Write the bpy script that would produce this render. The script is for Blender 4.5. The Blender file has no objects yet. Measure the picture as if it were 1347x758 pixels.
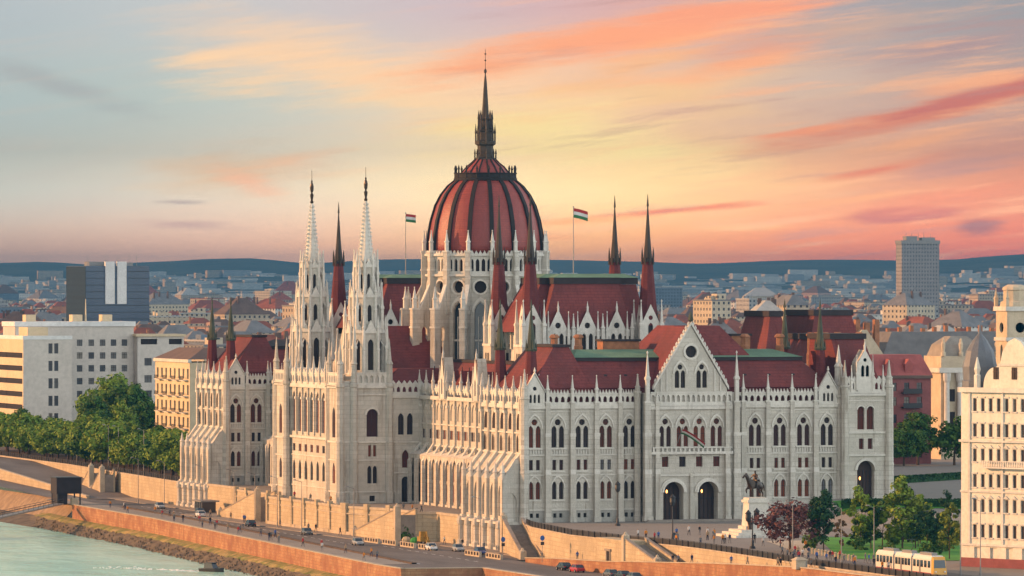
import bpy, math, random
from mathutils import Vector, Matrix
from mathutils.geometry import tessellate_polygon
sc = bpy.context.scene
col = sc.collection
R = math.radians
rnd = random.Random(7)

# ------------------------------------------------------------------ camera
TH = R(18.0)
cam = bpy.data.objects.new('camera', bpy.data.cameras.new('camera'))
col.objects.link(cam)
cam.location = (-360.742, -1102.484, 47.0)
cam.rotation_euler = (R(90) - 8.0 / 7818.0, 0, -TH)
cam.data.sensor_width = 36.0
cam.data.lens = 36.0 * 7818.0 / 1347.0
cam.data.clip_start = 5.0
cam.data.clip_end = 90000.0
sc.camera = cam

# ------------------------------------------------------------------ exposure
sc.render.engine = 'CYCLES'
sc.view_settings.view_transform = 'Standard'
sc.view_settings.look = 'None'
sc.view_settings.exposure = 0.45
sc.view_settings.gamma = 1.0
sc.view_settings.use_curve_mapping = False
cy = sc.cycles
cy.use_denoising = True
cy.max_bounces = 6
cy.diffuse_bounces = 3
cy.glossy_bounces = 3
cy.transparent_max_bounces = 8
cy.volume_bounces = 0
cy.sample_clamp_indirect = 6.0

# ------------------------------------------------------------------ sun
SUN_EL = R(15.0)
SUN_H = Vector((-0.915, 0.40, 0)).normalized()      # horizontal direction towards the sun
SUN_D = Vector((SUN_H.x * math.cos(SUN_EL), SUN_H.y * math.cos(SUN_EL), math.sin(SUN_EL)))
sl = bpy.data.lights.new('sun', 'SUN')
sl.energy = 5.0
sl.color = (1.0, 0.50, 0.22)
sl.angle = R(0.5)
so = bpy.data.objects.new('sun', sl)
col.objects.link(so)
so.rotation_euler = SUN_D.to_track_quat('Z', 'Y').to_euler()
so.location = (-400, 300, 400)

# ------------------------------------------------------------------ node helper
class NT:
    def __init__(s, tree):
        s.t = tree; s.n = tree.nodes; s.l = tree.links
    def put(s, node, i, v):
        if v is None: return
        if isinstance(v, bpy.types.NodeSocket): s.l.new(v, node.inputs[i])
        else:
            sock = node.inputs[i]
            if sock.type == 'RGBA' and len(v) == 3: v = (*v, 1)
            sock.default_value = v
    def math(s, op, a, b=None, c=None, clamp=False):
        n = s.n.new('ShaderNodeMath'); n.operation = op; n.use_clamp = clamp
        s.put(n, 0, a); s.put(n, 1, b); s.put(n, 2, c)
        return n.outputs[0]
    def vm(s, op, a, b=None):
        n = s.n.new('ShaderNodeVectorMath'); n.operation = op
        s.put(n, 0, a); s.put(n, 1, b)
        return n.outputs['Value'] if op in ('DOT_PRODUCT', 'LENGTH') else n.outputs[0]
    def mix(s, f, a, b, mode='MIX'):
        n = s.n.new('ShaderNodeMix'); n.data_type = 'RGBA'; n.blend_type = mode
        s.put(n, 0, f); s.put(n, 6, a); s.put(n, 7, b)
        return n.outputs[2]
    def noise(s, vec, scale, detail=3, rough=0.55, out=0):
        n = s.n.new('ShaderNodeTexNoise')
        if vec is not None: s.put(n, 'Vector', vec)
        n.inputs['Scale'].default_value = scale; n.inputs['Detail'].default_value = detail
        n.inputs['Roughness'].default_value = rough
        return n.outputs[out]
    def ramp(s, f, stops, interp='LINEAR'):
        n = s.n.new('ShaderNodeValToRGB'); e = n.color_ramp.elements
        n.color_ramp.interpolation = interp
        while len(e) < len(stops): e.new(0.5)
        for k, (p, c) in enumerate(stops):
            e[k].position = p; e[k].color = (*c, 1) if len(c) == 3 else c
        s.put(n, 0, f)
        return n.outputs[0]
    def maprange(s, v, a, b, c=0.0, d=1.0, smooth=True):
        n = s.n.new('ShaderNodeMapRange'); n.interpolation_type = 'SMOOTHSTEP' if smooth else 'LINEAR'
        s.put(n, 0, v)
        for i, x in zip((1, 2, 3, 4), (a, b, c, d)): n.inputs[i].default_value = x
        return n.outputs[0]
    def comb(s, x, y, z):
        n = s.n.new('ShaderNodeCombineXYZ')
        s.put(n, 0, x); s.put(n, 1, y); s.put(n, 2, z)
        return n.outputs[0]
    def sep(s, v):
        n = s.n.new('ShaderNodeSeparateXYZ'); s.put(n, 0, v)
        return n.outputs

def lin(r, g, b):
    f = lambda c: ((c / 255 + 0.055) / 1.055) ** 2.4 if c > 10 else c / 255 / 12.92
    return (f(r), f(g), f(b))

# ------------------------------------------------------------------ sky (world): Nishita daylight plus an added fill above, a sunset band with streaky clouds in the north-east
w = bpy.data.worlds.new('World'); sc.world = w; w.use_nodes = True
g = NT(w.node_tree); g.n.clear()
sky = g.n.new('ShaderNodeTexSky'); sky.sky_type = 'NISHITA'; sky.sun_disc = False
sky.sun_elevation = SUN_EL
sky.sun_rotation = math.atan2(SUN_H.x, SUN_H.y)
tc = g.n.new('ShaderNodeTexCoord').outputs['Generated']
FW = (math.sin(TH), math.cos(TH), 0.0); RT = (math.cos(TH), -math.sin(TH), 0.0)
fwd = g.vm('DOT_PRODUCT', tc, FW)
fs = g.math('MAXIMUM', fwd, 0.02)
az = g.math('DIVIDE', g.vm('DOT_PRODUCT', tc, RT), fs)      # bearing east of north-north-east
el = g.math('DIVIDE', g.sep(tc)[2], fs)                     # height above the horizon
U = g.math('MULTIPLY', az, 11.6); V = g.math('MULTIPLY', el, 21.08)   # bearing -1..1, height 0..1 over the first 2.7 degrees
def skyrow(stops): return g.ramp(g.maprange(U, -1.25, 1.25, 0, 1, False), stops, 'B_SPLINE')
P_ = lambda x: (x / 673.5 - 1 + 1.25) / 2.5
row0 = skyrow([(P_(0), lin(196, 150, 120)), (P_(200), lin(220, 164, 130)), (P_(420), lin(240, 174, 134)), (P_(640), lin(255, 180, 104)),
               (P_(850), lin(255, 158, 88)), (P_(1050), lin(250, 136, 84)), (P_(1347), lin(232, 108, 74))])
row1 = skyrow([(P_(0), lin(186, 184, 170)), (P_(200), lin(208, 196, 176)), (P_(420), lin(230, 208, 178)), (P_(640), lin(254, 224, 168)),
               (P_(850), lin(255, 216, 146)), (P_(1050), lin(244, 176, 128)), (P_(1347), lin(222, 138, 108))])
row2 = skyrow([(P_(0), lin(178, 188, 184)), (P_(200), lin(184, 194, 186)), (P_(420), lin(208, 206, 192)), (P_(640), lin(250, 214, 172)),
               (P_(850), lin(246, 196, 152)), (P_(1050), lin(214, 182, 162)), (P_(1347), lin(188, 152, 140))])
row3 = skyrow([(P_(0), lin(176, 184, 186)), (P_(200), lin(190, 194, 192)), (P_(420), lin(206, 194, 190)), (P_(640), lin(202, 180, 184)),
               (P_(850), lin(226, 168, 156)), (P_(1050), lin(172, 164, 164)), (P_(1347), lin(152, 150, 152))])
band = g.mix(g.maprange(V, 0.06, 0.36), row0, row1)
band = g.mix(g.maprange(V, 0.34, 0.66), band, row2)
band = g.mix(g.maprange(V, 0.62, 1.0), band, row3)
BASE_SKY = None
uv = g.comb(U, V, 0.0)
warp = g.noise(g.comb(g.math('MULTIPLY', U, 2.2), g.math('MULTIPLY', V, 5.0), 3.0), 1.0, 4, 0.6)
wis = g.noise(g.comb(g.math('ADD', g.math('MULTIPLY', U, 3.0), g.math('MULTIPLY', V, -3.5)), g.math('ADD', g.math('MULTIPLY', V, 15.0), g.math('MULTIPLY', U, -2.5)), 1.7), 1.0, 5, 0.62)
def cloud(base, x, y, rx, ry, ang, colr, amt, soft=0.55, wob=0.9):
    """one cloud: centre, half length, half height (all in the same small bearing units), tilt, colour"""
    u0 = x / 673.5 - 1; v0 = (371 - y) / 371.0
    du = g.math('SUBTRACT', U, u0); dv = g.math('MULTIPLY', g.math('SUBTRACT', V, v0), 0.551)
    ca, sa = math.cos(ang), math.sin(ang)
    a = g.math('ADD', g.math('MULTIPLY', du, ca), g.math('MULTIPLY', dv, sa))
    b = g.math('SUBTRACT', g.math('MULTIPLY', dv, ca), g.math('MULTIPLY', du, sa))
    a = g.math('DIVIDE', a, rx / 673.5); b = g.math('DIVIDE', b, ry / 673.5)
    d = g.math('SQRT', g.math('ADD', g.math('MULTIPLY', a, a), g.math('MULTIPLY', b, b)))
    n = g.math('ADD', g.math('MULTIPLY', g.math('SUBTRACT', wis, 0.5), 2.2 * wob), g.math('MULTIPLY', g.math('SUBTRACT', warp, 0.5), 1.6 * wob))
    d = g.math('ADD', d, n)
    m = g.math('MULTIPLY', g.maprange(d, 1.05, 1.0 - soft * 1.15, 0, 1), amt)
    return g.mix(m, base, colr)
A = lambda dg: R(dg)
CL = [(430, 78, 300, 62, A(-13), (242, 206, 188), .95, 1.0), (540, 130, 300, 50, A(-6), (248, 214, 182), .85, 1.1), (900, 120, 330, 46, A(6), (249, 200, 160), .7, 1.2), (1120, 40, 220, 40, A(4), (214, 170, 158), .6, 1.1), (640, 96, 300, 56, A(2), (249, 200, 178), .8, 1.1), (560, 120, 340, 60, A(-6), (250, 212, 172), .7, 1.1), (720, 62, 290, 36, A(13), (246, 170, 142), .9, 1.0), (880, 40, 250, 36, A(8), (247, 166, 140), .95, .9), (960, 14, 170, 22, A(6), (242, 160, 140), .8, .9), (1000, 78, 150, 20, A(12), (246, 172, 142), .8, .9),
      (820, 92, 180, 26, A(16), (247, 184, 142), .7, 1.1), (1010, 62, 130, 20, A(8), (232, 158, 140), .6, .9), (800, 190, 330, 44, A(-8), (255, 226, 162), .75, 1.1), (310, 226, 160, 40, A(4), (212, 180, 162), .75, 1.0), (325, 238, 70, 20, A(-20), (236, 176, 156), .6, 1.0), (380, 212, 90, 14, A(10), (236, 186, 164), .6, 1.0),
      (235, 266, 46, 5, A(0), (176, 158, 150), .7, .7), (240, 295, 90, 9, A(-3), (190, 156, 144), .7, .9), (70, 110, 150, 22, A(-18), (166, 170, 172), .6, .9), (1200, 150, 300, 22, A(13), (218, 138, 122), .9, .8), (1280, 128, 190, 12, A(14), (200, 118, 108), .8, .7),
      (1060, 172, 110, 9, A(9), (238, 154, 128), .8, .7), (1290, 106, 170, 12, A(14), (238, 170, 146), .8, .8), (1240, 62, 190, 30, A(8), (172, 146, 148), .7, .9), (1060, 108, 170, 30, A(10), (200, 182, 174), .6, 1.0), (1230, 180, 200, 14, A(12), (240, 172, 142), .7, .9),
      (880, 277, 140, 7, A(5), (230, 132, 106), .9, .7), (770, 290, 120, 8, A(4), (246, 166, 118), .8, .9), (1160, 222, 120, 10, A(11), (222, 132, 114), .8, .8), (1280, 212, 170, 24, A(12), (196, 146, 134), .7, .9),
      (1195, 281, 80, 11, A(4), (196, 116, 106), .9, .7), (1285, 298, 40, 13, A(2), (172, 110, 104), .9, .7), (1270, 256, 150, 20, A(8), (232, 142, 120), .7, .9), (960, 300, 120, 8, A(0), (255, 194, 128), .7, 1.0), (1000, 250, 160, 12, A(6), (246, 190, 150), .6, 1.0),
      (700, 160, 230, 46, A(4), (255, 226, 160), .7, 1.2), (640, 250, 260, 40, A(0), (255, 220, 168), .5, 1.2), (700, 312, 130, 8, A(1), (244, 166, 120), .7, .9), (520, 322, 160, 8, A(0), (238, 178, 146), .5, 1.0), (900, 130, 240, 20, A(-10), (236, 196, 164), .5, 1.1), (1120, 262, 120, 6, A(7), (240, 168, 132), .7, .9)]
for x, y, rx, ry, an, c3, am, sf in CL:
    band = cloud(band, x, y, rx, ry, an, lin(min(255, c3[0] * 1.02), c3[1], c3[2] * (.88 if 205 < c3[0] < 250 else .97)), min(1.0, am * 1.15), sf)
# thin warm and grey streaks over the whole band, strongest towards the east
st1 = g.noise(g.comb(g.math('ADD', g.math('MULTIPLY', U, 1.6), g.math('MULTIPLY', V, -1.4)), g.math('ADD', g.math('MULTIPLY', V, 9.0), g.math('MULTIPLY', U, -1.9)), 8.2), 1.9, 9, 0.66)
east = g.maprange(U, -0.5, 0.5, 0.12, 1.0)
band = g.mix(g.math('MULTIPLY', g.maprange(st1, 0.5, 0.72), g.math('MULTIPLY', east, 0.62)), band, lin(255, 184, 136))
band = g.mix(g.math('MULTIPLY', g.maprange(st1, 0.47, 0.3), g.math('MULTIPLY', east, 0.42)), band, lin(186, 142, 134))
high = g.mix(g.maprange(el, 0.05, 0.5), (0.56, 0.70, 0.60), (0.62, 0.68, 0.68))          # thin high veil above the sunset band
near = g.mix(g.maprange(el, 0.05, 0.085), band, high)
nis = g.n.new('ShaderNodeVectorMath'); nis.operation = 'SCALE'; g.l.new(sky.outputs[0], nis.inputs[0]); nis.inputs['Scale'].default_value = 0.05
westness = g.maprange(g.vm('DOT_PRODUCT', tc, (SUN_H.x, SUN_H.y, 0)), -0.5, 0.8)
sky_fill = g.mix(westness, g.mix(g.maprange(g.sep(tc)[2], 0.05, 0.75), (2.02, 2.10, 2.04), (0.42, 0.44, 0.46)), (0.30, 0.18, 0.11))  # added fill: bright low south brightens shaded walls, west kept dim and warm
rest = g.mix(1.0, nis.outputs[0], sky_fill, 'ADD')
infront = g.math('MULTIPLY', g.maprange(fwd, 0.55, 0.8), g.maprange(el, 0.7, 0.35))
dim = g.n.new('ShaderNodeVectorMath'); dim.operation = 'SCALE'; g.l.new(near, dim.inputs[0]); g.l.new(g.math('MULTIPLY', g.maprange(el, 0.003, 0.022, 2.1, 1.0, False), 0.88), dim.inputs['Scale'])
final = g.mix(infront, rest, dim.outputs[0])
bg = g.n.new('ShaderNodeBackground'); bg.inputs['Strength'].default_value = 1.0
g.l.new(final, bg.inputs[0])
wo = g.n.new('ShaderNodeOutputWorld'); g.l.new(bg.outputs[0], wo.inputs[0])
w.cycles.sampling_method = 'MANUAL'; w.cycles.sample_map_resolution = 512

# ------------------------------------------------------------------ materials
M = {}
def mat(name, base, rough=0.8, var=0.0, vscale=0.15, base2=None, metal=0.0, stain=None, brick=None, bump=0.0, spec=0.3, randobj=None, emit=None, stretch=None):
    m = bpy.data.materials.new(name); m.use_nodes = True
    t = NT(m.node_tree); bs = t.n['Principled BSDF']
    bs.inputs['Roughness'].default_value = rough
    bs.inputs['Metallic'].default_value = metal
    bs.inputs['Specular IOR Level'].default_value = spec
    c = (*base, 1)
    pos = t.n.new('ShaderNodeNewGeometry').outputs['Position']
    if randobj:
        oi = t.n.new('ShaderNodeObjectInfo').outputs['Random']
        c = t.ramp(oi, randobj, 'CONSTANT')
    if brick:
        sx, sz, c2, mort = brick
        px = t.sep(pos)
        b = t.n.new('ShaderNodeTexBrick')
        t.l.new(t.comb(t.math('ADD', px[0], px[1]), px[2], 0.0), b.inputs['Vector'])
        b.inputs['Scale'].default_value = 1.0
        b.inputs['Brick Width'].default_value = sx; b.inputs['Row Height'].default_value = sz
        b.inputs['Mortar Size'].default_value = 0.03 * sz * 2
        t.put(b, 'Color1', c); t.put(b, 'Color2', (*c2, 1)); t.put(b, 'Mortar', (*mort, 1))
        c = b.outputs[0]
    if var:
        v = pos
        if stretch: v = t.vm('MULTIPLY', pos, stretch)
        f = t.noise(v, vscale, 6, 0.6)
        f = t.maprange(f, 0.3, 0.7)
        b2 = base2 or tuple(x * (1 - var) for x in base)
        c = t.mix(t.math('MULTIPLY', f, 1.0 if base2 else 0.9), c, (*b2, 1))
        # fine grain
        f2 = t.noise(pos, vscale * 9, 3, 0.6)
        c = t.mix(t.maprange(f2, 0.35, 0.75, 0, 0.35), c, (*[x * 0.55 for x in base], 1))
    if stain:
        f = t.noise(t.vm('MULTIPLY', pos, (0.9, 0.9, 0.07)), 1.0, 4, 0.65)
        c = t.mix(t.maprange(f, 0.52, 0.75, 0, stain), c, (base[0] * .45, base[1] * .42, base[2] * .38, 1))
    t.put(bs, 'Base Color', c)
    if bump:
        bn = t.n.new('ShaderNodeBump'); bn.inputs['Strength'].default_value = bump; bn.inputs['Distance'].default_value = 0.3
        t.l.new(t.noise(pos, 2.5, 4, 0.6), bn.inputs['Height']); t.l.new(bn.outputs[0], bs.inputs['Normal'])
    if emit:
        t.put(bs, 'Emission Color', (*emit[0], 1)); bs.inputs['Emission Strength'].default_value = emit[1]
    M[name] = m
    return m
mat('limestone', (.60, .57, .505), .85, .28, .10, base2=(.46, .43, .37), brick=(2.6, .95, (.49, .455, .39), (.40, .37, .315)), stain=1.0, bump=.45, spec=.15)
mat('limestone_trim', (.65, .62, .555), .85, .2, .2, stain=.5, spec=.15)
mat('roof_tile', (.215, .054, .048), .65, .4, .14, base2=(.115, .040, .038), brick=(1.5, .6, (.19, .05, .048), (.11, .032, .034)), stain=.7, bump=.3, spec=.1)
mat('dome_tile', (.30, .064, .05), .42, .3, .2, base2=(.23, .052, .046), brick=(1.2, .5, (.25, .055, .046), (.15, .04, .038)), stain=.4, bump=.3, spec=.28)
mat('spire_tile', (.15, .04, .04), .75, .35, .4, brick=(.8, .4, (.12, .036, .037), (.08, .03, .03)), stain=.5, spec=.08)
mat('limestone_base', (.40, .385, .345), .85, .3, .2, stain=.7, spec=.15)
mat('roof_dark', (.04, .03, .03), .8, .3, .3)
mat('copper', (.14, .25, .16), .85, .4, .2)
mat('spire_metal', (.055, .042, .032), .7, .4, .5)
mat('spire_green', (.07, .08, .05), .75, .5, .4)
mat('dome_rib', (.022, .018, .017), .8, .3, .5)
mat('bronze', (.06, .04, .028), .4, .4, 1.0, metal=.5)
mat('window', (.10, .03, .02), .5, spec=.12, randobj=[(0, (.10, .028, .018)), (.3, (.05, .02, .018)), (.5, (.15, .04, .02)), (.68, (.03, .02, .02)), (.82, (.2, .055, .025)), (.93, (.16, .16, .165))])  # palest grey tone paints a sky reflection into some panes
mat('window_dark', (.028, .02, .018), .5, spec=.12)
mat('door_wood', (.05, .025, .018), .6, .3, 1.0)
mat('glass', (.02, .03, .04), .12, spec=.6)
mat('chimney_brick', (.36, .16, .08), .8, .4, .8)
mat('wall_yellow', (.56, .46, .31), .85, .35, .25, brick=(2.2, .8, (.47, .38, .25), (.32, .25, .16)), stain=.55, bump=.3)
mat('wall_orange', (.46, .27, .14), .85, .6, .22, base2=(.24, .10, .055), brick=(1.8, .6, (.38, .18, .085), (.22, .12, .07)), stain=.8, bump=.5)
mat('wall_cap', (.50, .42, .31), .8, .3, .5)
mat('asphalt', (.17, .155, .145), .85, .5, .12, stretch=(1, .25, 1), stain=.4)
mat('paving', (.30, .27, .235), .85, .25, .1, brick=(2.0, 2.0, (.27, .245, .215), (.2, .18, .16)))
mat('stone_steps', (.30, .26, .22), .85, .3, .5)
mat('cobbles', (.36, .25, .15), .9, .45, .4, bump=.6)
mat('bank', (.10, .08, .06), .95, .5, .3, base2=(.20, .155, .10), bump=1.0)
mat('bank_grass', (.12, .15, .03), .95, .5, .35, base2=(.40, .28, .12))
mat('grass', (.08, .30, .02), .95, .3, .15, base2=(.05, .17, .015))
mat('hedge_leaf', (.02, .07, .012), .9, .5, .6)
mat('soil', (.12, .085, .06), .95, .4, .3)
mat('city_ground', (.13, .125, .11), .95, .5, .02, base2=(.07, .09, .05))
mat('bark', (.10, .065, .04), .9, .4, 2.0)
mat('metal_dark', (.03, .03, .032), .5)
mat('metal_grey', (.22, .21, .20), .5, metal=.3)
mat('white_paint', (.78, .77, .74), .6, .1, .5)
mat('red', (.36, .035, .035), .8); mat('green', (.04, .15, .06), .8); mat('white', (.58, .57, .55), .8)

# ------------------------------------------------------------------ mesh builder
class MB:
    def __init__(s): s.v = []; s.f = []; s.m = []
    def face(s, pts, m=0):
        b = len(s.v); s.v.extend([tuple(p) for p in pts]); s.f.append(tuple(range(b, b + len(pts)))); s.m.append(m)
    def idx(s, verts, faces, m=0):
        b = len(s.v); s.v.extend([tuple(p) for p in verts])
        for f in faces: s.f.append(tuple(b + i for i in f)); s.m.append(m)
    def hexa(s, b, t, m=0):      # 4 bottom points (counter-clockwise from above) and 4 top points
        n = len(b)
        fs = [tuple(reversed(range(n))), tuple(range(n, 2 * n))] + [(i, (i + 1) % n, n + (i + 1) % n, n + i) for i in range(n)]
        s.idx(list(b) + list(t), fs, m)
    def box(s, x0, y0, z0, x1, y1, z1, m=0):
        if x0 > x1: x0, x1 = x1, x0
        if y0 > y1: y0, y1 = y1, y0
        q = [(x0, y0), (x1, y0), (x1, y1), (x0, y1)]
        s.hexa([(*p, z0) for p in q], [(*p, z1) for p in q], m)
    def frus(s, x0, y0, x1, y1, z0, a0, b0, a1, b1, z1, m=0, mt=None):   # rectangle at z0 to rectangle at z1
        b = [(x0, y0, z0), (x1, y0, z0), (x1, y1, z0), (x0, y1, z0)]; t = [(a0, b0, z1), (a1, b0, z1), (a1, b1, z1), (a0, b1, z1)]
        s.hexa(b, t, m)
        if mt is not None: s.m[-5] = mt
    def prism(s, poly, z0, z1, m=0):
        s.hexa([(*p, z0) for p in poly], [(*p, z1) for p in poly], m)
    def lathe(s, c, prof, n=8, rot=0.0, m=0, cap=True, mats=None, sx=1.0, sy=1.0):
        rings = []
        vs = []
        for r, z in prof:
            for k in range(n):
                a = rot + 2 * math.pi * k / n
                vs.append((c[0] + r * sx * math.cos(a), c[1] + r * sy * math.sin(a), z + (c[2] if len(c) > 2 else 0)))
        b = len(s.v); s.v.extend(vs)
        for i in range(len(prof) - 1):
            for k in range(n):
                k2 = (k + 1) % n
                s.f.append((b + i * n + k, b + i * n + k2, b + (i + 1) * n + k2, b + (i + 1) * n + k)); s.m.append(mats[i] if mats else m)
        if cap:
            s.f.append(tuple(b + k for k in reversed(range(n)))); s.m.append(m)
            s.f.append(tuple(b + (len(prof) - 1) * n + k for k in range(n))); s.m.append(mats[-1] if mats else m)
    def tube(s, p, q, r0, r1=None, n=6, m=0):
        r1 = r0 if r1 is None else r1
        p = Vector(p); q = Vector(q); d = (q - p).normalized()
        a = d.orthogonal().normalized(); b2 = d.cross(a)
        vs = []
        for c, r in ((p, r0), (q, r1)):
            for k in range(n):
                t = 2 * math.pi * k / n
                vs.append(c + a * (r * math.cos(t)) + b2 * (r * math.sin(t)))
        fs = [(k, (k + 1) % n, n + (k + 1) % n, n + k) for k in range(n)] + [tuple(reversed(range(n))), tuple(range(n, 2 * n))]
        s.idx(vs, fs, m)
    def pyr(s, x, y, z0, r, z1, m=0, n=4):   # needle
        s.lathe((x, y), [(r, z0), (0.02, z1)], n, math.pi / 4, m, True)
    def mesh(s, name, mats, smooth=False):
        me = bpy.data.meshes.new(name)
        me.from_pydata(s.v, [], s.f)
        for mm in mats: me.materials.append(M[mm] if isinstance(mm, str) else mm)
        me.polygons.foreach_set('material_index', s.m)
        if smooth: me.polygons.foreach_set('use_smooth', [True] * len(s.f))
        me.update()
        return me

def tag(o, label=None, cat=None, group=None, kind=None):
    if label: o['label'] = label
    if cat: o['category'] = cat
    if group: o['group'] = group
    if kind: o['kind'] = kind
    return o
def link(name, me, parent=None, mw=None):
    o = bpy.data.objects.new(name, me); col.objects.link(o)
    if mw is not None: o.matrix_basis = mw
    if parent is not None:
        o.parent = parent
        p = parent; mt = Matrix()
        while p is not None:
            mt = (p.matrix_parent_inverse @ p.matrix_basis) @ mt
            p = p.parent
        o.matrix_parent_inverse = mt.inverted()
    return o
def part(name, mb, mats, parent=None, smooth=False):
    if isinstance(mats, str): mats = [mats]
    return link(name, mb.mesh(name, mats, smooth), parent)
def thing(name, loc, label, cat, group=None):
    o = bpy.data.objects.new(name, None); o.location = loc; o.empty_display_size = 0.5
    col.objects.link(o)
    o.matrix_basis = Matrix.Translation(loc)
    return tag(o, label, cat, group)
KIDS = {}
def copy_tree(o, parent=None):
    c = o.copy(); col.objects.link(c)
    if parent is not None: c.parent = parent
    for ch in o.children: copy_tree(ch, c)
    return c
def struct(name, mb, mats, smooth=False): return tag(part(name, mb, mats, None, smooth), kind='structure')

# ------------------------------------------------------------------ facade helpers
class FR:
    """frame of a facade: origin, direction along it (left to right seen from outside), outward direction"""
    def __init__(s, o, u):
        s.o = Vector(o); s.u = Vector((u[0], u[1], 0)).normalized(); s.w = Vector((s.u.y, -s.u.x, 0))
    def p(s, u, z, d=0.0):
        q = s.o + s.u * u + s.w * d
        return (q.x, q.y, s.o.z + z)
    def mw(s, u, z, d=0.0):
        q = s.p(u, z, d); m = Matrix.Identity(4)
        for i in range(3):
            m[i][0] = s.u[i]; m[i][1] = -s.w[i]; m[i][3] = q[i]
        return m
def rect(u, z, w_, h): return [(u - w_ / 2, z), (u + w_ / 2, z), (u + w_ / 2, z + h), (u - w_ / 2, z + h)]
def lancet(u, z, w_, h, n=4):
    s = h - 0.87 * w_; pts = [(u - w_ / 2, z), (u + w_ / 2, z)]
    for k in range(n + 1):
        a = R(60) * k / n; pts.append((u - w_ / 2 + w_ * math.cos(a), z + s + w_ * math.sin(a)))
    for k in range(n - 1, -1, -1):
        a = R(60) * k / n; pts.append((u + w_ / 2 - w_ * math.cos(a), z + s + w_ * math.sin(a)))
    return pts
def roundarch(u, z, w_, h, n=8):
    r = w_ / 2; s = h - r; pts = [(u - r, z), (u + r, z)]
    for k in range(n + 1):
        a = math.pi * k / n; pts.append((u + r * math.cos(a), z + s + r * math.sin(a)))
    return pts
def circle(u, z, r, n=12): return [(u + r * math.cos(2 * math.pi * k / n), z + r * math.sin(2 * math.pi * k / n)) for k in range(n)]
def panel(mb, fr, outer, holes, depth=0.35, m=0, d=0.0, back=None):
    """a wall face with real recessed openings; outer is a polygon or (u0,z0,u1,z1)"""
    if len(outer) == 4 and not hasattr(outer[0], '__len__'):
        u0, z0, u1, z1 = outer; outer = [(u0, z0), (u1, z0), (u1, z1), (u0, z1)]
    loops = [[Vector((a, b, 0)) for a, b in outer]] + [[Vector((a, b, 0)) for a, b in reversed(h)] for h in holes]
    flat = [p for l in loops for p in l]
    if holes:
        tris = tessellate_polygon(loops)
    else: tris = [tuple(range(len(flat)))]
    vs = [fr.p(p.x, p.y, d) for p in flat]
    fs = []
    for t in tris:
        if len(t) == 3:
            a, b, c = (flat[i] for i in t)
            ar = (b - a).cross(c - a).z
            if abs(ar) < 1e-7: continue
            if ar < 0: t = (t[0], t[2], t[1])
        fs.append(tuple(t))
    mb.idx(vs, fs, m)
    for h in holes:
        n = len(h)
        for k in range(n):
            a, b = h[k], h[(k + 1) % n]
            mb.face([fr.p(*a, d), fr.p(*a, d - depth), fr.p(*b, d - depth), fr.p(*b, d)], m)
        if back is not None: mb.face([fr.p(*a, d - depth) for a in h], back)
def slab(mb, fr, u0, u1, z0, z1, d0, d1, m=0):
    a = [fr.p(u0, z0, d1), fr.p(u1, z0, d1), fr.p(u1, z0, d0), fr.p(u0, z0, d0)]
    b = [fr.p(u0, z1, d1), fr.p(u1, z1, d1), fr.p(u1, z1, d0), fr.p(u0, z1, d0)]
    mb.hexa(a, b, m)
def extr(mb, fr, poly, d0, d1, m=0):   # extrude a facade polygon from depth d0 (inner) out to d1
    n = len(poly)
    mb.face([fr.p(*p, d1) for p in poly], m)
    mb.face([fr.p(*p, d0) for p in reversed(poly)], m)
    for k in range(n):
        a, b = poly[k], poly[(k + 1) % n]
        mb.face([fr.p(*a, d0), fr.p(*b, d0), fr.p(*b, d1), fr.p(*a, d1)], m)
def ring(mb, fr, inner, outer, d0, d1, m=0):   # moulding between two like-numbered open outlines
    for k in range(len(inner) - 1):
        extr(mb, fr, [inner[k], inner[k + 1], outer[k + 1], outer[k]][::-1], d0, d1, m)
WCACHE = {}
def window(fr, polys, u, depth, parent, key, matn='window', name='window', bars=True, zc=0.0, frame='door_wood', d=0.0):
    """one window: panes and glazing bars in its own mesh; polys are outlines relative to (u, zc)"""
    if key not in WCACHE:
        mb = MB(); f0 = FR((0, 0, 0), (1, 0))
        for pl in polys:
            mb.face([f0.p(a, b, 0.02) for a, b in pl], 0)
            us = [p[0] for p in pl]; zs = [p[1] for p in pl]
            if bars and max(us) - min(us) > 0.7:
                c = (max(us) + min(us)) / 2
                slab(mb, f0, c - .05, c + .05, min(zs), max(zs) - .12, .03, .09, 1)
                zz = min(zs) + (max(zs) - min(zs)) * .62
                slab(mb, f0, min(us), max(us), zz - .05, zz + .05, .03, .10, 1)
        WCACHE[key] = mb.mesh(name, [matn, frame])
    return link(name, WCACHE[key], parent, fr.mw(u, zc, d - depth))
def rel(polys, u, z=0.0): return [[(a - u, b - z) for a, b in p] for p in polys]
# ================================================================== the parliament building
HP = thing('parliament_building', (33.0, 110.0, 0.0), 'huge pale stone parliament with a red ribbed dome and many spires', 'parliament')
def PP(name, mb, mats, parent=None, smooth=False): return part(name, mb, mats, parent or HP, smooth)
ST = ['limestone', 'limestone_trim', 'window_dark', 'roof_tile', 'roof_dark', 'copper', 'chimney_brick', 'spire_metal', 'spire_green', 'dome_rib', 'bronze', 'door_wood', 'glass', 'dome_tile', 'spire_tile', 'limestone_base']
LS, TR, DK, RT_, RD, CU, CB, SM, SG, RB, BZ, DW, GL, DT, SR, LB = range(16)

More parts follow.
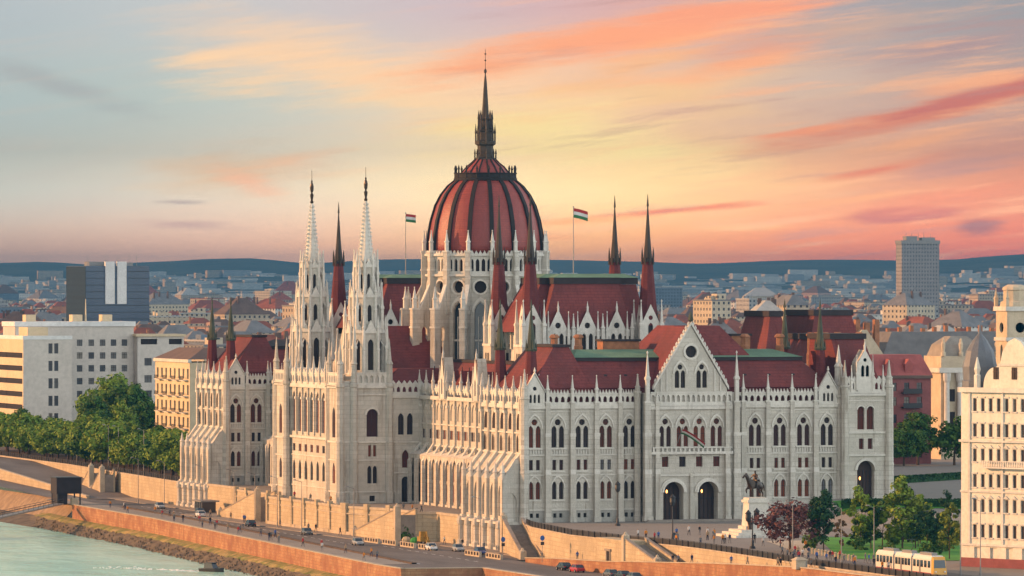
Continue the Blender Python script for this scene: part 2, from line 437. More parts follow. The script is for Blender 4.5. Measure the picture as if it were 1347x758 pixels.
def pinnacle(mb, x, y, z0, r, z1, m=TR):
    """square stone needle with a little gabled shaft and knob"""
    h = z1 - z0
    mb.lathe((x, y), [(r, z0), (r, z0 + h * .42), (r * 1.3, z0 + h * .43), (r * 1.3, z0 + h * .47), (r * .85, z0 + h * .5), (r * .16, z1 - h * .06), (r * .36, z1 - h * .05), (r * .3, z1 - h * .02), (.02, z1)], 4, math.pi / 4, m)
def buttress(fr, u, z0, zt, w0, d0, tip, parent, name='buttress'):
    mb = MB(); h = zt - z0
    slab(mb, fr, u - w0 * .62, u + w0 * .62, z0, z0 + 1.4, -.2, d0 * 1.2)
    slab(mb, fr, u - w0 / 2, u + w0 / 2, z0 + 1.4, z0 + h * .42, -.2, d0)
    mb.hexa([fr.p(u - w0 / 2, z0 + h * .42, d0), fr.p(u + w0 / 2, z0 + h * .42, d0), fr.p(u + w0 / 2, z0 + h * .42, -.2), fr.p(u - w0 / 2, z0 + h * .42, -.2)],
            [fr.p(u - w0 * .45, z0 + h * .46, d0 * .8), fr.p(u + w0 * .45, z0 + h * .46, d0 * .8), fr.p(u + w0 * .45, z0 + h * .46, -.2), fr.p(u - w0 * .45, z0 + h * .46, -.2)], TR)
    slab(mb, fr, u - w0 * .45, u + w0 * .45, z0 + h * .46, z0 + h * .74, -.2, d0 * .8)
    slab(mb, fr, u - w0 * .5, u + w0 * .5, z0 + h * .74, z0 + h * .77, -.2, d0 * .88, TR)
    slab(mb, fr, u - w0 * .38, u + w0 * .38, z0 + h * .77, zt + .6, -.2, d0 * .65)
    slab(mb, fr, u - w0 * .46, u + w0 * .46, zt + .6, zt + .9, -.2, d0 * .75, TR)
    q = fr.p(u, 0, d0 * .3)
    pinnacle(mb, q[0], q[1], zt + .9, w0 * .36, tip)
    return PP(name, mb, ST, parent)
def crenel(mb, fr, u0, u1, z, n, d0=-.3, d1=.1, h=.7):   # row of small gables on top of a parapet
    st = (u1 - u0) / n
    for k in range(n):
        a = u0 + k * st
        extr(mb, fr, [(a + .08, z), (a + st - .08, z), (a + st / 2, z + h)], d0, d1, TR)
def arcade(mb, fr, u0, u1, z0, z1, n, d=0.15, thick=.4, wf=.62):
    st = (u1 - u0) / n
    panel(mb, fr, (u0, z0, u1, z1), [lancet(u0 + (k + .5) * st, z0 + .45, st * wf, z1 - z0 - .8) for k in range(n)], thick, TR, d)
    panel(mb, FR(fr.p(0, 0, d - thick), (-fr.u.x, -fr.u.y)), (-u1, z0, -u0, z1), [], 0, LS, 0) if False else None
    slab(mb, fr, u0, u1, z0 - .35, z0, -.2, d + .3, TR)
    slab(mb, fr, u0, u1, z1, z1 + .22, d - thick, d + .12, TR)
def spire(mb, x, y, prof, mats, n=8, rot=math.pi / 8): mb.lathe((x, y), prof, n, rot, mats[0], True, mats)

def std_bay(fr, wall, c, par, u0, u1, top=22.7, lowest=True, plinth=True):
    """a five-storey bay of the end wings with all its openings"""
    up = [lancet(c - .78, 14.6, 1.05, 4.3), lancet(c + .78, 14.6, 1.05, 4.3), circle(c, 19.55, .62)]
    md = [rect(c - .72, 10.2, .78, 2.0), rect(c + .72, 10.2, .78, 2.0)]
    lo = [lancet(c - .72, 4.5, .9, 3.5), lancet(c + .72, 4.5, .9, 3.5)]
    pl = [rect(c - .62, .9, .62, .85), rect(c + .62, .9, .62, .85)] if plinth else []
    panel(wall, fr, (u0, 2.35, u1, top), up + md + lo, .5, LS)
    panel(wall, fr, (u0, -.4, u1, 2.35), pl, .5, LB)
    for polys, key in ((up, 'wup'), (md, 'wmd'), (lo, 'wlo'), (pl, 'wpl')):
        if polys: window(fr, rel(polys, c), c, .5, par, key, 'window' if key != 'wpl' else 'window_dark')
    # pointed hood over the upper pair, sills, little balustrade
    inn = lancet(c, 14.6, 3.0, 6.3)[2:]; out = lancet(c, 14.4, 3.5, 6.95)[2:]
    ring(wall, fr, inn, out, 0, .22, TR)
    inn = lancet(c, 4.5, 2.6, 4.4)[2:]; out = lancet(c, 4.4, 3.0, 4.9)[2:]
    ring(wall, fr, inn, out, 0, .18, TR)
    slab(wall, fr, c - 1.7, c + 1.7, 14.25, 14.5, 0, .35, TR)
    for k in range(6): slab(wall, fr, c - 1.5 + k * .55, c - 1.25 + k * .55, 13.35, 14.25, .05, .2, TR)
    slab(wall, fr, c - 1.4, c + 1.4, 9.8, 10.05, 0, .22, TR)
    slab(wall, fr, c - 1.4, c + 1.4, 4.15, 4.4, 0, .25, TR)
def courses(wall, fr, u0, u1, zs):
    for z, hh, d in zs: slab(wall, fr, u0, u1, z, z + hh, 0, d, TR)
def gablet(fr, c, z0, w_, zt, par, d=.2):
    mb = MB()
    body = [(c - w_ / 2, z0), (c + w_ / 2, z0), (c + w_ / 2, z0 + 2.4), (c, zt - .5), (c - w_ / 2, z0 + 2.4)]
    hs = [lancet(c - .85, z0 + .35, .5, 1.7), lancet(c, z0 + .35, .5, 1.7), lancet(c + .85, z0 + .35, .5, 1.7), circle(c, z0 + 3.15, .42, 8)]
    panel(mb, fr, body, hs, .35, TR, d, DK)
    for a, b in (((c - w_ / 2 - .15, z0 + 2.3), (c, zt - .35)), ((c + w_ / 2 + .15, z0 + 2.3), (c, zt - .35))):
        extr(mb, fr, [a, (a[0], a[1] + .3), (b[0], b[1] + .35), b], d - .5, d + .18, TR)
    slab(mb, fr, c - w_ / 2, c + w_ / 2, z0 - .3, z0, -.2, d + .3, TR)
    q = fr.p(c, 0, d - .1); mb.lathe((q[0], q[1]), [(.16, zt - .5), (.12, zt), (.28, zt + .15), (.05, zt + .9)], 6, 0, TR)
    # roof of the gablet running back
    extr(mb, fr, [(c - w_ / 2, z0 + 2.4), (c + w_ / 2, z0 + 2.4), (c, zt - .55)], d - 4.0, d - .36, RT_)
    return PP('gablet', mb, ST, par)
def corner_turret(par, x, y, z0, z1, r, tip, name='corner_turret', n=8):
    mb = MB(); h = z1 - z0
    mb.lathe((x, y), [(r * 1.15, z0), (r * 1.15, z0 + 1.5), (r, z0 + 1.6), (r, z0 + h * .4), (r * 1.08, z0 + h * .41), (r * .95, z0 + h * .43), (r * .9, z1), (r * 1.1, z1 + .1), (r * 1.1, z1 + .5), (r * .75, z1 + .6), (r * .7, z1 + (tip - z1) * .35),
                      (r * .85, z1 + (tip - z1) * .36), (r * .5, z1 + (tip - z1) * .42), (.12, tip - .3), (.2, tip - .2), (.02, tip)], n, math.pi / 8, LS)
    return PP(name, mb, ST, par)
STRIPES = ((2.3, .25, .16), (9.1, .25, .2), (13.0, .3, .3), (21.6, .2, .15), (22.2, .5, .4))

# ---- south wing: the south front -----------------------------------------------------------------------------
fS = FR((0, 0, 0), (1, 0))
wall = MB(); W_ = []
south = link('wall', bpy.data.meshes.new('wall'), HP)
bays = [(0.0, 4.7, 2.1), (4.7, 9.8, 6.9), (9.8, 14.8, 11.9), (14.8, 19.7, 16.8), (19.7, 24.0, 21.7), (45.4, 50.6, 48.0), (50.6, 55.7, 53.2), (55.7, 60.7, 58.2), (60.7, 66.0, 63.2)]
for u0, u1, c in bays:
    std_bay(fS, wall, c, south, u0, u1)
    courses(wall, fS, u0, u1, STRIPES)
    if 4 < c < 60:
        arcade(wall, fS, u0, u1, 23.0, 25.0, 4)
        crenel(wall, fS, u0 + .5, u1 - .5, 25.22, 6)
panel(wall, fS, (43.0, -.4, 45.4, 22.7), [lancet(44.5, 14.6, .8, 4.2), rect(44.5, 10.2, .7, 2.0)], .5, LS, 0, DK)
courses(wall, fS, 43.0, 45.4, STRIPES); arcade(wall, fS, 43.0, 45.4, 23.0, 25.0, 2)
for c in (2.1, 63.4): gablet(fS, c, 23.0, 4.1, 29.4, south)
for u in (4.7, 9.8, 14.8, 19.7, 45.4, 50.6, 55.7, 60.7): buttress(fS, u, -.3, 22.7, 1.15, 1.0, 28.8, south)
corner_turret(south, 0, -.1, -.3, 24, .95, 30)
corner_turret(south, 66.0, -.1, -.3, 24, .8, 31)
corner_turret(south, 23.2, -.6, -.3, 25, .7, 29)
for k, (u0, u1, c) in enumerate(bays):            # closing faces of the wing body (sides, back, flat behind the parapet)
    pass
wall.box(-.0, .52, -5, 23.9, 26.9, 22.6, LS) if False else None
wall.box(.01, 1.2, -.4, 65.99, 26.9, 22.4, DK)
wall.me = None
m_ = wall.mesh('wall', ST); south.data = m_

# ---- south wing roof
def wing_roof(n0, n1, e0=1.0, e1=65.2, par=None, top=CU):
    mb = MB()
    dn = n1 - n0
    mb.frus(e0 + .6, n0 + .9, e1, n1 - .9, 22.9, e0 + .8, n0 + 1.1, e1 - .2, n1 - 1.1, 26.2, SR)
    mb.frus(e0 + .4, n0 + .7, e1 + .2, n1 - .7, 26.2, e0 + 5.4, n0 + 6.0, e1 - 5.4, n1 - 6.0, 31.4, RT_)
    mb.frus(e0 + .2, n0 + .5, 14.5, n1 - .5, 25.3, 7.8, n0 + 5.5, 11.0, n1 - 5.5, 34.2, RT_); mb.box(7.5, n0 + 5.2, 34.2, 11.3, n1 - 5.2, 34.7, RD)
    mb.box(e0 + 11.2, n0 + 5.7, 31.4, e1 - 5.1, n1 - 5.7, 32.1, RD)
    mb.frus(e0 + 11.0, n0 + 5.5, e1 - 4.9, n1 - 5.5, 32.1, e0 + 14, n0 + 12.5, e1 - 9, n1 - 12.5, 33.6, top)
    for e in [8.0 + 4.9 * k for k in range(3)] + [22.0] + [47.0 + 5.1 * k for k in range(3)]:
        mb.hexa([(e - .3, n0 + 3.0, 28.0), (e + .3, n0 + 3.0, 28.0), (e + .3, n0 + 4.4, 29.0), (e - .3, n0 + 4.4, 29.0)], [(e - .3, n0 + 3.0, 28.7), (e + .3, n0 + 3.0, 28.7), (e + .3, n0 + 4.4, 29.2), (e - .3, n0 + 4.4, 29.2)], RD)
    return PP('roof', mb, ST, par)
r1 = wing_roof(0, 27)
def chimney(x, y, z0, z1, r=.8, roofp=None):
    mb = MB(); mb.lathe((x, y), [(r, z0), (r, z0 + (z1 - z0) * .35), (r * .8, z0 + (z1 - z0) * .4), (r * .8, z1 - .8), (r * 1.15, z1 - .7), (r * 1.15, z1 - .4), (r * .7, z1)], 6, .3, CB)
    PP('chimney', mb, ST, roofp)
for x, y in ((11.5, 16), (16.2, 15), (42.5, 13), (51, 14), (59, 15.5)): chimney(x, y, 33, 36.6, .95, r1)
mb = MB(); mb.box(21.5, 15, 33, 29, 19, 35.2, CB); mb.box(21.2, 14.7, 35.2, 29.3, 19.3, 35.6, RD)
PP('roof_house', mb, ST, r1); mb = MB(); mb.box(50, 19, 33.2, 54, 22, 36.2, CB); mb.box(49.7, 18.7, 36.2, 54.3, 22.3, 36.6, RD); PP('roof_house', mb, ST, r1)

def small_spire(x, y, par, zb=24.8):
    """slim octagonal spire at a pavilion corner: red tiled foot, dark ribbed needle"""
    mb = MB()
    spire(mb, x, y, [(1.75, zb), (1.75, zb + .6), (1.45, zb + .8), (.95, zb + 8.6), (1.05, zb + 8.7), (1.2, zb + 9.0), (.85, zb + 9.3), (.12, zb + 17.0), (.25, zb + 17.15), (.2, zb + 17.4), (.03, zb + 18.8)],
          [SR, SR, SR, SG, SG, SG, SG, SG, SG, SG, SG])
    for k in range(4):
        a = k * math.pi / 2 + math.pi / 4
        pinnacle(mb, x + 1.7 * math.cos(a), y + 1.7 * math.sin(a), zb - .5, .24, zb + 4.2)
        a += math.pi / 4
        mb.lathe((x + 1.0 * math.cos(a), y + 1.0 * math.sin(a)), [(.22, zb + 8.6), (.2, zb + 9.6), (.02, zb + 11)], 4, 0, SG)
    return PP('corner_spire', mb, ST, par)
for x, y in ((2.6, 3.6), (2.6, 23.4), (63.2, 3.8), (63.2, 23.8)): small_spire(x, y, None)

# ---- south portal with its great gable
fP = FR((0, -3.0, 0), (1, 0)); pw = MB()
portal = link('portal', bpy.data.meshes.new('portal'), HP)
arch = [roundarch(29.8, .1, 4.2, 7.7, 12), roundarch(37.0, .1, 4.2, 7.7, 12)]
sq = [rect(c, 10.7, 1.35, 2.0) for c in (28.1, 31.7, 35.2, 38.8)]
ups = [[lancet(c - .72, 14.7, .95, 4.1), lancet(c + .72, 14.7, .95, 4.1), circle(c, 19.6, .6)] for c in (28.1, 31.7, 35.2, 38.8)]
panel(pw, fP, (25.0, -.4, 42.0, 22.6), arch, 2.2, LS) if False else None
# lower storey with the two arches, upper storeys with the windows
panel(pw, fP, (25.0, -.4, 42.0, 9.6), arch, 2.4, LS)
panel(pw, fP, (25.0, 9.6, 42.0, 22.6), sq + [p for u_ in ups for p in u_], .5, LS)
for c in (28.1, 31.7, 35.2, 38.8):
    window(fP, [rect(0, 10.7, 1.35, 2.0)], c, .5, portal, 'wsq')
    window(fP, [lancet(-.72, 14.7, .95, 4.1), lancet(.72, 14.7, .95, 4.1), circle(0, 19.6, .6)], c, .5, portal, 'wups')
    ring(pw, fP, lancet(c, 14.7, 2.7, 6.0)[2:], lancet(c, 14.6, 3.15, 6.6)[2:], 0, .22, TR)
for c in (29.8, 37.0):
    ring(pw, fP, roundarch(c, .1, 4.2, 7.7, 12)[2:], roundarch(c, .1, 5.6, 8.4, 12)[2:], 0, .35, TR)
    ring(pw, fP, roundarch(c, .1, 4.2, 7.7, 12)[2:], roundarch(c, .1, 4.9, 8.05, 12)[2:], .35, .55, TR)
    db = MB(); f_ = FR((0, -3.0 + 2.39, 0), (1, 0))
    db.face([f_.p(*q) for q in roundarch(c, .1, 4.2, 7.7, 12)], DW)
    for k in range(5): slab(db, f_, c - 1.75 + k * .85, c - 1.6 + k * .85, .1, 5.4 if k in (0, 4) else 6.9, .02, .14, RD)
    slab(db, f_, c - 2.05, c + 2.05, 4.3, 4.55, .02, .2, RD)
    PP('door', db, ST, portal)
slab(pw, fP, 33.15, 33.75, .1, 9.4, 0, .55, LS)
courses(pw, fP, 25, 42, ((8.9, .3, .3), (13.2, .5, .9), (22.0, .6, .5), (-.4, .7, .7)))
for k in range(18): slab(pw, fP, 25.3 + k * .93, 25.65 + k * .93, 13.7, 14.4, .6, .8, TR)
slab(pw, fP, 25.2, 41.8, 14.4, 14.6, .5, .9, TR)
arcade(pw, fP, 25.0, 29.2, 23.0, 25.2, 4); arcade(pw, fP, 29.2, 33.4, 23.0, 25.2, 4); arcade(pw, fP, 33.4, 37.6, 23.0, 25.2, 4); arcade(pw, fP, 37.6, 42.0, 23.0, 25.2, 4)
panel(pw, FR((0, -2.7, 0), (1, 0)), (25.0, 22.8, 42.0, 25.4), [], .1, LS)
pw.box(25.0, -.55, -.4, 42.0, 1.0, 25, DK)
for x0, x1 in ((24.3, 25.0), (42.0, 42.7)): pw.box(x0, -2.9, -.4, x1, .5, 25.2, LS)
gb = MB(); gc = 33.45
gp = [(25.9, 25.42), (41.0, 25.42), (41.0, 26.0), (gc, 38.4), (25.9, 26.0)]
gw = [[lancet(c - .62, 26.2, .95, 3.5), lancet(c + .62, 26.2, .95, 3.5), circle(c, 30.3, .55, 8)] for c in (31.2, 35.7)]
gh = [q for g_ in gw for q in g_] + [circle(gc, 33.3, 1.2, 14)]
panel(gb, fP, gp, gh, .45, LS)
for c in (31.2, 35.7): ring(gb, fP, lancet(c, 26.2, 2.6, 5.0)[2:], lancet(c, 26.1, 3.1, 5.6)[2:], 0, .2, TR)
ring(gb, fP, circle(gc, 33.3, 1.2, 14) + [circle(gc, 33.3, 1.2, 14)[0]], circle(gc, 33.3, 1.65, 14) + [circle(gc, 33.3, 1.65, 14)[0]], 0, .25, TR)
for a, b in (((25.6, 25.8), (gc, 38.6)), ((41.3, 25.8), (gc, 38.6))):
    extr(gb, fP, [a, (a[0], a[1] + .75), (b[0], b[1] + .6), b], -.6, .35, TR)
    for k in range(1, 16):
        t = k / 16; q = fP.p(a[0] + (b[0] - a[0]) * t, a[1] + .75 + (b[1] - a[1]) * t, -.1); gb.lathe(q, [(.22, -.1), (.28, .25), (.05, .7)], 4, 0, TR)
for c in (27.2, 28.4, 38.4, 39.6): slab(gb, fP, c - .12, c + .12, 25.5, 28.4 if c in (27.2, 39.6) else 30, 0, .2, TR)
q = fP.p(gc, 38.6, -.1); gb.lathe(q, [(.25, 0), (.2, .6), (.6, .9), (.5, 1.5), (.1, 2.6)], 6, 0, SG)
gable = PP('gable', gb, ST, portal)
for c, key in ((31.2, 'wg'), (35.7, 'wg')): window(fP, rel(gw[0], 31.2), c, .45, portal, 'wg', 'window_dark')
window(fP, [circle(0, 0, 1.2, 14)], gc, .45, portal, 'wrose', 'window_dark', zc=33.3)
mb = MB()                                                    # roof behind the gable and the cross roof
f2 = FR((0, -3.0, 0), (1, 0))
extr(mb, f2, [(26.2, 26.0), (40.7, 26.0), (gc, 38.2)], -14, -.5, RT_)
mb.frus(30.5, 7, 49.5, 27, 32.4, 35.3, 12, 44.8, 22, 38.3, RT_)
PP('roof', mb, ST, portal)
for u, wd in ((24.3, 1.5), (26.3, 1.0), (40.9, 1.0), (42.9, 1.5)): 
    buttress(fP, u, -.3, 22.7, wd, 1.1, 33.5 if wd > 1.2 else 25.4, portal)
portal.data = pw.mesh('portal', ST)

# ---- south-east tower block
fT = FR((66.6, -1.2, 0), (1, 0)); tw = MB()
se = link('wall', bpy.data.meshes.new('wall'), HP)
door = [roundarch(4.4, 4.2, 3.7, 7.3, 12)]; mid = [rect(3.45, 13.8, 1.0, 2.1), rect(5.35, 13.8, 1.0, 2.1)]
upp = [roundarch(3.35, 17.7, 1.5, 4.6), roundarch(5.35, 17.7, 1.5, 4.6)]
panel(tw, fT, (0, 0, 9.2, 12.6), door, 1.6, LS)
panel(tw, fT, (0, 12.6, 9.2, 25.0), mid + upp, .6, LS)
window(fT, rel(mid, 4.4), 4.4, .6, se, 'wtm'); window(fT, rel(upp, 4.4), 4.4, .6, se, 'wtu')
ring(tw, fT, roundarch(4.4, 4.2, 3.7, 7.3, 12)[2:], roundarch(4.4, 4.2, 4.7, 7.8, 12)[2:], 0, .3, TR)
for c in (3.35, 5.35): ring(tw, fT, roundarch(c, 17.7, 1.5, 4.6)[2:], roundarch(c, 17.7, 1.95, 4.85)[2:], 0, .2, TR)
db = MB(); f_ = FR((66.6, -1.2 + 1.59, 0), (1, 0)); db.face([f_.p(*q) for q in door[0]], DW)
for k in range(5): slab(db, f_, 2.85 + k * .72, 3.0 + k * .72, 4.2, 9.6, .02, .15, RD)
PP('door', db, ST, se)
courses(tw, fT, 0, 9.2, ((12.4, .4, .35), (16.9, .4, .35), (24.4, .5, .45), (23.3, .2, .15)))
arcade(tw, fT, 0, 9.2, 25.2, 27.4, 9); crenel(tw, fT, .4, 8.8, 27.62, 8)
tw.box(66.6, .5, 0, 75.8, 22, 25.0, DK)
fTe = FR((66.6, 22, 0), (0, -1)); panel(tw, FR((66.59, 22, 0), (0, -1)), (0, 0, 23.2, 25), [], .1, LS)
gd = MB()
panel(gd, fT, [(2.6, 25.2), (5.6, 25.2), (5.6, 31.0), (4.1, 33.6), (2.6, 31.0)], [lancet(3.6, 28.2, .7, 2.3), lancet(4.6, 28.2, .7, 2.3), circle(4.1, 31.5, .4, 8)], .4, TR, .4, DK)
extr(gd, fT, [(2.6, 27.5), (5.6, 27.5), (5.6, 31.0), (4.1, 33.5), (2.6, 31.0)], -3, 0, LS)
for c in (2.4, 5.8): q = fT.p(c, 0, .3); pinnacle(gd, q[0], q[1], 25.5, .28, 32.6)
q = fT.p(4.1, 0, .2); pinnacle(gd, q[0], q[1], 33.2, .25, 35.6)
PP('dormer', gd, ST, se)
rf = MB(); rf.frus(67.2, .6, 75.4, 21, 25.2, 66.0, 5, 73.0, 17, 35.6, RT_); rf.box(65.6, 4.6, 35.6, 73.4, 17.4, 36.7, RD)
PP('roof', rf, ST, se)
corner_turret(se, 66.5, -1.3, 0, 26, .85, 31.5); corner_turret(se, 75.9, -1.3, 0, 26, .95, 31.5); 
for c in (67.9, 74.6): mb = MB(); pinnacle(mb, c, -1.4, 25.2, .3, 30.5); PP('pinnacle', mb, ST, se)
mb = MB(); mb.lathe((66.2, 1.4), [(.9, 24), (.8, 30), (1.0, 30.2), (.6, 30.8), (.05, 34.5)], 8, 0, TR); PP('stair_turret', mb, ST, se)
se.data = tw.mesh('wall', ST)

# ---- river pavilions: west fronts with five stepped buttresses
def pavilion(n0, n1, dirty=True):
    L = n1 - n0; fw = FR((0, n1, 0), (0, -1))      # left (north) to right (south) seen from the river
    wl = MB(); o = link('wall', bpy.data.meshes.new('wall'), HP)
    nb = 5; st = L / nb
    for k in range(nb):
        c = (k + .5) * st
        hs = [lancet(c, 18.0, 2.6, 3.6), lancet(c - .85, 13.7, 1.3, 3.3), lancet(c + .85, 13.7, 1.3, 3.3)]
        panel(wl, fw, (k * st, 11.8, (k + 1) * st, 22.7), hs, .3, LS, 0, None)
        wl.face([fw.p(a, b, -.29) for a, b in hs[0]], LS)
        window(fw, rel(hs[1:], c), c, .29, o, 'wpav%d' % int(st * 10))
        # lower gallery wall between the buttress feet
        hl = [lancet(c, 1.2, 2.9, 6.4)]
        panel(wl, fw, (k * st, -.4, (k + 1) * st, 8.6), hl, .4, LS, 3.75)
        wl.face([fw.p(a, b, 3.36) for a, b in hl[0]], LS)
        window(fw, rel([lancet(c, 2.2, 1.6, 4.2)], c), c, -3.38, o, 'wgal', 'window_dark')
        wl.hexa([fw.p(k * st, 9.6, 2.0), fw.p((k + 1) * st, 9.6, 2.0), fw.p((k + 1) * st, 9.6, 0), fw.p(k * st, 9.6, 0)], [fw.p(k * st, 11.9, 2.0), fw.p((k + 1) * st, 11.9, 2.0), fw.p((k + 1) * st, 13.4, -.05), fw.p(k * st, 13.4, -.05)], TR) if False else None
        wl.face([fw.p(k * st, 8.6, 3.75), fw.p((k + 1) * st, 8.6, 3.75), fw.p((k + 1) * st, 13.2, -.02), fw.p(k * st, 13.2, -.02)], LS)
    for u in (0, L):       # cheeks of the lower gallery
        s_ = -1 if u == 0 else 1
        wl.face([fw.p(u, -.4, 3.75), fw.p(u, -.4, 0), fw.p(u, 13.2, 0), fw.p(u, 8.6, 3.75)][::s_], LS)
    courses(wl, fw, 0, L, ((13.2, .3, .25), (17.3, .3, .3), (22.2, .5, .5)))
    arcade(wl, fw, 0, L, 23.0, 25.2, nb * 3); crenel(wl, fw, .4, L - .4, 25.42, nb * 3)
    wl.box(.7, n0 + .02, -.4, 2.0, n1 - .02, 22.6, DK)
    o.data = wl.mesh('wall', ST)
    for k in range(nb + 1):
        u = min(max(k * st, .45), L - .45); mb = MB()
        slab(mb, fw, u - .5, u + .5, 13.6, 21.2, -.2, .5)
        slab(mb, fw, u - .6, u + .6, 21.2, 21.7, -.2, .7, TR)
        slab(mb, fw, u - .38, u + .38, 21.7, 24.4, -.2, .7)
        q = fw.p(u, 0, .25); pinnacle(mb, q[0], q[1], 24.4, .42, 28.6)
        # sloping leg that steps out to the gallery pier
        mb.hexa([fw.p(u - .55, 8.4, 4.3), fw.p(u + .55, 8.4, 4.3), fw.p(u + .55, 8.4, 2.0), fw.p(u - .55, 8.4, 2.0)], [fw.p(u - .5, 13.6, .5), fw.p(u + .5, 13.6, .5), fw.p(u + .5, 13.6, -.1), fw.p(u - .5, 13.6, -.1)], TR)
        slab(mb, fw, u - .62, u + .62, .4, 8.4, 1.9, 4.35)
        slab(mb, fw, u - .75, u + .75, .0, .8, 1.9, 4.6, TR)
        q = fw.p(u, 8.4, 4.0); mb.lathe(q, [(.5, 0), (.5, 1.2), (.65, 1.3), (.4, 1.7), (.05, 3.4)], 6, 0, TR)
        PP('buttress', mb, ST, o)
        mb = MB(); q = fw.p(u, 0, 4.5)      # plinth column on the quay
        mb.lathe((q[0], q[1]), [(.95, -5.6), (.95, -4.4), (.7, -4.2), (.7, -1.3), (.9, -1.1), (.95, -.4), (.8, .3), (.5, .5)], 8, 0, LS)
        PP('plinth_column', mb, ST, o)
    pl = MB(); slab(pl, fw, -1.0, L + 1.0, -5.8, .1, -.2, 4.3, LS); slab(pl, fw, -1.2, L + 1.2, -.35, .12, 3.8, 4.75, TR); slab(pl, fw, -1.0, L + 1.0, -5.8, -4.9, 4.2, 4.7, TR)
    PP('plinth', pl, ST, o)
    return o
pavS = pavilion(0.9, 27.0); pavN = pavilion(221.0, 246.0)
# arched side of the stepped buttresses towards the south
mb = MB(); fq = FR((-4.3, .55, 0), (1, 0))
panel(mb, fq, [(0, -.2), (3.4, -.2), (3.4, 13.0), (2.6, 12.4), (.05, 8.4)], [lancet(1.9, .2, 2.1, 5.6)], .9, LS, .0)
PP('gallery_end', mb, ST, pavS)
mb = MB(); fq2 = FR((-4.3, 221.0 - .35, 0), (1, 0))
panel(mb, fq2, [(0, -.2), (4.2, -.2), (4.2, 13.0), (2.6, 12.4), (.05, 8.4)], [lancet(1.9, .2, 2.1, 5.6)], .9, LS, .0)
PP('gallery_end', mb, ST, pavN)
# pavilion parapet figure gables on the south pavilion
for n_ in (23.0, 3.2):
    pass

# ---- north wing: south side seen over the courtyard
fN = FR((0, 221, 0), (1, 0)); nw = MB(); no = link('wall', bpy.data.meshes.new('wall'), HP)
for k, (u0, u1, c) in enumerate(((0, 4.9, 2.3), (4.9, 9.9, 7.2), (9.9, 14.9, 12.3))):
    std_bay(fN, nw, c, no, u0, u1); courses(nw, fN, u0, u1, STRIPES)
    if k: arcade(nw, fN, u0, u1, 23.0, 25.0, 4); crenel(nw, fN, u0 + .5, u1 - .5, 25.22, 6)
panel(nw, fN, (14.9, -.4, 66, 25), [], .1, LS)
nw.box(.05, 222.2, -.4, 66, 245.8, 22.4, DK)
gablet(fN, 2.3, 23.0, 4.2, 29.6, no)
for u in (4.9, 9.9): buttress(fN, u, -.3, 22.7, 1.15, 1.0, 28.8, no)
corner_turret(no, 0, 220.9, -.3, 24, .95, 30)
no.data = nw.mesh('wall', ST)
wing_roof(221, 246, top=RD)
for x, y in ((2.6, 226.5), (2.6, 243.0)): small_spire(x, y, None)

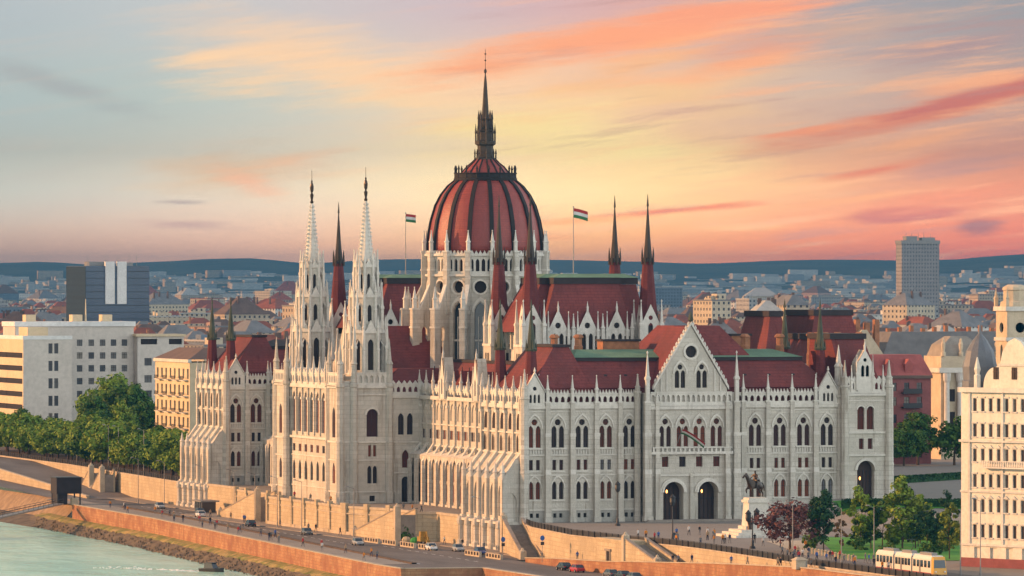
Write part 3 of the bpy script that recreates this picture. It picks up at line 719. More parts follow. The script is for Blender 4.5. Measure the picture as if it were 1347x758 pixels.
# ---- recessed river links between pavilions and centre
def link_front(n0, n1, nb, gables):
    e0 = 11.0; L = n1 - n0; st = L / nb; fw = FR((e0, n1, 0), (0, -1)); wl = MB(); o = link('wall', bpy.data.meshes.new('wall'), HP)
    for k in range(nb):
        c = (k + .5) * st
        hs = [lancet(c, 17.9, 2.8, 3.8), rect(c - .9, 14.0, 1.6, 1.9), rect(c + .9, 14.0, 1.6, 1.9)]
        panel(wl, fw, (k * st, 10.5, (k + 1) * st, 22.7), hs, .25, LS)
        wl.face([fw.p(a, b, -.24) for a, b in hs[0]], LS)
        window(fw, rel(hs[1:], c), c, .24, o, 'wlnk%d' % int(st * 100), bars=False)
        lo = [lancet(c, .6, 3.5, 9.4)]                      # tall gallery arches standing in front
        panel(wl, fw, (k * st, -.4, (k + 1) * st, 10.6), lo, .35, LS, 2.6)
        window(fw, rel([rect(c, 1.0, 2.6, 3.6), lancet(c, 5.2, 2.6, 4.2)], c), c, -.03, o, 'wlg', 'window')
    panel(wl, fw, (0, -.4, L, 10.6), [], .1, LS)
    wl.face([fw.p(0, 10.6, 2.6), fw.p(L, 10.6, 2.6), fw.p(L, 11.6, 0), fw.p(0, 11.6, 0)], TR)
    for u in (0, L): wl.face([fw.p(u, -.4, 2.6), fw.p(u, -.4, 0), fw.p(u, 11.6, 0), fw.p(u, 10.6, 2.6)], LS)
    courses(wl, fw, 0, L, ((12.4, .3, .25), (16.9, .3, .3), (22.2, .5, .5)))
    arcade(wl, fw, 0, L, 23.0, 24.4, nb * 3); crenel(wl, fw, .2, L - .2, 24.6, nb * 3, h=.9)
    wl.box(e0 + .6, n0, -.4, e0 + 8, n1, 22.5, DK)
    o.data = wl.mesh('wall', ST)
    for k in range(nb + 1):
        u = k * st; mb = MB()
        slab(mb, fw, u - .42, u + .42, 10.4, 20.6, -.1, .4); slab(mb, fw, u - .5, u + .5, 20.6, 21.1, -.1, .6, TR); slab(mb, fw, u - .34, u + .34, 21.1, 24.2, -.1, .4)
        slab(mb, fw, u - .5, u + .5, -.3, 9.2, 2.5, 3.0)
        mb.hexa([fw.p(u - .5, 9.2, 3.0), fw.p(u + .5, 9.2, 3.0), fw.p(u + .5, 9.2, 2.4), fw.p(u - .5, 9.2, 2.4)], [fw.p(u - .42, 13.0, .4), fw.p(u + .42, 13.0, .4), fw.p(u + .42, 13.0, 0), fw.p(u - .42, 13.0, 0)], TR)
        q = fw.p(u, 0, .4); pinnacle(mb, q[0], q[1], 24.2, .38, 28.4)
        PP('buttress', mb, ST, o)
    for gcn in gables:
        mb = MB(); u = n1 - gcn
        panel(mb, fw, [(u - 1.6, 22.5), (u + 1.6, 22.5), (u + 1.6, 26.0), (u, 31.5), (u - 1.6, 26.0)], [lancet(u, 23.5, .9, 3.4)], .4, TR, .9, DK)
        extr(mb, fw, [(u - 1.5, 22.5), (u + 1.5, 22.5), (u + 1.5, 26.0), (u, 31.2), (u - 1.5, 26.0)], -1.5, .45, LS)
        for s_ in (-1.7, 1.7): q = fw.p(u + s_, 0, .8); pinnacle(mb, q[0], q[1], 22.5, .34, 29.6)
        q = fw.p(u, 0, .6); pinnacle(mb, q[0], q[1], 31, .25, 33.2)
        PP('gablet', mb, ST, o)
    mb = MB()
    mb.frus(e0 + 1.2, n0, e0 + 16, n1, 22.6, e0 + 6.5, n0, e0 + 10.5, n1, 30.0, RT_)
    mb.box(e0 + 6.3, n0, 30.0, e0 + 10.7, n1, 30.6, RD)
    rf = PP('roof', mb, ST, o)
    for k in range(nb):                                          # steep little dormers catching the sun
        u = (k + .5) * st
        if any(abs(n1 - u - gq) < 3 for gq in gables): continue
        dm = MB(); extr(dm, fw, [(u - .75, 24.0), (u + .75, 24.0), (u, 28.4)], -4.5, -1.9, RT_); q = fw.p(u, 28.3, -2.2); dm.lathe(q, [(.12, 0), (.08, .9)], 4, 0, RD)
        PP('dormer', dm, ST, rf)
    return o
link_front(60.0, 104.0, 9, (86.5, 63.5)); link_front(154.0, 221.0, 14, (171, 193))

# ---- centre block, its south side and river loggia
cw = MB(); co = link('wall', bpy.data.meshes.new('wall'), HP)
fC = FR((4.0, 104.0, 0), (1, 0))
hsC = [lancet(2.5, 14.6, 1.3, 4.6), lancet(4.5, 14.6, 1.3, 4.6), lancet(3.5, 7.6, 1.5, 3.8), roundarch(3.5, .3, 1.7, 5.4)]
panel(cw, fC, (0, -.4, 9.0, 23.0), hsC, .5, LS)
window(fC, rel(hsC[:2], 3.5), 3.5, .5, co, 'wcb1'); window(fC, rel(hsC[2:3], 3.5), 3.5, .5, co, 'wcb2'); window(fC, rel(hsC[3:], 3.5), 3.5, .5, co, 'wcb3', 'window_dark')
courses(cw, fC, 0, 9, ((12.9, .3, .25), (22.4, .5, .4), (6.4, .3, .2))); arcade(cw, fC, 0, 9, 23.2, 25.2, 7); crenel(cw, fC, .2, 8.8, 25.42, 7)
cw.box(-.5, 105.2, -.4, 30, 152.8, 23, LS)
fL = FR((-6.0, 146.0, 0), (0, -1)); LL = 34.0
for k in range(7):
    c = 3.2 + k * 4.6
    op = [lancet(c, 14.6, 3.2, 8.8)]
    panel(cw, fL, (c - 2.3, 13.6, c + 2.3, 24.6), op, .5, LS)
    sqw = [rect(c, 10.3, 2.0, 1.6)]; tl = [lancet(c, 4.3, 2.0, 4.2)]
    panel(cw, fL, (c - 2.3, -.4, c + 2.3, 13.6), sqw + tl, .25, LS)
    window(fL, rel(sqw, c), c, .25, co, 'wl1'); window(fL, rel(tl, c), c, .25, co, 'wl2', 'window_dark')
    window(fL, [lancet(0, 14.6, 3.2, 8.8)], c, .5, co, 'wl3', 'window')
    mb = MB(); u = c - 2.3
    slab(mb, fL, u - .4, u + .4, 13.9, 21.6, -.2, .3); slab(mb, fL, u - .5, u + .5, 21.6, 22.1, -.2, .5, TR); slab(mb, fL, u - .36, u + .36, 22.1, 26.0, -.2, .35)
    q = fL.p(u, 0, .2); pinnacle(mb, q[0], q[1], 26.0, .45, 31.0); PP('buttress', mb, ST, co)
    slab(cw, fL, c - .06, c + .06, 14.6, 20.8, -.9, -.6, TR)
courses(cw, fL, .9, 33.1, ((13.2, .5, .5), (9.4, .25, .2), (2.8, .25, .2), (24.2, .5, .5)))
arcade(cw, fL, .9, 33.1, 25.0, 27.2, 21); crenel(cw, fL, .9, 33.1, 27.42, 14, h=1.1)
cw.box(-5.4, 113.2, -.4, -3.4, 145.0, 13.6, LS); cw.box(-3.5, 113.2, -.4, 2.0, 145.0, 24.9, LS)
# river gable between the towers
fG = FR((1.5, 143.0, 0), (0, -1))
panel(cw, fG, [(0, 24.9), (28, 24.9), (28, 27.5), (20, 31), (14, 39.5), (8, 31), (0, 27.5)], [lancet(14, 28, 2.4, 6), lancet(10.6, 27, 1.4, 4), lancet(17.4, 27, 1.4, 4)], .6, LS, 0, DK)
for u, t in ((4, 34), (8, 37), (20, 37), (24, 34), (14, 43)): q = fG.p(u, 0, 0); pinnacle(cw, q[0], q[1], 27 if t < 40 else 37, .5, t)
co.data = cw.mesh('wall', ST)
mb = MB(); extr(mb, fG, [(2, 25), (26, 25), (14, 37.5)], -22, -.7, RT_); mb.frus(2, 104.6, 30, 153.4, 23.1, 8, 111, 24, 147, 28.5, RT_); PP('roof', mb, ST, co)
# general roofs of the inner ranges (dark, low, behind the parapets)
mb = MB(); mb.box(20, 27, -.4, 86, 221, 26.5, LS); mb.frus(19.5, 26, 86, 222, 26.5, 24, 30, 80, 216, 29.5, RD)
PP('inner_roof', mb, ST)

# ---- the twin river towers
def tower(nc):
    o = link('tower', bpy.data.meshes.new('tower'), HP); mb = MB(); x0 = 0.0
    h0 = 4.1
    fs = FR((-4.1, nc - h0, 0), (1, 0)); fw = FR((-4.1, nc + h0, 0), (0, -1))
    big = [roundarch(4.3, 14.2, 2.5, 5.9, 10)]; md = [rect(3.75, 10.0, .7, 2.4), rect(4.85, 10.0, .7, 2.4)]; lo = [lancet(3.7, 4.3, .95, 3.8), lancet(4.9, 4.3, .95, 3.8)]; dr = [rect(4.3, .5, 1.2, 1.2)]
    panel(mb, fs, (0, -.4, 8.2, 25.0), big + md + lo + dr, .6, LS)
    ring(mb, fs, roundarch(4.3, 14.2, 2.5, 5.9, 10)[2:], roundarch(4.3, 14.2, 3.3, 6.3, 10)[2:], 0, .25, TR)
    window(fs, rel(big, 4.3), 4.3, .6, o, 'wt1'); window(fs, rel(md, 4.3), 4.3, .6, o, 'wt2'); window(fs, rel(lo, 4.3), 4.3, .6, o, 'wt3'); window(fs, rel(dr, 4.3), 4.3, .6, o, 'wt4', 'window_dark')
    bw = [lancet(4.1, 14.0, 2.2, 6.5), lancet(4.1, 4.3, 2.0, 4.4)]
    panel(mb, fw, (0, -.4, 8.2, 25.0), bw, .25, LS, 3.0)
    for pl in bw: window(fw, rel([pl], 4.1), 4.1, -2.75, o, 'wtw%d' % int(pl[0][1]))
    mb.box(-7.1, nc - h0 + .0, -.4, -4.1, nc - h0 + .5, 25, LS); mb.box(-7.1, nc + h0 - .5, -.4, -4.1, nc + h0, 25, LS)
    mb.box(-3.4, nc - 3.3, -.4, 4.05, nc + 4.05, 25, LS)
    courses(mb, fs, -.2, 8.3, ((2.4, .3, .2), (9.1, .3, .25), (12.9, .4, .4), (23.0, .3, .25), (24.5, .5, .5)))
    courses(mb, fw, -.2, 8.4, ((2.4, .3, 3.2), (9.1, .3, 3.25), (12.9, .4, 3.4), (24.5, .5, 3.5)))
    arcade(mb, fs, -.2, 8.4, 25.2, 27.6, 7); arcade(mb, FR((-4.1, nc + h0, 0), (0, -1)), -.2, 8.4, 25.2, 27.6, 7, d=3.2)
    mb.box(-3.9, nc - 3.9, 25, 3.9, nc + 3.9, 27.3, LS)
    # corner buttress shafts
    for (bx, by) in ((-6.9, -1), (-6.9, 1), (-3.9, -1), (4.0, -1), (4.0, 1)):
        mb.lathe((bx, nc + by * 4.1), [(1.15, -.4), (1.15, 2.4), (.95, 2.6), (.95, 12.9), (1.05, 13.0), (.85, 13.4), (.85, 24.6), (1.05, 24.8), (1.0, 25.4), (.7, 25.6), (.65, 29.5), (.8, 29.6), (.45, 30.4), (.04, 35.0)], 8, math.pi / 8, LS)
    mb.box(-7.0, nc - 3.6, 25.1, -3.9, nc + 3.6, 26.0, LS)
    # octagonal storeys
    def octo(r, z0, z1, wz0, wh, ww, key, nwin=8):
        for k in range(8):
            a0 = math.pi / 8 + k * math.pi / 4; a1 = a0 + math.pi / 4
            p0 = (r * math.cos(a0), nc + r * math.sin(a0)); p1 = (r * math.cos(a1), nc + r * math.sin(a1))
            L = math.dist(p0, p1); f = FR((p0[0], p0[1], 0), (p1[0] - p0[0], p1[1] - p0[1]))
            hs = [lancet(L / 2, wz0, ww, wh)]
            panel(mb, f, (0, z0, L, z1), hs, .45, LS, 0, DK)
            slab(mb, f, -.1, L + .1, z1 - .5, z1, -.1, .3, TR); slab(mb, f, -.05, L + .05, z0, z0 + .4, -.1, .25, TR)
            extr(mb, f, [(L * .12, z1), (L * .88, z1), (L / 2, z1 + L * .75)], -.3, .25, TR)
            mb.lathe((p0[0] * 1.03, nc + (p0[1] - nc) * 1.03), [(.42, z0), (.42, z0 + (z1 - z0) * .55), (.5, z0 + (z1 - z0) * .57), (.34, z0 + (z1 - z0) * .62), (.34, z1 + .6), (.46, z1 + .7), (.3, z1 + 1.0), (.03, z1 + 3.4)], 6, 0, TR)
        mb.lathe((0, nc), [(r - .1, z1 - .05), (r * .8, z1 + .3)], 8, math.pi / 8, LS)
    octo(4.0, 27.3, 36.6, 28.3, 6.6, 1.25, 'a'); octo(3.15, 36.8, 44.2, 38.6, 3.6, .9, 'b'); octo(2.35, 44.4, 50.6, 45.6, 3.2, .7, 'c')
    for k in range(4):        # free-standing corner pinnacles with flying struts
        a = math.pi / 4 + k * math.pi / 2
        for rr, z0, z1, r_ in ((5.1, 27.4, 40.0, .55), (3.95, 37, 47.0, .4), (2.9, 44.4, 54.0, .34)):
            x, y = rr * math.cos(a), nc + rr * math.sin(a)
            pinnacle(mb, x, y, z0, r_, z1)
            mb.tube((x, y, z0 + (z1 - z0) * .4), (x * .6, nc + (y - nc) * .6, z0 + (z1 - z0) * .62), .16, .16, 4, TR)
    o.data = mb.mesh('tower', ST)
    sp = MB()                                                     # openwork stone spire with crockets
    sp.lathe((0, nc), [(1.75, 50.6), (1.6, 51.4), (.3, 64.2)], 8, math.pi / 8, TR)
    for k in range(8):
        a = math.pi / 8 + k * math.pi / 4
        for j in range(15):
            t = j / 15; r = 1.62 + (.32 - 1.62) * t; z = 51.4 + 12.8 * t
            x, y = (r + .05) * math.cos(a), nc + (r + .05) * math.sin(a)
            sp.lathe((x, y, z), [(.10, -.05), (.20, .15), (.04, .42)], 4, a, TR)
    spo = PP('spire', sp, ST, o)
    fi = MB(); fi.lathe((0, nc), [(.3, 64.2), (.42, 64.5), (.22, 64.9), (.36, 65.6), (.42, 66.1), (.16, 66.5), (.38, 67.0), (.44, 67.9), (.3, 68.5), (.16, 68.7), (.22, 69.0), (.05, 69.4), (.05, 71.4)], 8, 0, BZ)
    PP('finial', fi, ST, o)
    return o
tower(108.3); tower(149.7)

# ---- the two chamber halls with corner turrets
def turret(x, y, par):
    mb = MB(); r = 2.35
    mb.box(x - 2.6, y - 2.6, 26, x + 2.6, y + 2.6, 33.6, LS); mb.box(x - 2.8, y - 2.8, 33.6, x + 2.8, y + 2.8, 34.1, TR)
    for k in range(4):
        a = k * math.pi / 2; ux, uy = (1, 0), (0, 0)
        f = [FR((x - 1.9, y - 1.9, 0), (1, 0)), FR((x + 1.9, y - 1.9, 0), (0, 1)), FR((x + 1.9, y + 1.9, 0), (-1, 0)), FR((x - 1.9, y + 1.9, 0), (0, -1))][k]
        panel(mb, f, [(0, 34.1), (3.8, 34.1), (3.8, 38.6), (1.9, 42.4), (0, 38.6)], [lancet(1.9, 35.2, 1.1, 3.4), circle(1.9, 39.6, .5, 8)], .4, TR, 0, DK)
        for e_ in (.9, 1.9, 2.9): slab(mb, FR((f.o.x, f.o.y, 0), f.u), e_ - .3, e_ + .3, 30.0, 32.2, .705, .72, DK)
        pinnacle(mb, x + (-1, 1, 1, -1)[k] * 2.25, y + (-1, -1, 1, 1)[k] * 2.25, 33.8, .5, 43.4)
    to = PP('turret', mb, ST, par)
    sp = MB()
    spire(sp, x, y, [(2.0, 38.0), (1.85, 41.8), (1.05, 51.0), (1.2, 51.2), (1.25, 51.8), (.9, 52.1), (.55, 56.0), (.12, 62.6), (.26, 62.8), (.2, 63.1), (.04, 65.2)], [SR, SR, SR, SM, SM, SM, SM, SM, SM, SM, SM])
    for k in range(8):
        a = k * math.pi / 4; sp.lathe((x + 1.25 * math.cos(a), y + 1.25 * math.sin(a)), [(.2, 50.6), (.18, 52.6), (.02, 54.2)], 4, 0, SM)
    PP('spire', sp, ST, to)
    return to
def chamber(n0):
    o = link('hall', bpy.data.meshes.new('hall'), HP); mb = MB(); n1 = n0 + 22
    f = FR((22.5, n0 + 1.0, 0), (1, 0)); L = 22.5
    for k in range(3):
        c = 4.4 + k * 6.4
        hs = [lancet(c - .75, 31.8, .95, 4.6), lancet(c + .75, 31.8, .95, 4.6), circle(c, 38.0, .65, 8)]
        panel(mb, f, [(c - 3.2, 29), (c + 3.2, 29), (c + 3.2, 37.2), (c + 2.0, 37.2), (c, 41.4), (c - 2.0, 37.2), (c - 3.2, 37.2)], hs, .5, TR, 0, DK)
        extr(mb, f, [(c - 2.0, 36), (c + 2.0, 36), (c, 41.0)], -3, -.55, RT_)
        for s_ in (-2.2, 2.2): q = f.p(c + s_, 0, .2); pinnacle(mb, q[0], q[1], 33.5, .36, 41.0)
        q = f.p(c, 0, 0); pinnacle(mb, q[0], q[1], 40.8, .25, 43.0)
        for s_ in (-2.9, -1.9, 1.9, 2.9): slab(mb, f, c + s_ - .24, c + s_ + .24, 32, 35.8, .005, .02, DK)
    for u in (1.2, 7.6, 14.0, 20.4): q = f.p(u, 0, .4); mb.box(q[0] - .5, q[1] - .5, 27, q[0] + .5, q[1] + .5, 35, TR); pinnacle(mb, q[0], q[1], 35, .45, 40.5)
    fw = FR((22.0, n1 - 1, 0), (0, -1))
    panel(mb, fw, (0, 26, 20, 37.2), [lancet(3 + 3.5 * k, 31, 1.4, 5) for k in range(5)], .5, TR, 0, DK)
    for k in range(6): q = fw.p(1.2 + k * 3.5, 0, .2); pinnacle(mb, q[0], q[1], 33, .38, 40)
    mb.box(22.6, n0 + 2, 26, 45, n1, 37.0, LS)
    o.data = mb.mesh('hall', ST)
    rf = MB()
    rf.frus(23.6, n0 + 1.6, 43.2, n1 - 8, 37.0, 27.0, n0 + 3.6, 41.0, n1 - 8, 46.6, RT_)
    rf.frus(19.4, n0 + 2.5, 47.0, n1 - 1, 36.6, 25.0, n0 + 7, 46.0, n1 - 3, 46.5, RT_)
    rf.box(26.7, n0 + 3.3, 46.6, 41.3, n1 - 7, 47.9, RD); rf.box(24.7, n0 + 6.7, 46.55, 46.3, n1 - 2.7, 47.85, RD)
    rf.frus(26.5, n0 + 3.1, 41.5, n1 - 7, 47.9, 29, n0 + 6, 39, n1 - 7, 48.6, CU); rf.frus(24.5, n0 + 6.5, 46.5, n1 - 2.5, 47.86, 27, n0 + 9, 44, n1 - 5, 48.7, CU)
    PP('roof', rf, ST, o)
    for x in (20.7, 46.3):
        for y in (n0 + .5, n1 - .5): turret(x, y, o)
    return o
chamber(58.8); chamber(178.0)

# ---- lit tiled roofs west of the chamber (stair halls), east ranges
mb = MB()
mb.frus(14.5, 34, 24, 56, 26.5, 18.5, 38, 21, 53, 34.0, RT_)
PP('roof', mb, ST)
mb = MB(); mb.box(76, 80, 0, 103, 108, 30, LS); mb.box(75, 48, 0, 90, 74, 30, LS)
for x0, x1, y0, y1, z1, tp in ((82.0, 89.0, 86, 106, 39.6, 2.2), (91.2, 104.5, 84, 106, 39.8, 2.4), (79, 90.0, 50, 72, 35.0, 2.4)):
    mb.frus(x0, y0, x1, y1, 29.8, x0 + tp, y0 + 2.5, x1 - tp, y1 - 2.5, z1, RT_); mb.box(x0 + tp - .3, y0 + 2.2, z1, x1 - tp + .3, y1 - 2.2, z1 + 1.2, RD)
ea = PP('roof', mb, ST)
for x, y in ((78, 44), (80.5, 46), (84, 48), (88, 46), (75, 40)): chimney(x, y, 29.8, 36.6 if y < 60 else 42, .9, ea)

# ---- the dome
DC = (33.3, 129.0)
dr = MB(); NS = 16; r0 = 12.9; off = R(-101.25)
for k in range(NS):
    a0 = off + k * 2 * math.pi / NS; a1 = a0 + 2 * math.pi / NS
    p0 = (DC[0] + r0 * math.cos(a0), DC[1] + r0 * math.sin(a0)); p1 = (DC[0] + r0 * math.cos(a1), DC[1] + r0 * math.sin(a1))
    L = math.dist(p0, p1); f = FR((p0[0], p0[1], 0), (p1[0] - p0[0], p1[1] - p0[1]))
    panel(dr, f, (0, 25, L, 48.6), [lancet(L / 2, 29, 2.6, 13.6), circle(L / 2, 45.9, 1.35, 12)], .9, LS)
    dr.face([f.p(*q, -.88) for q in lancet(L / 2, 29, 2.6, 13.6)], GL); dr.face([f.p(*q, -.88) for q in circle(L / 2, 45.9, 1.35, 12)], DK)
    for s_ in (-.45, .45): slab(dr, f, L / 2 + s_ - .1, L / 2 + s_ + .1, 29, 39.5, -.8, -.5, TR)
    slab(dr, f, L / 2 - 1.3, L / 2 + 1.3, 34.2, 34.6, -.8, -.4, TR)
    ring(dr, f, circle(L / 2, 45.9, 1.35, 12) + [circle(L / 2, 45.9, 1.35, 12)[0]], circle(L / 2, 45.9, 1.75, 12) + [circle(L / 2, 45.9, 1.75, 12)[0]], 0, .25, TR)
    ring(dr, f, lancet(L / 2, 29, 2.9, 13.9)[2:], lancet(L / 2, 29, 3.6, 14.8)[2:], 0, .3, TR)
    slab(dr, f, 0, L, 48.2, 48.7, -.1, .5, TR)
    panel(dr, f, (0, 48.7, L, 52.6), [lancet(L * (j + .5) / 4, 49.3, L * .16, 2.7) for j in range(4)], .5, TR, .05, DK)
    slab(dr, f, 0, L, 52.6, 53.1, -.4, .6, TR); crenel(dr, f, .3, L - .3, 53.1, 5, -.1, .4, .7)
    dr.face([f.p(0, 53.1, -.3), f.p(L, 53.1, -.3), (DC[0], DC[1], 53.1)], LS)
drum = PP('dome_drum', dr, ST)
for k in range(NS):
    a = off + k * 2 * math.pi / NS; ca, sa = math.cos(a), math.sin(a); mb = MB()
    f = FR((DC[0], DC[1], 0), (ca, sa))       # u = radius
    # pier on the drum with pinnacle, outer pier with pinnacle, sloping flying wall between
    for (ra, rb, z0, z1, hw) in ((12.6, 14.0, 40, 53.4, .55), (16.6, 18.3, 24, 41.0, .62)):
        slab(mb, f, ra, rb, z0, z1, -hw, hw, LS); slab(mb, f, ra - .1, rb + .15, z1 - 4, z1 - 3.6, -hw - .1, hw + .1, TR); slab(mb, f, ra - .1, rb + .15, z1, z1 + .35, -hw - .1, hw + .1, TR)
    for rr, z0, z1, rw in ((13.4, 53.6, 58.2, .5), (17.5, 41.2, 46.0, .55), (16.4, 41.0, 44.5, .3)): pinnacle(mb, DC[0] + rr * ca, DC[1] + rr * sa, z0, rw, z1)
    web = [(12.7, 25), (17.0, 25), (17.0, 39.4), (13.2, 47.6), (12.7, 47.6)]
    hole = [lancet(15.2, 31.5, 1.3, 6.0)]
    panel(mb, f, web, hole, .7, LS, .35); 
    fb = FR((DC[0], DC[1], 0), (-ca, -sa)); panel(mb, fb, [(-p[0], p[1]) for p in web][::-1], [[(-p[0], p[1]) for p in hole[0]][::-1]], .01, LS, .35)
    mb.hexa([f.p(17.1, 39.3, .42), f.p(13.1, 47.7, .42), f.p(13.1, 47.7, -.42), f.p(17.1, 39.3, -.42)], [f.p(17.2, 39.8, .42), f.p(13.1, 48.3, .42), f.p(13.1, 48.3, -.42), f.p(17.2, 39.8, -.42)], TR)
    PP('flying_buttress', mb, ST, drum)
prof = [(12.45, 53.1), (12.5, 55.0), (12.25, 57.6), (11.75, 60.3), (10.75, 63.6), (9.5, 66.0), (8.0, 67.9), (6.4, 69.2)]
dm = MB(); NSEG = 64
dm.lathe(DC, prof, NSEG, off, DT, True)
dome = PP('dome', dm, ST, None, True)
for k in range(NS):
    a = off + k * 2 * math.pi / NS; ca, sa = math.cos(a), math.sin(a); mb = MB()
    for (ra, za), (rb, zb) in zip(prof, prof[1:]):
        tx, ty = -sa * .44, ca * .44
        P3 = lambda r, z, s_, e: (DC[0] + (r + e) * ca + s_ * tx, DC[1] + (r + e) * sa + s_ * ty, z)
        mb.hexa([P3(ra, za, -1, -.3), P3(ra, za, -1, .45), P3(ra, za, 1, .45), P3(ra, za, 1, -.3)], [P3(rb, zb, -1, -.3), P3(rb, zb, -1, .45), P3(rb, zb, 1, .45), P3(rb, zb, 1, -.3)], RB)
    PP('dome_rib', mb, ST, dome)
gl = MB()
gl.lathe(DC, [(6.2, 68.9), (6.9, 69.0), (6.95, 69.5), (6.7, 69.6), (6.7, 70.4), (6.9, 70.5), (6.9, 70.7), (6.3, 70.7), (6.2, 69.6)], 32, 0, RB)
for k in range(NS): a = off + k * 2 * math.pi / NS; gl.lathe((DC[0] + 6.6 * math.cos(a), DC[1] + 6.6 * math.sin(a)), [(.22, 69.5), (.2, 71.4), (.3, 71.5), (.04, 72.4)], 6, 0, RB)
PP('gallery', gl, ST, dome)
cp = MB(); pc = [(6.0, 69.4), (5.5, 70.3), (4.2, 71.9), (2.9, 73.0), (2.3, 73.6)]
cp.lathe(DC, pc, 32, off, DT)
for k in range(NS):
    a = off + k * 2 * math.pi / NS; ca, sa = math.cos(a), math.sin(a)
    for (ra, za), (rb, zb) in zip(pc, pc[1:]): cp.tube((DC[0] + ra * ca, DC[1] + ra * sa, za), (DC[0] + rb * ca, DC[1] + rb * sa, zb), .24, .2, 4, RB)
PP('upper_cap', cp, ST, dome)
la = MB()
la.lathe(DC, [(2.3, 73.3), (2.3, 73.9), (1.9, 74.1), (1.7, 75.0), (1.75, 76.6), (2.2, 76.9), (2.3, 77.6), (1.6, 77.8), (1.5, 79.6), (1.8, 79.9), (1.3, 80.3), (1.0, 82.0), (1.2, 82.4), (.8, 82.9), (.32, 90.6), (.11, 92.3), (.32, 92.7), (.28, 93.1), (.06, 93.4), (.05, 97.6)], 8, off, SM)
for k in range(8):
    a = off + k * math.pi / 4
    for rr, z0, z1, r_ in ((2.3, 73.6, 76.0, .18), (2.1, 77.0, 81.4, .2), (1.5, 80.2, 84.4, .2)): la.lathe((DC[0] + rr * math.cos(a), DC[1] + rr * math.sin(a)), [(r_, z0), (r_ * .9, z0 + (z1 - z0) * .5), (r_ * 1.3, z0 + (z1 - z0) * .55), (.03, z1)], 6, 0, SM)
for z in (95.2, 96.6): la.lathe((DC[0], DC[1], z), [(.02, -.25), (.26, 0), (.02, .25)], 6, 0, SM)
PP('lantern', la, ST, dome)

# ---- lit lanterns in the doorways
mat('lamp_glow', (.8, .4, .1), .5, emit=((1.0, .45, .12), 3.0))
for (a, b, c, p_) in ((28.3, -3.3, 5.9, portal), (35.6, -3.3, 5.9, portal), (69.6, -1.5, 8.0, se)):
    lb = MB(); lb.lathe((a, b, c), [(.04, -.35), (.16, -.2), (.19, .15), (.04, .35)], 6); part('lantern', lb, 'lamp_glow', p_)
# ---- flags
def flag(x, y, z0, z1, wdir, wid, hgt, label, lean=None, droop=0.25, name='flag'):
    t = thing(name, (x, y, z0), label, 'flag', 'national flags on the parliament')
    mb = MB(); top = Vector((x, y, z1)) if lean is None else Vector(lean)
    mb.tube((x, y, z0), top, .11, .07, 6, 0); mb.lathe(tuple(top), [(.16, -.05), (.18, .12), (.02, .3)], 6, 0, 0)
    part('pole', mb, 'metal_grey', t)
    fl = MB(); d = Vector((wdir[0], wdir[1], 0)).normalized(); dn = (Vector((x, y, z0)) - top).normalized(); nrm = d.cross(Vector((0, 0, 1)))
    NX = 10
    def fp(i, j): 
        s_ = i / NX; return top + dn * (.15 + hgt * j / 3) + d * (wid * s_) + Vector((0, 0, -droop * wid * s_ ** 1.4)) + nrm * (.22 * math.sin(s_ * 7 + j * .5) * s_)
    for j in range(3):
        for i in range(NX):
            fl.face([fp(i, j), fp(i, j + 1), fp(i + 1, j + 1), fp(i + 1, j)], j)
    part('cloth', fl, ['red', 'white', 'green'], t, True)
flag(33.5, 69.5, 47.8, 62.5, (.95, -.31), 3.0, 2.0, 'red white and green flag on the tall roof pole right of the dome')
flag(33.5, 189.0, 47.8, 62.6, (.95, -.31), 2.3, 1.8, 'red white and green flag on the tall roof pole left of the dome', droop=.12)
flag(30.4, -3.6, 15.4, 15, (.95, -.1), 4.6, 1.5, 'red white and green flag hanging from the slanting pole over the arched portal', lean=(30.2, -7.2, 18.3), droop=.62)
# ================================================================== ground, quay, river
def sm(x, a, b):
    t = min(1, max(0, (x - a) / (b - a))); return t * t * (3 - 2 * t)
def gh(e, n): return 4.0 * sm(e, 44, 66) * sm(n, -60, -14)
def lerp(tab, x):
    if x <= tab[0][0]: return tab[0][1]
    for (a, ya), (b, yb) in zip(tab, tab[1:]):
        if x <= b: return ya + (yb - ya) * (x - a) / (b - a)
    return tab[-1][1]
YW = [(-420, -12), (-182, -10.4), (-150, -8.3), (-124, -7), (-105, -7.1), (-91, -9.5), (-60, -10.7), (-25, -6.7), (-10, -3.2)]      # upper yellow wall, e by n
RAMPH = [(-420, 0.0), (-190, -.25), (-150, -1.4), (-124, -2.4), (-105, -3.1), (-91, -3.7), (-60, -4.5), (-36, -5.45)]
QE = [(-420, -29), (-64, -29), (-62, -44), (-45, -44), (16, -40), (91.5, -35), (177, -29), (257, -26.7), (300, -24)]               # quay edge, e by n
PW = [(246, -4.7), (383, 2.5), (480, 3.5), (520, 4.5), (700, 18)]                                                                              # park wall
TERR = [(-4.5, 28), (-4.5, 43), (-8, 45), (-8, 64), (-13, 80), (-13, 140), (-8, 146), (-8, 184), (-4.5, 186), (-4.5, 221)]
def west(n):
    if n < -10: return lerp(YW, n)
    if n > 246: return lerp(PW, n)
    return 0.0
mb = MB()
ns = [-420 + 10 * k for k in range(41)] + [-10.001, 0, 20, 60, 100, 150, 200, 246, 246.001] + [260 + 20 * k for k in range(28)]
ns = sorted(set(ns)); ns = [n for n in ns if n <= 800]
es = [0, 4, 9, 16, 24, 32, 40, 44, 47, 50, 53, 56, 59, 62, 66, 72, 90, 120, 160, 220, 300, 420, 600, 800]
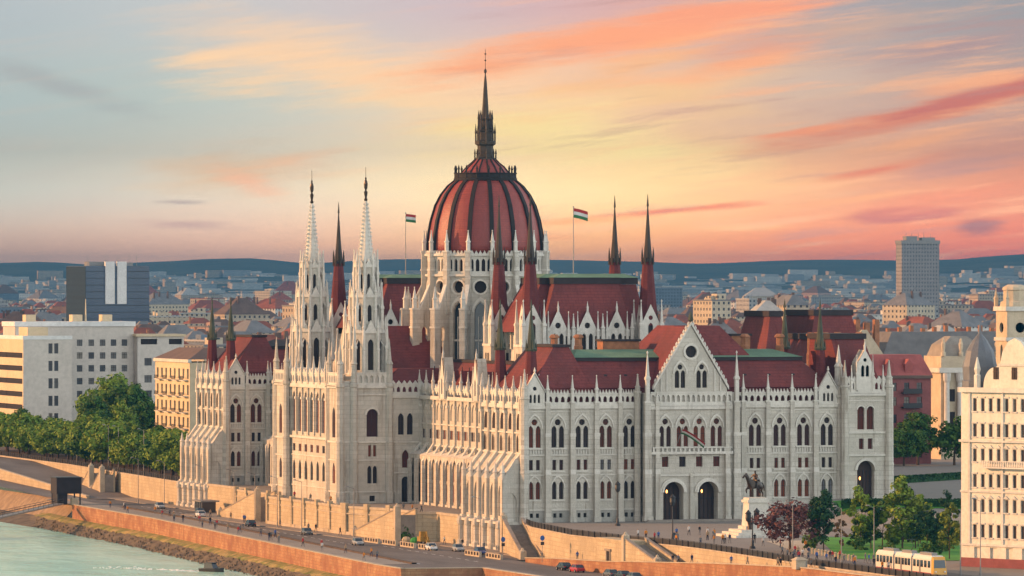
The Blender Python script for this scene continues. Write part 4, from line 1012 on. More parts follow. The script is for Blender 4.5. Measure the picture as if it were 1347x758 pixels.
for a, b in zip(ns, ns[1:]):
    wa, wb = west(a), west(b)
    ea = [wa + .2] + [e for e in es if e > wa + .5]; eb = [wb + .2] + [e for e in es if e > wb + .5]
    k = min(len(ea), len(eb)); ea = [ea[0]] + ea[-(k - 1):]; eb = [eb[0]] + eb[-(k - 1):]
    for i in range(k - 1):
        mb.face([(ea[i], a, gh(ea[i], a)), (ea[i + 1], a, gh(ea[i + 1], a)), (eb[i + 1], b, gh(eb[i + 1], b)), (eb[i], b, gh(eb[i], b))], 1 if a > 244 else 0)
struct('plaza_ground', mb, ['paving', 'soil'])
mb = MB(); big = 40000
mb.face([(800, -420, 0), (big, -420, 0), (big, -10, 4), (800, -10, 4)]); mb.face([(800, -10, 4), (big, -10, 4), (big, 800, 4), (800, 800, 4)])
mb.face([(-3000, 800, 0), (66, 800, 0), (66, big, 0), (-3000, big, 0)])
mb.face([(66, 800, 3.9), (big, 800, 3.9), (big, big, 3.9), (66, big, 3.9)]); mb.face([(44, 800, 0.02), (66, 800, 3.9), (66, big, 3.9), (44, big, 0.02)])
struct('city_ground', mb, 'city_ground')

# terrace sheet in front of the building
mb = MB(); pts = TERR + [(14, 221), (14, 28)]
mb.face([(a, b, .12) for a, b in pts]); mb.face([(-4.4, 27.5, .1), (12, 27.5, .1), (12, 28.2, .1), (-4.4, 28.2, .1)])
struct('terrace_floor', mb, 'paving')

# quay road sheet
def strip(mb, f0, f1, hf, n0, n1, step=6, m=0):
    k = max(1, int(abs(n1 - n0) / step))
    for i in range(k):
        a = n0 + (n1 - n0) * i / k; b = n0 + (n1 - n0) * (i + 1) / k
        mb.face([(f0(a), a, hf(a)), (f1(a), a, hf(a)), (f1(b), b, hf(b)), (f0(b), b, hf(b))], m)
qe = lambda n: lerp(QE, n)
wi = lambda n: -14.4 if n < -40 else (1.0 if n < 246 else lerp(PW, n) + .1)
H0 = lambda h: (lambda n: h)
mb = MB(); strip(mb, qe, wi, H0(-5.5), -420, -40.01); strip(mb, qe, wi, H0(-5.5), -40, 300); strip(mb, lambda n: -21.5, lambda n: wi(n) if n < 296 else -13.2, lambda n: -5.5 + max(0, n - 300) * .018, 300, 520)
struct('quay_road', mb, 'asphalt')
mb = MB()       # promenade along the quay edge, pavement along the walls, lane lines
strip(mb, qe, lambda n: qe(n) + 7.0, H0(-5.47), -45, 300); struct('promenade', mb, 'paving')
mb = MB()
def kerbed(mb, f0, f1, n0, n1, z=-5.5, h=.14):
    strip(mb, f0, f1, H0(z + h), n0, n1)
    k = int((n1 - n0) / 6)
    for i in range(k):
        a = n0 + (n1 - n0) * i / k; b = n0 + (n1 - n0) * (i + 1) / k
        for f in (f0, f1): mb.face([(f(a), a, z), (f(b), b, z), (f(b), b, z + h), (f(a), a, z + h)])
kerbed(mb, lambda n: -17.5 if 30 < n < 200 else -9.0, lambda n: -1.0 if n < 246 else lerp(PW, n), -40, 420); struct('wall_pavement', mb, 'stone_steps')
mb = MB(); kerbed(mb, lambda n: qe(n) + 7.2, lambda n: qe(n) + 8.2, -45, 240, h=.25); struct('verge', mb, 'soil')
mb = MB()
mid = lambda n: (qe(n) + 8.2 + (-17.5 if 30 < n < 200 else -9.0)) / 2
for k in range(48):
    a = -40 + k * 6.0; strip(mb, lambda n: mid(n) - .1, lambda n: mid(n) + .1, H0(-5.494), a, a + 3)
strip(mb, lambda n: qe(n) + 8.7, lambda n: qe(n) + 8.95, H0(-5.494), -45, 240)
struct('lane_marking', mb, 'white_paint')

# river, bank
mb = MB(); mb.face([(-2500, -900, -11.3), (60, -900, -11.3), (60, 2500, -11.3), (-2500, 2500, -11.3)])
m = bpy.data.materials.new('river_water'); m.use_nodes = True; t = NT(m.node_tree); bs = t.n['Principled BSDF']
pos = t.n.new('ShaderNodeNewGeometry').outputs['Position']
t.put(bs, 'Base Color', t.mix(t.maprange(t.noise(t.vm('MULTIPLY', pos, (.05, .02, 1)), 1, 6, .65), .4, .62), (.27, .56, .46, 1), (.40, .68, .58, 1)))
bs.inputs['Roughness'].default_value = .16; bs.inputs['IOR'].default_value = 1.33
bn = t.n.new('ShaderNodeBump'); bn.inputs['Strength'].default_value = .8; bn.inputs['Distance'].default_value = .6
t.l.new(t.math('ADD', t.noise(t.vm('MULTIPLY', pos, (.35, .22, 1)), 1.4, 6, .62), t.math('MULTIPLY', t.noise(t.vm('MULTIPLY', pos, (.09, .05, 1)), 1.0, 3, .5), 3.0)), bn.inputs['Height']); t.l.new(bn.outputs[0], bs.inputs['Normal'])
M['river_water'] = m
struct('river', mb, 'river_water')
mb = MB()
rb = random.Random(3)
NB = 170
rows = []
for i in range(NB + 1):
    n = -120 + i * (420.0 / NB); e0 = qe(n) if n > -62 else -44 + (n + 62) * .02; r = []
    for j, (dx, z) in enumerate(((.3, -8.7), (-1.3, -9.1), (-2.5, -9.6), (-3.8, -10.2), (-5.0, -10.8), (-6.4, -11.5), (-9, -12.4))):
        r.append((e0 + dx + rb.uniform(-.5, .5) * (j > 0), n + rb.uniform(-.5, .5), z + rb.uniform(-.22, .22) * (j > 1)))
    rows.append(r)
for a, b in zip(rows, rows[1:]):
    for j in range(6): mb.face([a[j], a[j + 1], b[j + 1], b[j]], 1 if j < 2 else 0)
struct('river_bank', mb, ['bank', 'bank_grass'])
mb = MB()      # northern cobbled slope and its beach
def sl(f0, h0, f1, h1, n0, n1, m):
    k = int((n1 - n0) / 5)
    for i in range(k):
        a = n0 + (n1 - n0) * i / k; b = n0 + (n1 - n0) * (i + 1) / k
        mb.face([(f0(a), a, h0), (f0(b), b, h0), (f1(b), b, h1), (f1(a), a, h1)], m)
sl(lambda n: -20.9, -5.3, lambda n: -25.0, -9.6, 276, 520, 0); sl(lambda n: -25, -9.6, lambda n: -34, -11.6, 276, 520, 1)
struct('cobble_slope', mb, ['cobbles', 'bank'])
# stones on the bank
mb = MB()
for i in range(700):
    n = rb.uniform(-60, 290); e = qe(n) - rb.uniform(2.5, 7.0); z = -9.5 - (qe(n) - e - 2.5) * .42; r = rb.uniform(.08, .26)
    mb.lathe((e, n, z), [(r, -.3), (r * rb.uniform(.7, 1.1), r * .3), (r * .4, r * .7)], 5, rb.uniform(0, 6), 0)
tag(part('bank_stones', mb, 'bank'), kind='stuff')

# ---------------------------------------------------------------- walls
def wall_line(name, pts, zb, zt, thick, mats, label, cat='wall', cap=.35, railing=None, group=None):
    """a wall along a polyline; zb and zt are numbers or functions of (e, n); solid towards +e side"""
    mb = MB(); cp = MB()
    zbf = zb if callable(zb) else (lambda e, n: zb); ztf = zt if callable(zt) else (lambda e, n: zt)
    for (a, b) in zip(pts, pts[1:]):
        d = Vector((b[0] - a[0], b[1] - a[1])).normalized(); nr = Vector((-d.y, d.x))        # left of the direction of travel
        q = [a, b, (b[0] - nr.x * -thick, b[1] - nr.y * -thick), (a[0] + nr.x * thick, a[1] + nr.y * thick)]
        mb.hexa([(p[0], p[1], zbf(*p)) for p in (a, b, q[2], q[3])], [(p[0], p[1], ztf(*p)) for p in (a, b)] + [(q[2][0], q[2][1], ztf(*b)), (q[3][0], q[3][1], ztf(*a))])
        c = [(a[0] - nr.x * .15, a[1] - nr.y * .15), (b[0] - nr.x * .15, b[1] - nr.y * .15), (b[0] + nr.x * (thick + .1), b[1] + nr.y * (thick + .1)), (a[0] + nr.x * (thick + .1), a[1] + nr.y * (thick + .1))]
        zz = [ztf(*a), ztf(*b), ztf(*b), ztf(*a)]
        cp.hexa([(p[0], p[1], z + .003) for p, z in zip(c, zz)], [(p[0], p[1], z + cap) for p, z in zip(c, zz)])
    o = thing(name, (pts[0][0], pts[0][1], zbf(*pts[0])), label, cat, group)
    part('masonry', mb, mats, o); part('coping', cp, 'wall_cap', o)
    if railing == 'solid':
        sp_ = MB()
        for (a, b) in zip(pts, pts[1:]):
            d = Vector((b[0] - a[0], b[1] - a[1])).normalized(); nr = Vector((-d.y, d.x)); q = [(a[0] + nr.x * .28, a[1] + nr.y * .28), (b[0] + nr.x * .28, b[1] + nr.y * .28), (b[0] + nr.x * .38, b[1] + nr.y * .38), (a[0] + nr.x * .38, a[1] + nr.y * .38)]; zz = [ztf(*a), ztf(*b), ztf(*b), ztf(*a)]
            sp_.hexa([(p[0], p[1], z + cap - .02) for p, z in zip(q, zz)], [(p[0], p[1], z + cap + .92) for p, z in zip(q, zz)])
        part('screen', sp_, 'metal_dark', o)
    if railing:
        rl = MB(); z0 = cap
        for (a, b) in zip(pts, pts[1:]):
            L = math.dist(a, b); k = max(1, int(L / 2.5))
            d = Vector((b[0] - a[0], b[1] - a[1])).normalized(); nr = Vector((-d.y, d.x))
            for i in range(k + 1):
                p = (a[0] + (b[0] - a[0]) * i / k + nr.x * .2, a[1] + (b[1] - a[1]) * i / k + nr.y * .2); z = ztf(*p) + z0
                rl.box(p[0] - .08, p[1] - .08, z, p[0] + .08, p[1] + .08, z + 1.05)
            for zz in (.25, .45, .65, .85, 1.02): rl.tube((a[0] + nr.x * .2, a[1] + nr.y * .2, ztf(*a) + z0 + zz), (b[0] + nr.x * .2, b[1] + nr.y * .2, ztf(*b) + z0 + zz), .05, .05, 4)
        part('railing', rl, 'metal_dark', o)
    return o
def resample(tab, n0, n1, step=7):
    k = max(1, int((n1 - n0) / step)); return [(lerp(tab, n0 + (n1 - n0) * i / k), n0 + (n1 - n0) * i / k) for i in range(k + 1)]
rev = lambda p: p[::-1]
# travelling south (decreasing n) the +e side lies to the left
wall_line('quay_wall', rev(resample(QE, -60, 262)) + [(-44, -61.9), (-29, -64)] + rev(resample(QE, -300, -70)), -11.6, -5.5, .8, 'wall_orange', 'long weathered orange-brown stone quay wall above the grassy river bank', cap=.12)
rh = lambda e, n: lerp(RAMPH, n)
wall_line('ramp_wall', [(-14.2, n) for n in range(-44, -420, -8)], -5.6, lambda e, n: rh(e, n) + .35, .5, 'wall_orange', 'orange stone wall carrying the sloping tram ramp at lower right', cap=.15)
mb = MB(); strip(mb, lambda n: -14.0, lambda n: lerp(YW, n) + .5, lambda n: lerp(RAMPH, n), -420, -36); struct('ramp_pavement', mb, 'stone_steps')
wall_line('terrace_wall', rev(resample(YW, -330, -12, 6)), lambda e, n: rh(e, n) - .3, .0, .6, 'wall_yellow', 'bright yellow limestone wall below the south plaza with a dark railing on top', cap=.25, railing='solid')
wall_line('terrace_wall', rev(TERR[:]), -5.7, .1, .7, 'wall_yellow', 'pale yellow terrace wall beneath the twin towers and river front', cap=.5)
tw_o = [o_ for o_ in bpy.data.objects if o_.get('label', '').startswith('pale yellow terrace wall')][0]
for (a_, b_) in ((( -13, 139), (-13, 81)), ((-8, 183), (-8, 147)), ((-13, 79.5), (-8, 64.5))):
    L_w = math.dist(a_, b_); fw_ = FR((a_[0], a_[1], 0), (b_[0] - a_[0], b_[1] - a_[1])); kk = max(1, round(L_w / 9.5)); b3 = MB()
    slab(b3, fw_, 0, L_w, -5.6, -4.7, 0, .3); slab(b3, fw_, 0, L_w, -1.1, -.8, 0, .2)
    part('string_course', b3, 'wall_cap', tw_o)
    for i_ in range(kk + 1):
        b3 = MB(); u_ = L_w * i_ / kk; slab(b3, fw_, u_ - .55, u_ + .55, -5.6, .1, 0, .35); slab(b3, fw_, u_ - .7, u_ + .7, -.2, 1.2, -.4, .5); part('pilaster', b3, 'wall_yellow', tw_o)
wall_line('park_wall', rev(resample(PW, 247, 520, 8)), -5.7, -.1, .6, 'wall_yellow', 'yellow limestone wall below the tree-lined park on the left', cap=.35, railing=True)
wall_line('ramp_wall', rev([(-13.5, 300 + 8 * k) for k in range(27)]), -5.7, lambda e, n: -5.1 + (n - 300) * .040, .6, 'wall_yellow', 'yellow wall rising to the left above the cobbled slope', cap=.3)
mb = MB(); strip(mb, lambda n: -13.0, lambda n: lerp(PW, n), lambda n: min(-.12, -5.40 + max(0, n - 300) * .042), 290, 520); struct('upper_road', mb, 'asphalt')

# ---------------------------------------------------------------- stairs
def stair(a, b, z0, z1, wd, label, nst=30):
    """flight from plan point a (top, z0) down to b (z1) with a sloping parapet on the river side"""
    A = Vector(a); B = Vector(b); d = (B - A).normalized(); nr = Vector((-d.y, d.x))
    if nr.x > 0: nr = -nr         # towards the river
    o = thing('staircase', (b[0], b[1], z1), label, 'staircase', 'stone staircases between terrace and quay')
    st = MB()
    for k in range(nst):
        p = A + (B - A) * (k / nst); q = A + (B - A) * ((k + 1) / nst); z = z0 + (z1 - z0) * (k + 1) / nst
        c = [p, q, q + nr * -wd, p + nr * -wd]
        st.hexa([(v.x, v.y, z1 - .2) for v in c], [(v.x, v.y, z) for v in c])
    part('steps', st, 'stone_steps', o)
    for s0, s1, nm in ((0.0, .55, 'parapet'), (-wd - .45, -wd, 'parapet')):
        pr = MB(); c = [A + nr * s0, B + nr * s0, B + nr * s1, A + nr * s1]
        pr.hexa([(v.x, v.y, z1 - .2) for v in c], [(c[0].x, c[0].y, z0 + 1.0), (c[1].x, c[1].y, z1 + 1.0), (c[2].x, c[2].y, z1 + 1.0), (c[3].x, c[3].y, z0 + 1.0)])
        part(nm, pr, 'wall_yellow', o)
        cp_ = MB(); c2 = [A + nr * (s0 - .08), B + nr * (s0 - .08), B + nr * (s1 + .08), A + nr * (s1 + .08)]
        cp_.hexa([(c2[k].x, c2[k].y, (z0, z1, z1, z0)[k] + 1.004) for k in range(4)], [(c2[k].x, c2[k].y, (z0, z1, z1, z0)[k] + 1.25) for k in range(4)]); part('coping', cp_, 'stone_steps', o)
    for c, z in ((A + nr * .27, z0), (B + nr * .27, z1)):
        ps = MB(); ps.box(c.x - .6, c.y - .6, z1 - .2, c.x + .6, c.y + .6, z + 1.4); ps.lathe((c.x, c.y, z + 1.4), [(.75, 0), (.75, .2), (.3, .5), (.3, .7), (.02, .9)], 8)
        part('end_post', ps, 'wall_cap', o)
    return o
stair((-6.2, -7), (-11.5, -35), .1, -5.5, 3.2, 'stone staircase in shade beside the river pavilion corner running down to the road')
stair((-12.0, 45), (-12.3, 74), .1, -5.5, 3.6, 'bright stone staircase with sloping parapet right of the near tower')
stair((-12.0, 150), (-12.3, 180), .1, -5.5, 3.6, 'stone staircase with sloping parapet left of the far tower')
stair((-12.4, -97), (-12.0, -113), .0, -3.4, 3.4, 'short staircase through the yellow wall below the arched portal')
mb = MB(); mb.box(-12.9, -97, -4.3, -9.0, -82, .35); mb.box(-13.05, -97.1, .35, -8.8, -81.9, .7)
o = thing('wall_block', (-11, -90, -4), 'lit yellow stone block with a small doorway at the head of the short staircase', 'wall'); part('masonry', mb, 'wall_yellow', o)
mb = MB(); f = FR((-12.91, -86, 0), (0, -1))
for u in (1.2, 3.4): extr(mb, f, rect(u, -3.7, .5, 2.2), 0, .12, 0)
extr(mb, f, rect(2.3, -1.5, 3.2, .35), 0, .3, 0); extr(mb, f, rect(2.3, -3.7, 1.6, 2.1), 0, .03, 1); part('doorway', mb, ['stone_steps', 'window_dark'], o)
for k, nn in enumerate((318, 332)):
    stair((lerp(PW, nn) - 4.0, nn), (lerp(PW, nn + 14) - 4.0, nn + 13), -.1, -5.5, 2.6, ('park staircase at the right end of the row of trees', 'park staircase further left below the trees')[k], 16)
mb = MB()
for c in ((-7.5, 50), (-7.5, 57)): pass
# portal steps, side wall of the terrace at the south corner
mb = MB()
for k in range(4): mb.box(24.0 - k * .4, -5.3 - k * .45, -.05 - k * .0, 43 + k * .4, -3.2, .40 - k * .11)
struct('portal_steps', mb, 'stone_steps')

# grass, hedges
def sheet(name, poly, h, m, kind='structure', seg=8):
    mb = MB(); A, B, C, D = [Vector(p) for p in poly]
    for i in range(seg):
        for j in range(seg):
            q = []
            for (u, v) in ((i, j), (i + 1, j), (i + 1, j + 1), (i, j + 1)):
                p = A.lerp(B, u / seg).lerp(D.lerp(C, u / seg), v / seg); q.append((p.x, p.y, gh(p.x, p.y) + h))
            mb.face(q)
    return tag(part(name, mb, m), kind=kind)
sheet('lawn', [(4.0, -160), (20.3, -173.5), (52, -104), (31.2, -78)], .06, 'grass')
sheet('lawn', [(57, -24), (84, -32), (90, -16), (62, -6)], .06, 'grass')
sheet('lawn', [(108.7, 79), (133, 102), (150, 130), (122, 112)], .08, 'grass')
sheet('path', [(2.0, -150), (7, -137), (24, -92), (16, -92)], .035, 'wall_cap')
# ================================================================== hills, haze, trees
HILL = [(-400, 345), (0, 346), (60, 344), (115, 348), (200, 344.5), (270, 341), (340, 340), (390, 345.5), (430, 346), (480, 342), (540, 341), (640, 343), (740, 342), (860, 344.5), (905, 347), (945, 346.5), (1000, 344), (1060, 342), (1130, 342), (1200, 343), (1260, 341), (1300, 337), (1347, 334), (1750, 331)]
def at(px, Z, h=0.0):            # a bearing (pixel column of the survey) and a distance turned into a place on the map
    X = (px - 673.5) * Z / 7818.0 - 2.4; c, s = math.cos(TH), math.sin(TH); dz = Z - 1160.0
    return (X * c + dz * s, -X * s + dz * c, h)
from mathutils import noise as NZ
mb = MB(); rows = []
for j in range(15):
    Z = 12500 + j * 700.0; r = []
    for i in range(141):
        px = -1500 + i * 31.0; top = 47 + (371 - lerp(HILL, px)) * 18000 / 7818.0
        f = sm(Z, 12500, 18000); e, n, _ = at(px, Z)
        h = top * f * (1.0 if Z <= 18000 else 1 - .25 * sm(Z, 18000, 22500))
        h += (NZ.noise(Vector((e / 900, n / 900, 0))) * 22 + NZ.noise(Vector((e / 300, n / 300, 3))) * 7) * f * (0.35 if abs(Z - 18000) < 900 else 1.0) * (1 - .6 * sm(Z, 16500, 17900))
        r.append((e, n, max(h, .5)))
    rows.append(r)
vs = [p for r in rows for p in r]; W2 = 141
mb.idx(vs, [(j * W2 + i, j * W2 + i + 1, (j + 1) * W2 + i + 1, (j + 1) * W2 + i) for j in range(14) for i in range(W2 - 1)])
mat('hill_forest', (.008, .022, .022), .95, .5, .004, base2=(.05, .065, .045))
struct('hills', mb, 'hill_forest', True)

hz = MB(); q = []
c, s = math.cos(TH), math.sin(TH)
def rel2(X, Z): return (X * c + Z * s - 360.742, -X * s + Z * c - 1102.484)
q = [rel2(-7000, -300), rel2(7500, -300), rel2(7500, 24500), rel2(-7000, 24500)]
hz.hexa([(*p, -14.0) for p in q], [(*p, 152.0) for p in q])
hm = bpy.data.materials.new('haze'); hm.use_nodes = True; t = NT(hm.node_tree); t.n.clear()
pv = t.n.new('ShaderNodeVolumePrincipled'); pv.inputs['Color'].default_value = (.025, .15, .32, 1); pv.inputs['Density'].default_value = 6.2e-5
out = t.n.new('ShaderNodeOutputMaterial'); t.l.new(pv.outputs[0], out.inputs['Volume'])
M['haze'] = hm
tag(part('haze', hz, 'haze'), kind='stuff')

# ---------------------------------------------------------------- trees
def leafmat(name, a, b):
    m = mat(name, a, .75, .0, spec=.2)
    t = NT(m.node_tree); bs = t.n['Principled BSDF']
    pos = t.n.new('ShaderNodeNewGeometry').outputs['Position']
    f = t.noise(pos, .55, 3, .6); f2 = t.noise(pos, 3.0, 2, .6)
    cc = t.mix(t.maprange(f, .36, .64), (*a, 1), (*b, 1)); cc = t.mix(t.maprange(f2, .4, .7, 0, .5), cc, (a[0] * .6, a[1] * .6, a[2] * .6, 1))
    t.put(bs, 'Base Color', cc)
leafmat('leaf_green', (.10, .18, .014), (.24, .30, .035)); leafmat('leaf_dark', (.03, .085, .010), (.085, .15, .018)); leafmat('leaf_yellow', (.10, .16, .02), (.20, .24, .03)); leafmat('leaf_copper', (.085, .03, .03), (.19, .085, .075)); leafmat('leaf_deep', (.014, .045, .014), (.03, .085, .02)); leafmat('leaf_autumn', (.16, .07, .03), (.22, .14, .05))
def crown(seed, rx, rz, zc, ncl, nl, ls, leaf, top=1.0, hole=.25):
    r = random.Random(seed); mb = MB()
    for k in range(ncl):
        while True:
            p = Vector((r.uniform(-1, 1), r.uniform(-1, 1), r.uniform(-1, 1)))
            if hole < p.length < 1: break
        w_ = 1 - max(0, p.z) * top
        c = Vector((p.x * rx * w_, p.y * rx * w_, zc + p.z * rz)); cr = rx * r.uniform(.18, .36)
        for j in range(nl):
            d = Vector((r.gauss(0, 1), r.gauss(0, 1), r.gauss(0, 1))).normalized() * cr * r.uniform(.5, 1.05); d.z *= .8
            q = c + d; nn = (d.normalized() + Vector((r.uniform(-.7, .7), r.uniform(-.7, .7), r.uniform(-.2, .9)))).normalized(); a = nn.orthogonal().normalized(); a = Matrix.Rotation(r.uniform(0, 6.28), 3, nn) @ a; b = nn.cross(a)
            s1 = ls * r.uniform(.6, 1.3); s2 = s1 * r.uniform(.45, .8)
            mb.face([q - a * s1, q - b * s2, q + a * s1, q + b * s2])
    return mb.mesh('crown', [leaf])
def trunk(seed, h, r0, zc, rx):
    r = random.Random(seed); mb = MB(); p = Vector((0, 0, -.3)); rr = r0; segs = 4
    for k in range(segs):
        q = Vector((r.uniform(-.15, .15) * k, r.uniform(-.15, .15) * k, h * (k + 1) / segs)); mb.tube(p, q, rr, rr * .78, 7); p = q; rr *= .78
        if k >= 1:
            for _ in range(2):
                a = r.uniform(0, 6.28); e = q + Vector((math.cos(a) * rx * .6, math.sin(a) * rx * .6, (zc - q.z) * .5 + rx * r.uniform(.1, .5))); mb.tube(q, e, rr * .55, rr * .15, 5)
    return mb.mesh('trunk', ['bark'])
TM = {}
def tree_kind(key, **kw): TM[key] = kw
def tree(key, x, y, z, sc_, label, group, cat='tree', var=0, name='tree', zs=1.0):
    k2 = (key, var)
    if k2 not in TM:
        p = TM[key]
        TM[k2] = (crown(hash(key) % 99 + var * 7 if False else len(key) * 13 + var * 7, p['rx'], p['rz'], p['zc'], p['ncl'], p['nl'], p['ls'], p['leaf'], p.get('top', .35), p.get('hole', .25)), trunk(var + 3, p['th'], p['tr'], p['zc'], p['rx']))
    o = bpy.data.objects.new(name, None); col.objects.link(o); tag(o, label, cat, group)
    mw = Matrix.Translation((x, y, z)) @ Matrix.Rotation(rnd.uniform(0, 6.28), 4, 'Z') @ Matrix.Diagonal((sc_ * rnd.uniform(.85, 1.2), sc_ * rnd.uniform(.85, 1.2), sc_ * zs * rnd.uniform(.9, 1.12), 1))
    o.matrix_basis = mw
    for nm, me in (('crown', TM[k2][0]), ('trunk', TM[k2][1])):
        cobj = bpy.data.objects.new(nm, me); col.objects.link(cobj); cobj.parent = o
    return o
tree_kind('round', rx=4.4, rz=3.3, zc=5.4, ncl=46, nl=64, ls=.38, leaf='leaf_green', th=5.0, tr=.28, top=.3)
tree_kind('rounddark', rx=4.5, rz=3.4, zc=5.3, ncl=44, nl=64, ls=.38, leaf='leaf_dark', th=5.0, tr=.28, top=.3)
tree_kind('tall', rx=7.0, rz=8.0, zc=12.5, ncl=70, nl=80, ls=.5, leaf='leaf_dark', th=12, tr=.5, top=.35)
tree_kind('tallgreen', rx=7.0, rz=7.6, zc=12.0, ncl=70, nl=80, ls=.5, leaf='leaf_green', th=12, tr=.5, top=.35)
tree_kind('copper', rx=5.8, rz=4.1, zc=6.6, ncl=40, nl=64, ls=.34, leaf='leaf_copper', th=6, tr=.28, top=.3, hole=.5)
tree_kind('young', rx=2.9, rz=4.5, zc=6.3, ncl=44, nl=60, ls=.28, leaf='leaf_deep', th=6.5, tr=.14, top=.75)
tree_kind('younggreen', rx=3.0, rz=4.6, zc=6.4, ncl=44, nl=60, ls=.28, leaf='leaf_green', th=6.5, tr=.14, top=.75)
tree_kind('youngyellow', rx=2.3, rz=3.7, zc=5.4, ncl=30, nl=48, ls=.25, leaf='leaf_yellow', th=6.0, tr=.12, top=.6)
tree_kind('autumn', rx=1.6, rz=4.2, zc=5.6, ncl=22, nl=34, ls=.28, leaf='leaf_autumn', th=7.0, tr=.12, top=.6)
tree_kind('bush', rx=1.6, rz=1.2, zc=.8, ncl=14, nl=30, ls=.22, leaf='leaf_dark', th=.8, tr=.08, top=.2)
TG = 'rounded park trees in the row behind the quay on the left'
for i in range(64):                                  # the park rows
    n = 258 + i * 4.2 + rnd.uniform(-1.5, 1.5); rw = i % 3
    e = lerp(PW, n) + (4.5, 11, 18)[rw] + rnd.uniform(-1.5, 1.5)
    k = 'round' if rnd.random() < .82 else 'rounddark'
    tree(k, e, n, 0, rnd.uniform(.95, 1.25), 'green rounded tree in the low park row on the left' if k == 'round' else 'darker green rounded tree in the low park row on the left', TG, var=i % 4)
for px, Z, sc_, k, lb in ((123, 1640, .82, 'tall', 'dark tall tree left of centre in the big clump before the pale office'), (146, 1660, 1.06, 'tallgreen', 'tallest green tree in the big clump before the pale office'), (170, 1650, 1.0, 'tall', 'dark broad tree on the right of the big clump before the pale office'), (158, 1600, .72, 'tallgreen', 'light green tree standing in front of the big clump'), (190, 1620, .74, 'tall', 'dark tree between the big clump and the balconied house'), (128, 1600, .62, 'tall', 'small dark tree at the left foot of the big clump'), (222, 1560, .62, 'tall', 'dark tree in front of the balconied house'), (236, 1530, .55, 'tall', 'dark tree touching the far river pavilion'), (30, 1640, .55, 'tall', 'dark tree below the striped office front')):
    x, y, _ = at(px, Z); tree(k, x, y, 0, sc_, lb, 'tall trees of the left park', var=int(px) % 3)
tree('copper', 4.8, -134, 0, .9, 'copper-leaved round tree right of the statue pedestal', None)
for k, x, y, s_, lb in (('young', 18.2, -112, .92, 'dark young tree just right of the copper tree, further back'), ('young', 9.7, -137.5, 1.08, 'dense green young tree right of the copper tree, at the lawn edge'), ('autumn', 11.7, -141, .92, 'thin brownish autumn tree between two green ones on the lawn'),
        ('younggreen', 21.2, -125.7, 1.0, 'broad green young tree in the middle of the lawn row'), ('young', 23.2, -125.6, .95, 'dark green young tree touching the broad one on the lawn'), ('youngyellow', 27.2, -121, .92, 'short yellow-green tree in the middle of the lawn'), ('younggreen', 28.2, -128, 1.22, 'tallest bright green tree on the lawn'), ('youngyellow', 30.4, -128.7, 1.15, 'yellow-green tree beside the tallest lawn tree'),
        ('young', 34, -121, .85, 'dark small tree behind the tallest lawn tree'), ('youngyellow', 21.2, -167, 1.2, 'yellowish tree with a bare stem near the cream corner building'), ('young', 28, -140, .9, 'dark tree near the tram front'), ('younggreen', 38, -112, .9, 'green tree at the back of the lawn near the hedge'), ('young', 44, -110, .85, 'dark tree at the back right of the lawn'), ('youngyellow', 41, -100, .8, 'pale green tree before the hedge on the right')):
    tree(k, x, y, gh(x, y), s_ * .92, lb, 'young trees on the plaza lawn', var=int(x) % 3)
for k_, (x, y, s_) in enumerate(((14, -121, 1.5), (19, -131, 1.3), (25, -116, 1.6), (33, -113, 1.5), (36, -128, 1.4), (31, -140, 1.3), (24, -152, 1.2), (16, -152, 1.2), (46, -98, 1.7), (38, -104, 1.6))):
    tree('bush', x, y, 0, s_, 'low leafy shrub among the young trees on the lawn', 'low shrubs on the lawn', 'shrub', k_ % 3, 'shrub')
tree('tall', 161, 195, 4, .64, 'big dark green tree before the red-brown house', 'big trees before the red-brown house'); tree('rounddark', 169, 192, 4, 1.25, 'dark spreading tree right of the big one before the columned museum', 'big trees before the red-brown house', var=1); tree('rounddark', 155.5, 190, 4, .95, 'dark spreading tree left of the big one before the red-brown house', 'big trees before the red-brown house', var=2)
def hedge(a, b, wd, hgt, z, label, seed):
    r = random.Random(seed); mb = MB(); A_ = Vector(a); B_ = Vector(b); L = (B_ - A_).length; d = (B_ - A_).normalized(); nr = Vector((-d.y, d.x))
    for i in range(int(L * hgt * 46)):
        p = A_ + d * r.uniform(0, L) + nr * r.uniform(-wd / 2, wd / 2); zz = z + hgt * r.random() ** .6
        q = Vector((p.x, p.y, zz)); nn = Vector((r.uniform(-1, 1), r.uniform(-1, 1), r.uniform(0, 1))).normalized(); u = nn.orthogonal().normalized(); v = nn.cross(u); s1 = .28
        mb.face([q - u * s1, q - v * s1 * .6, q + u * s1, q + v * s1 * .6])
    core = MB(); c4 = [A_ + nr * wd * .35, A_ - nr * wd * .35, B_ - nr * wd * .35, B_ + nr * wd * .35]
    o = thing('hedge', (a[0], a[1], z), label, 'hedge'); core.hexa([(p.x, p.y, z - .5) for p in c4], [(p.x, p.y, z + hgt * .8) for p in c4]); part('branches', core, 'hedge_leaf', o); part('foliage', mb, 'leaf_deep', o)
hedge((58.5, -20), (82, -29), 3.0, 1.7, 3.0, 'long dark clipped hedge before the corner tower door', 1)
hedge((104, 74), (134, 100), 2.5, 1.5, 4, 'low hedge at the far end of the street behind the corner tower', 2)
hedge((40, -92), (50, -104), 2.5, 2.2, .1, 'dark hedge behind the lawn trees', 3)
tree('bush', -9.5, 47, -5.5, 1.9, 'big dark bush in the shade under the bright staircase', None); 
x, y, _ = at(372, 1196)
tree('bush', x + 0, y, -8.6, 1.1, 'small green bush growing on the river bank below the orange quay wall', None, var=1)

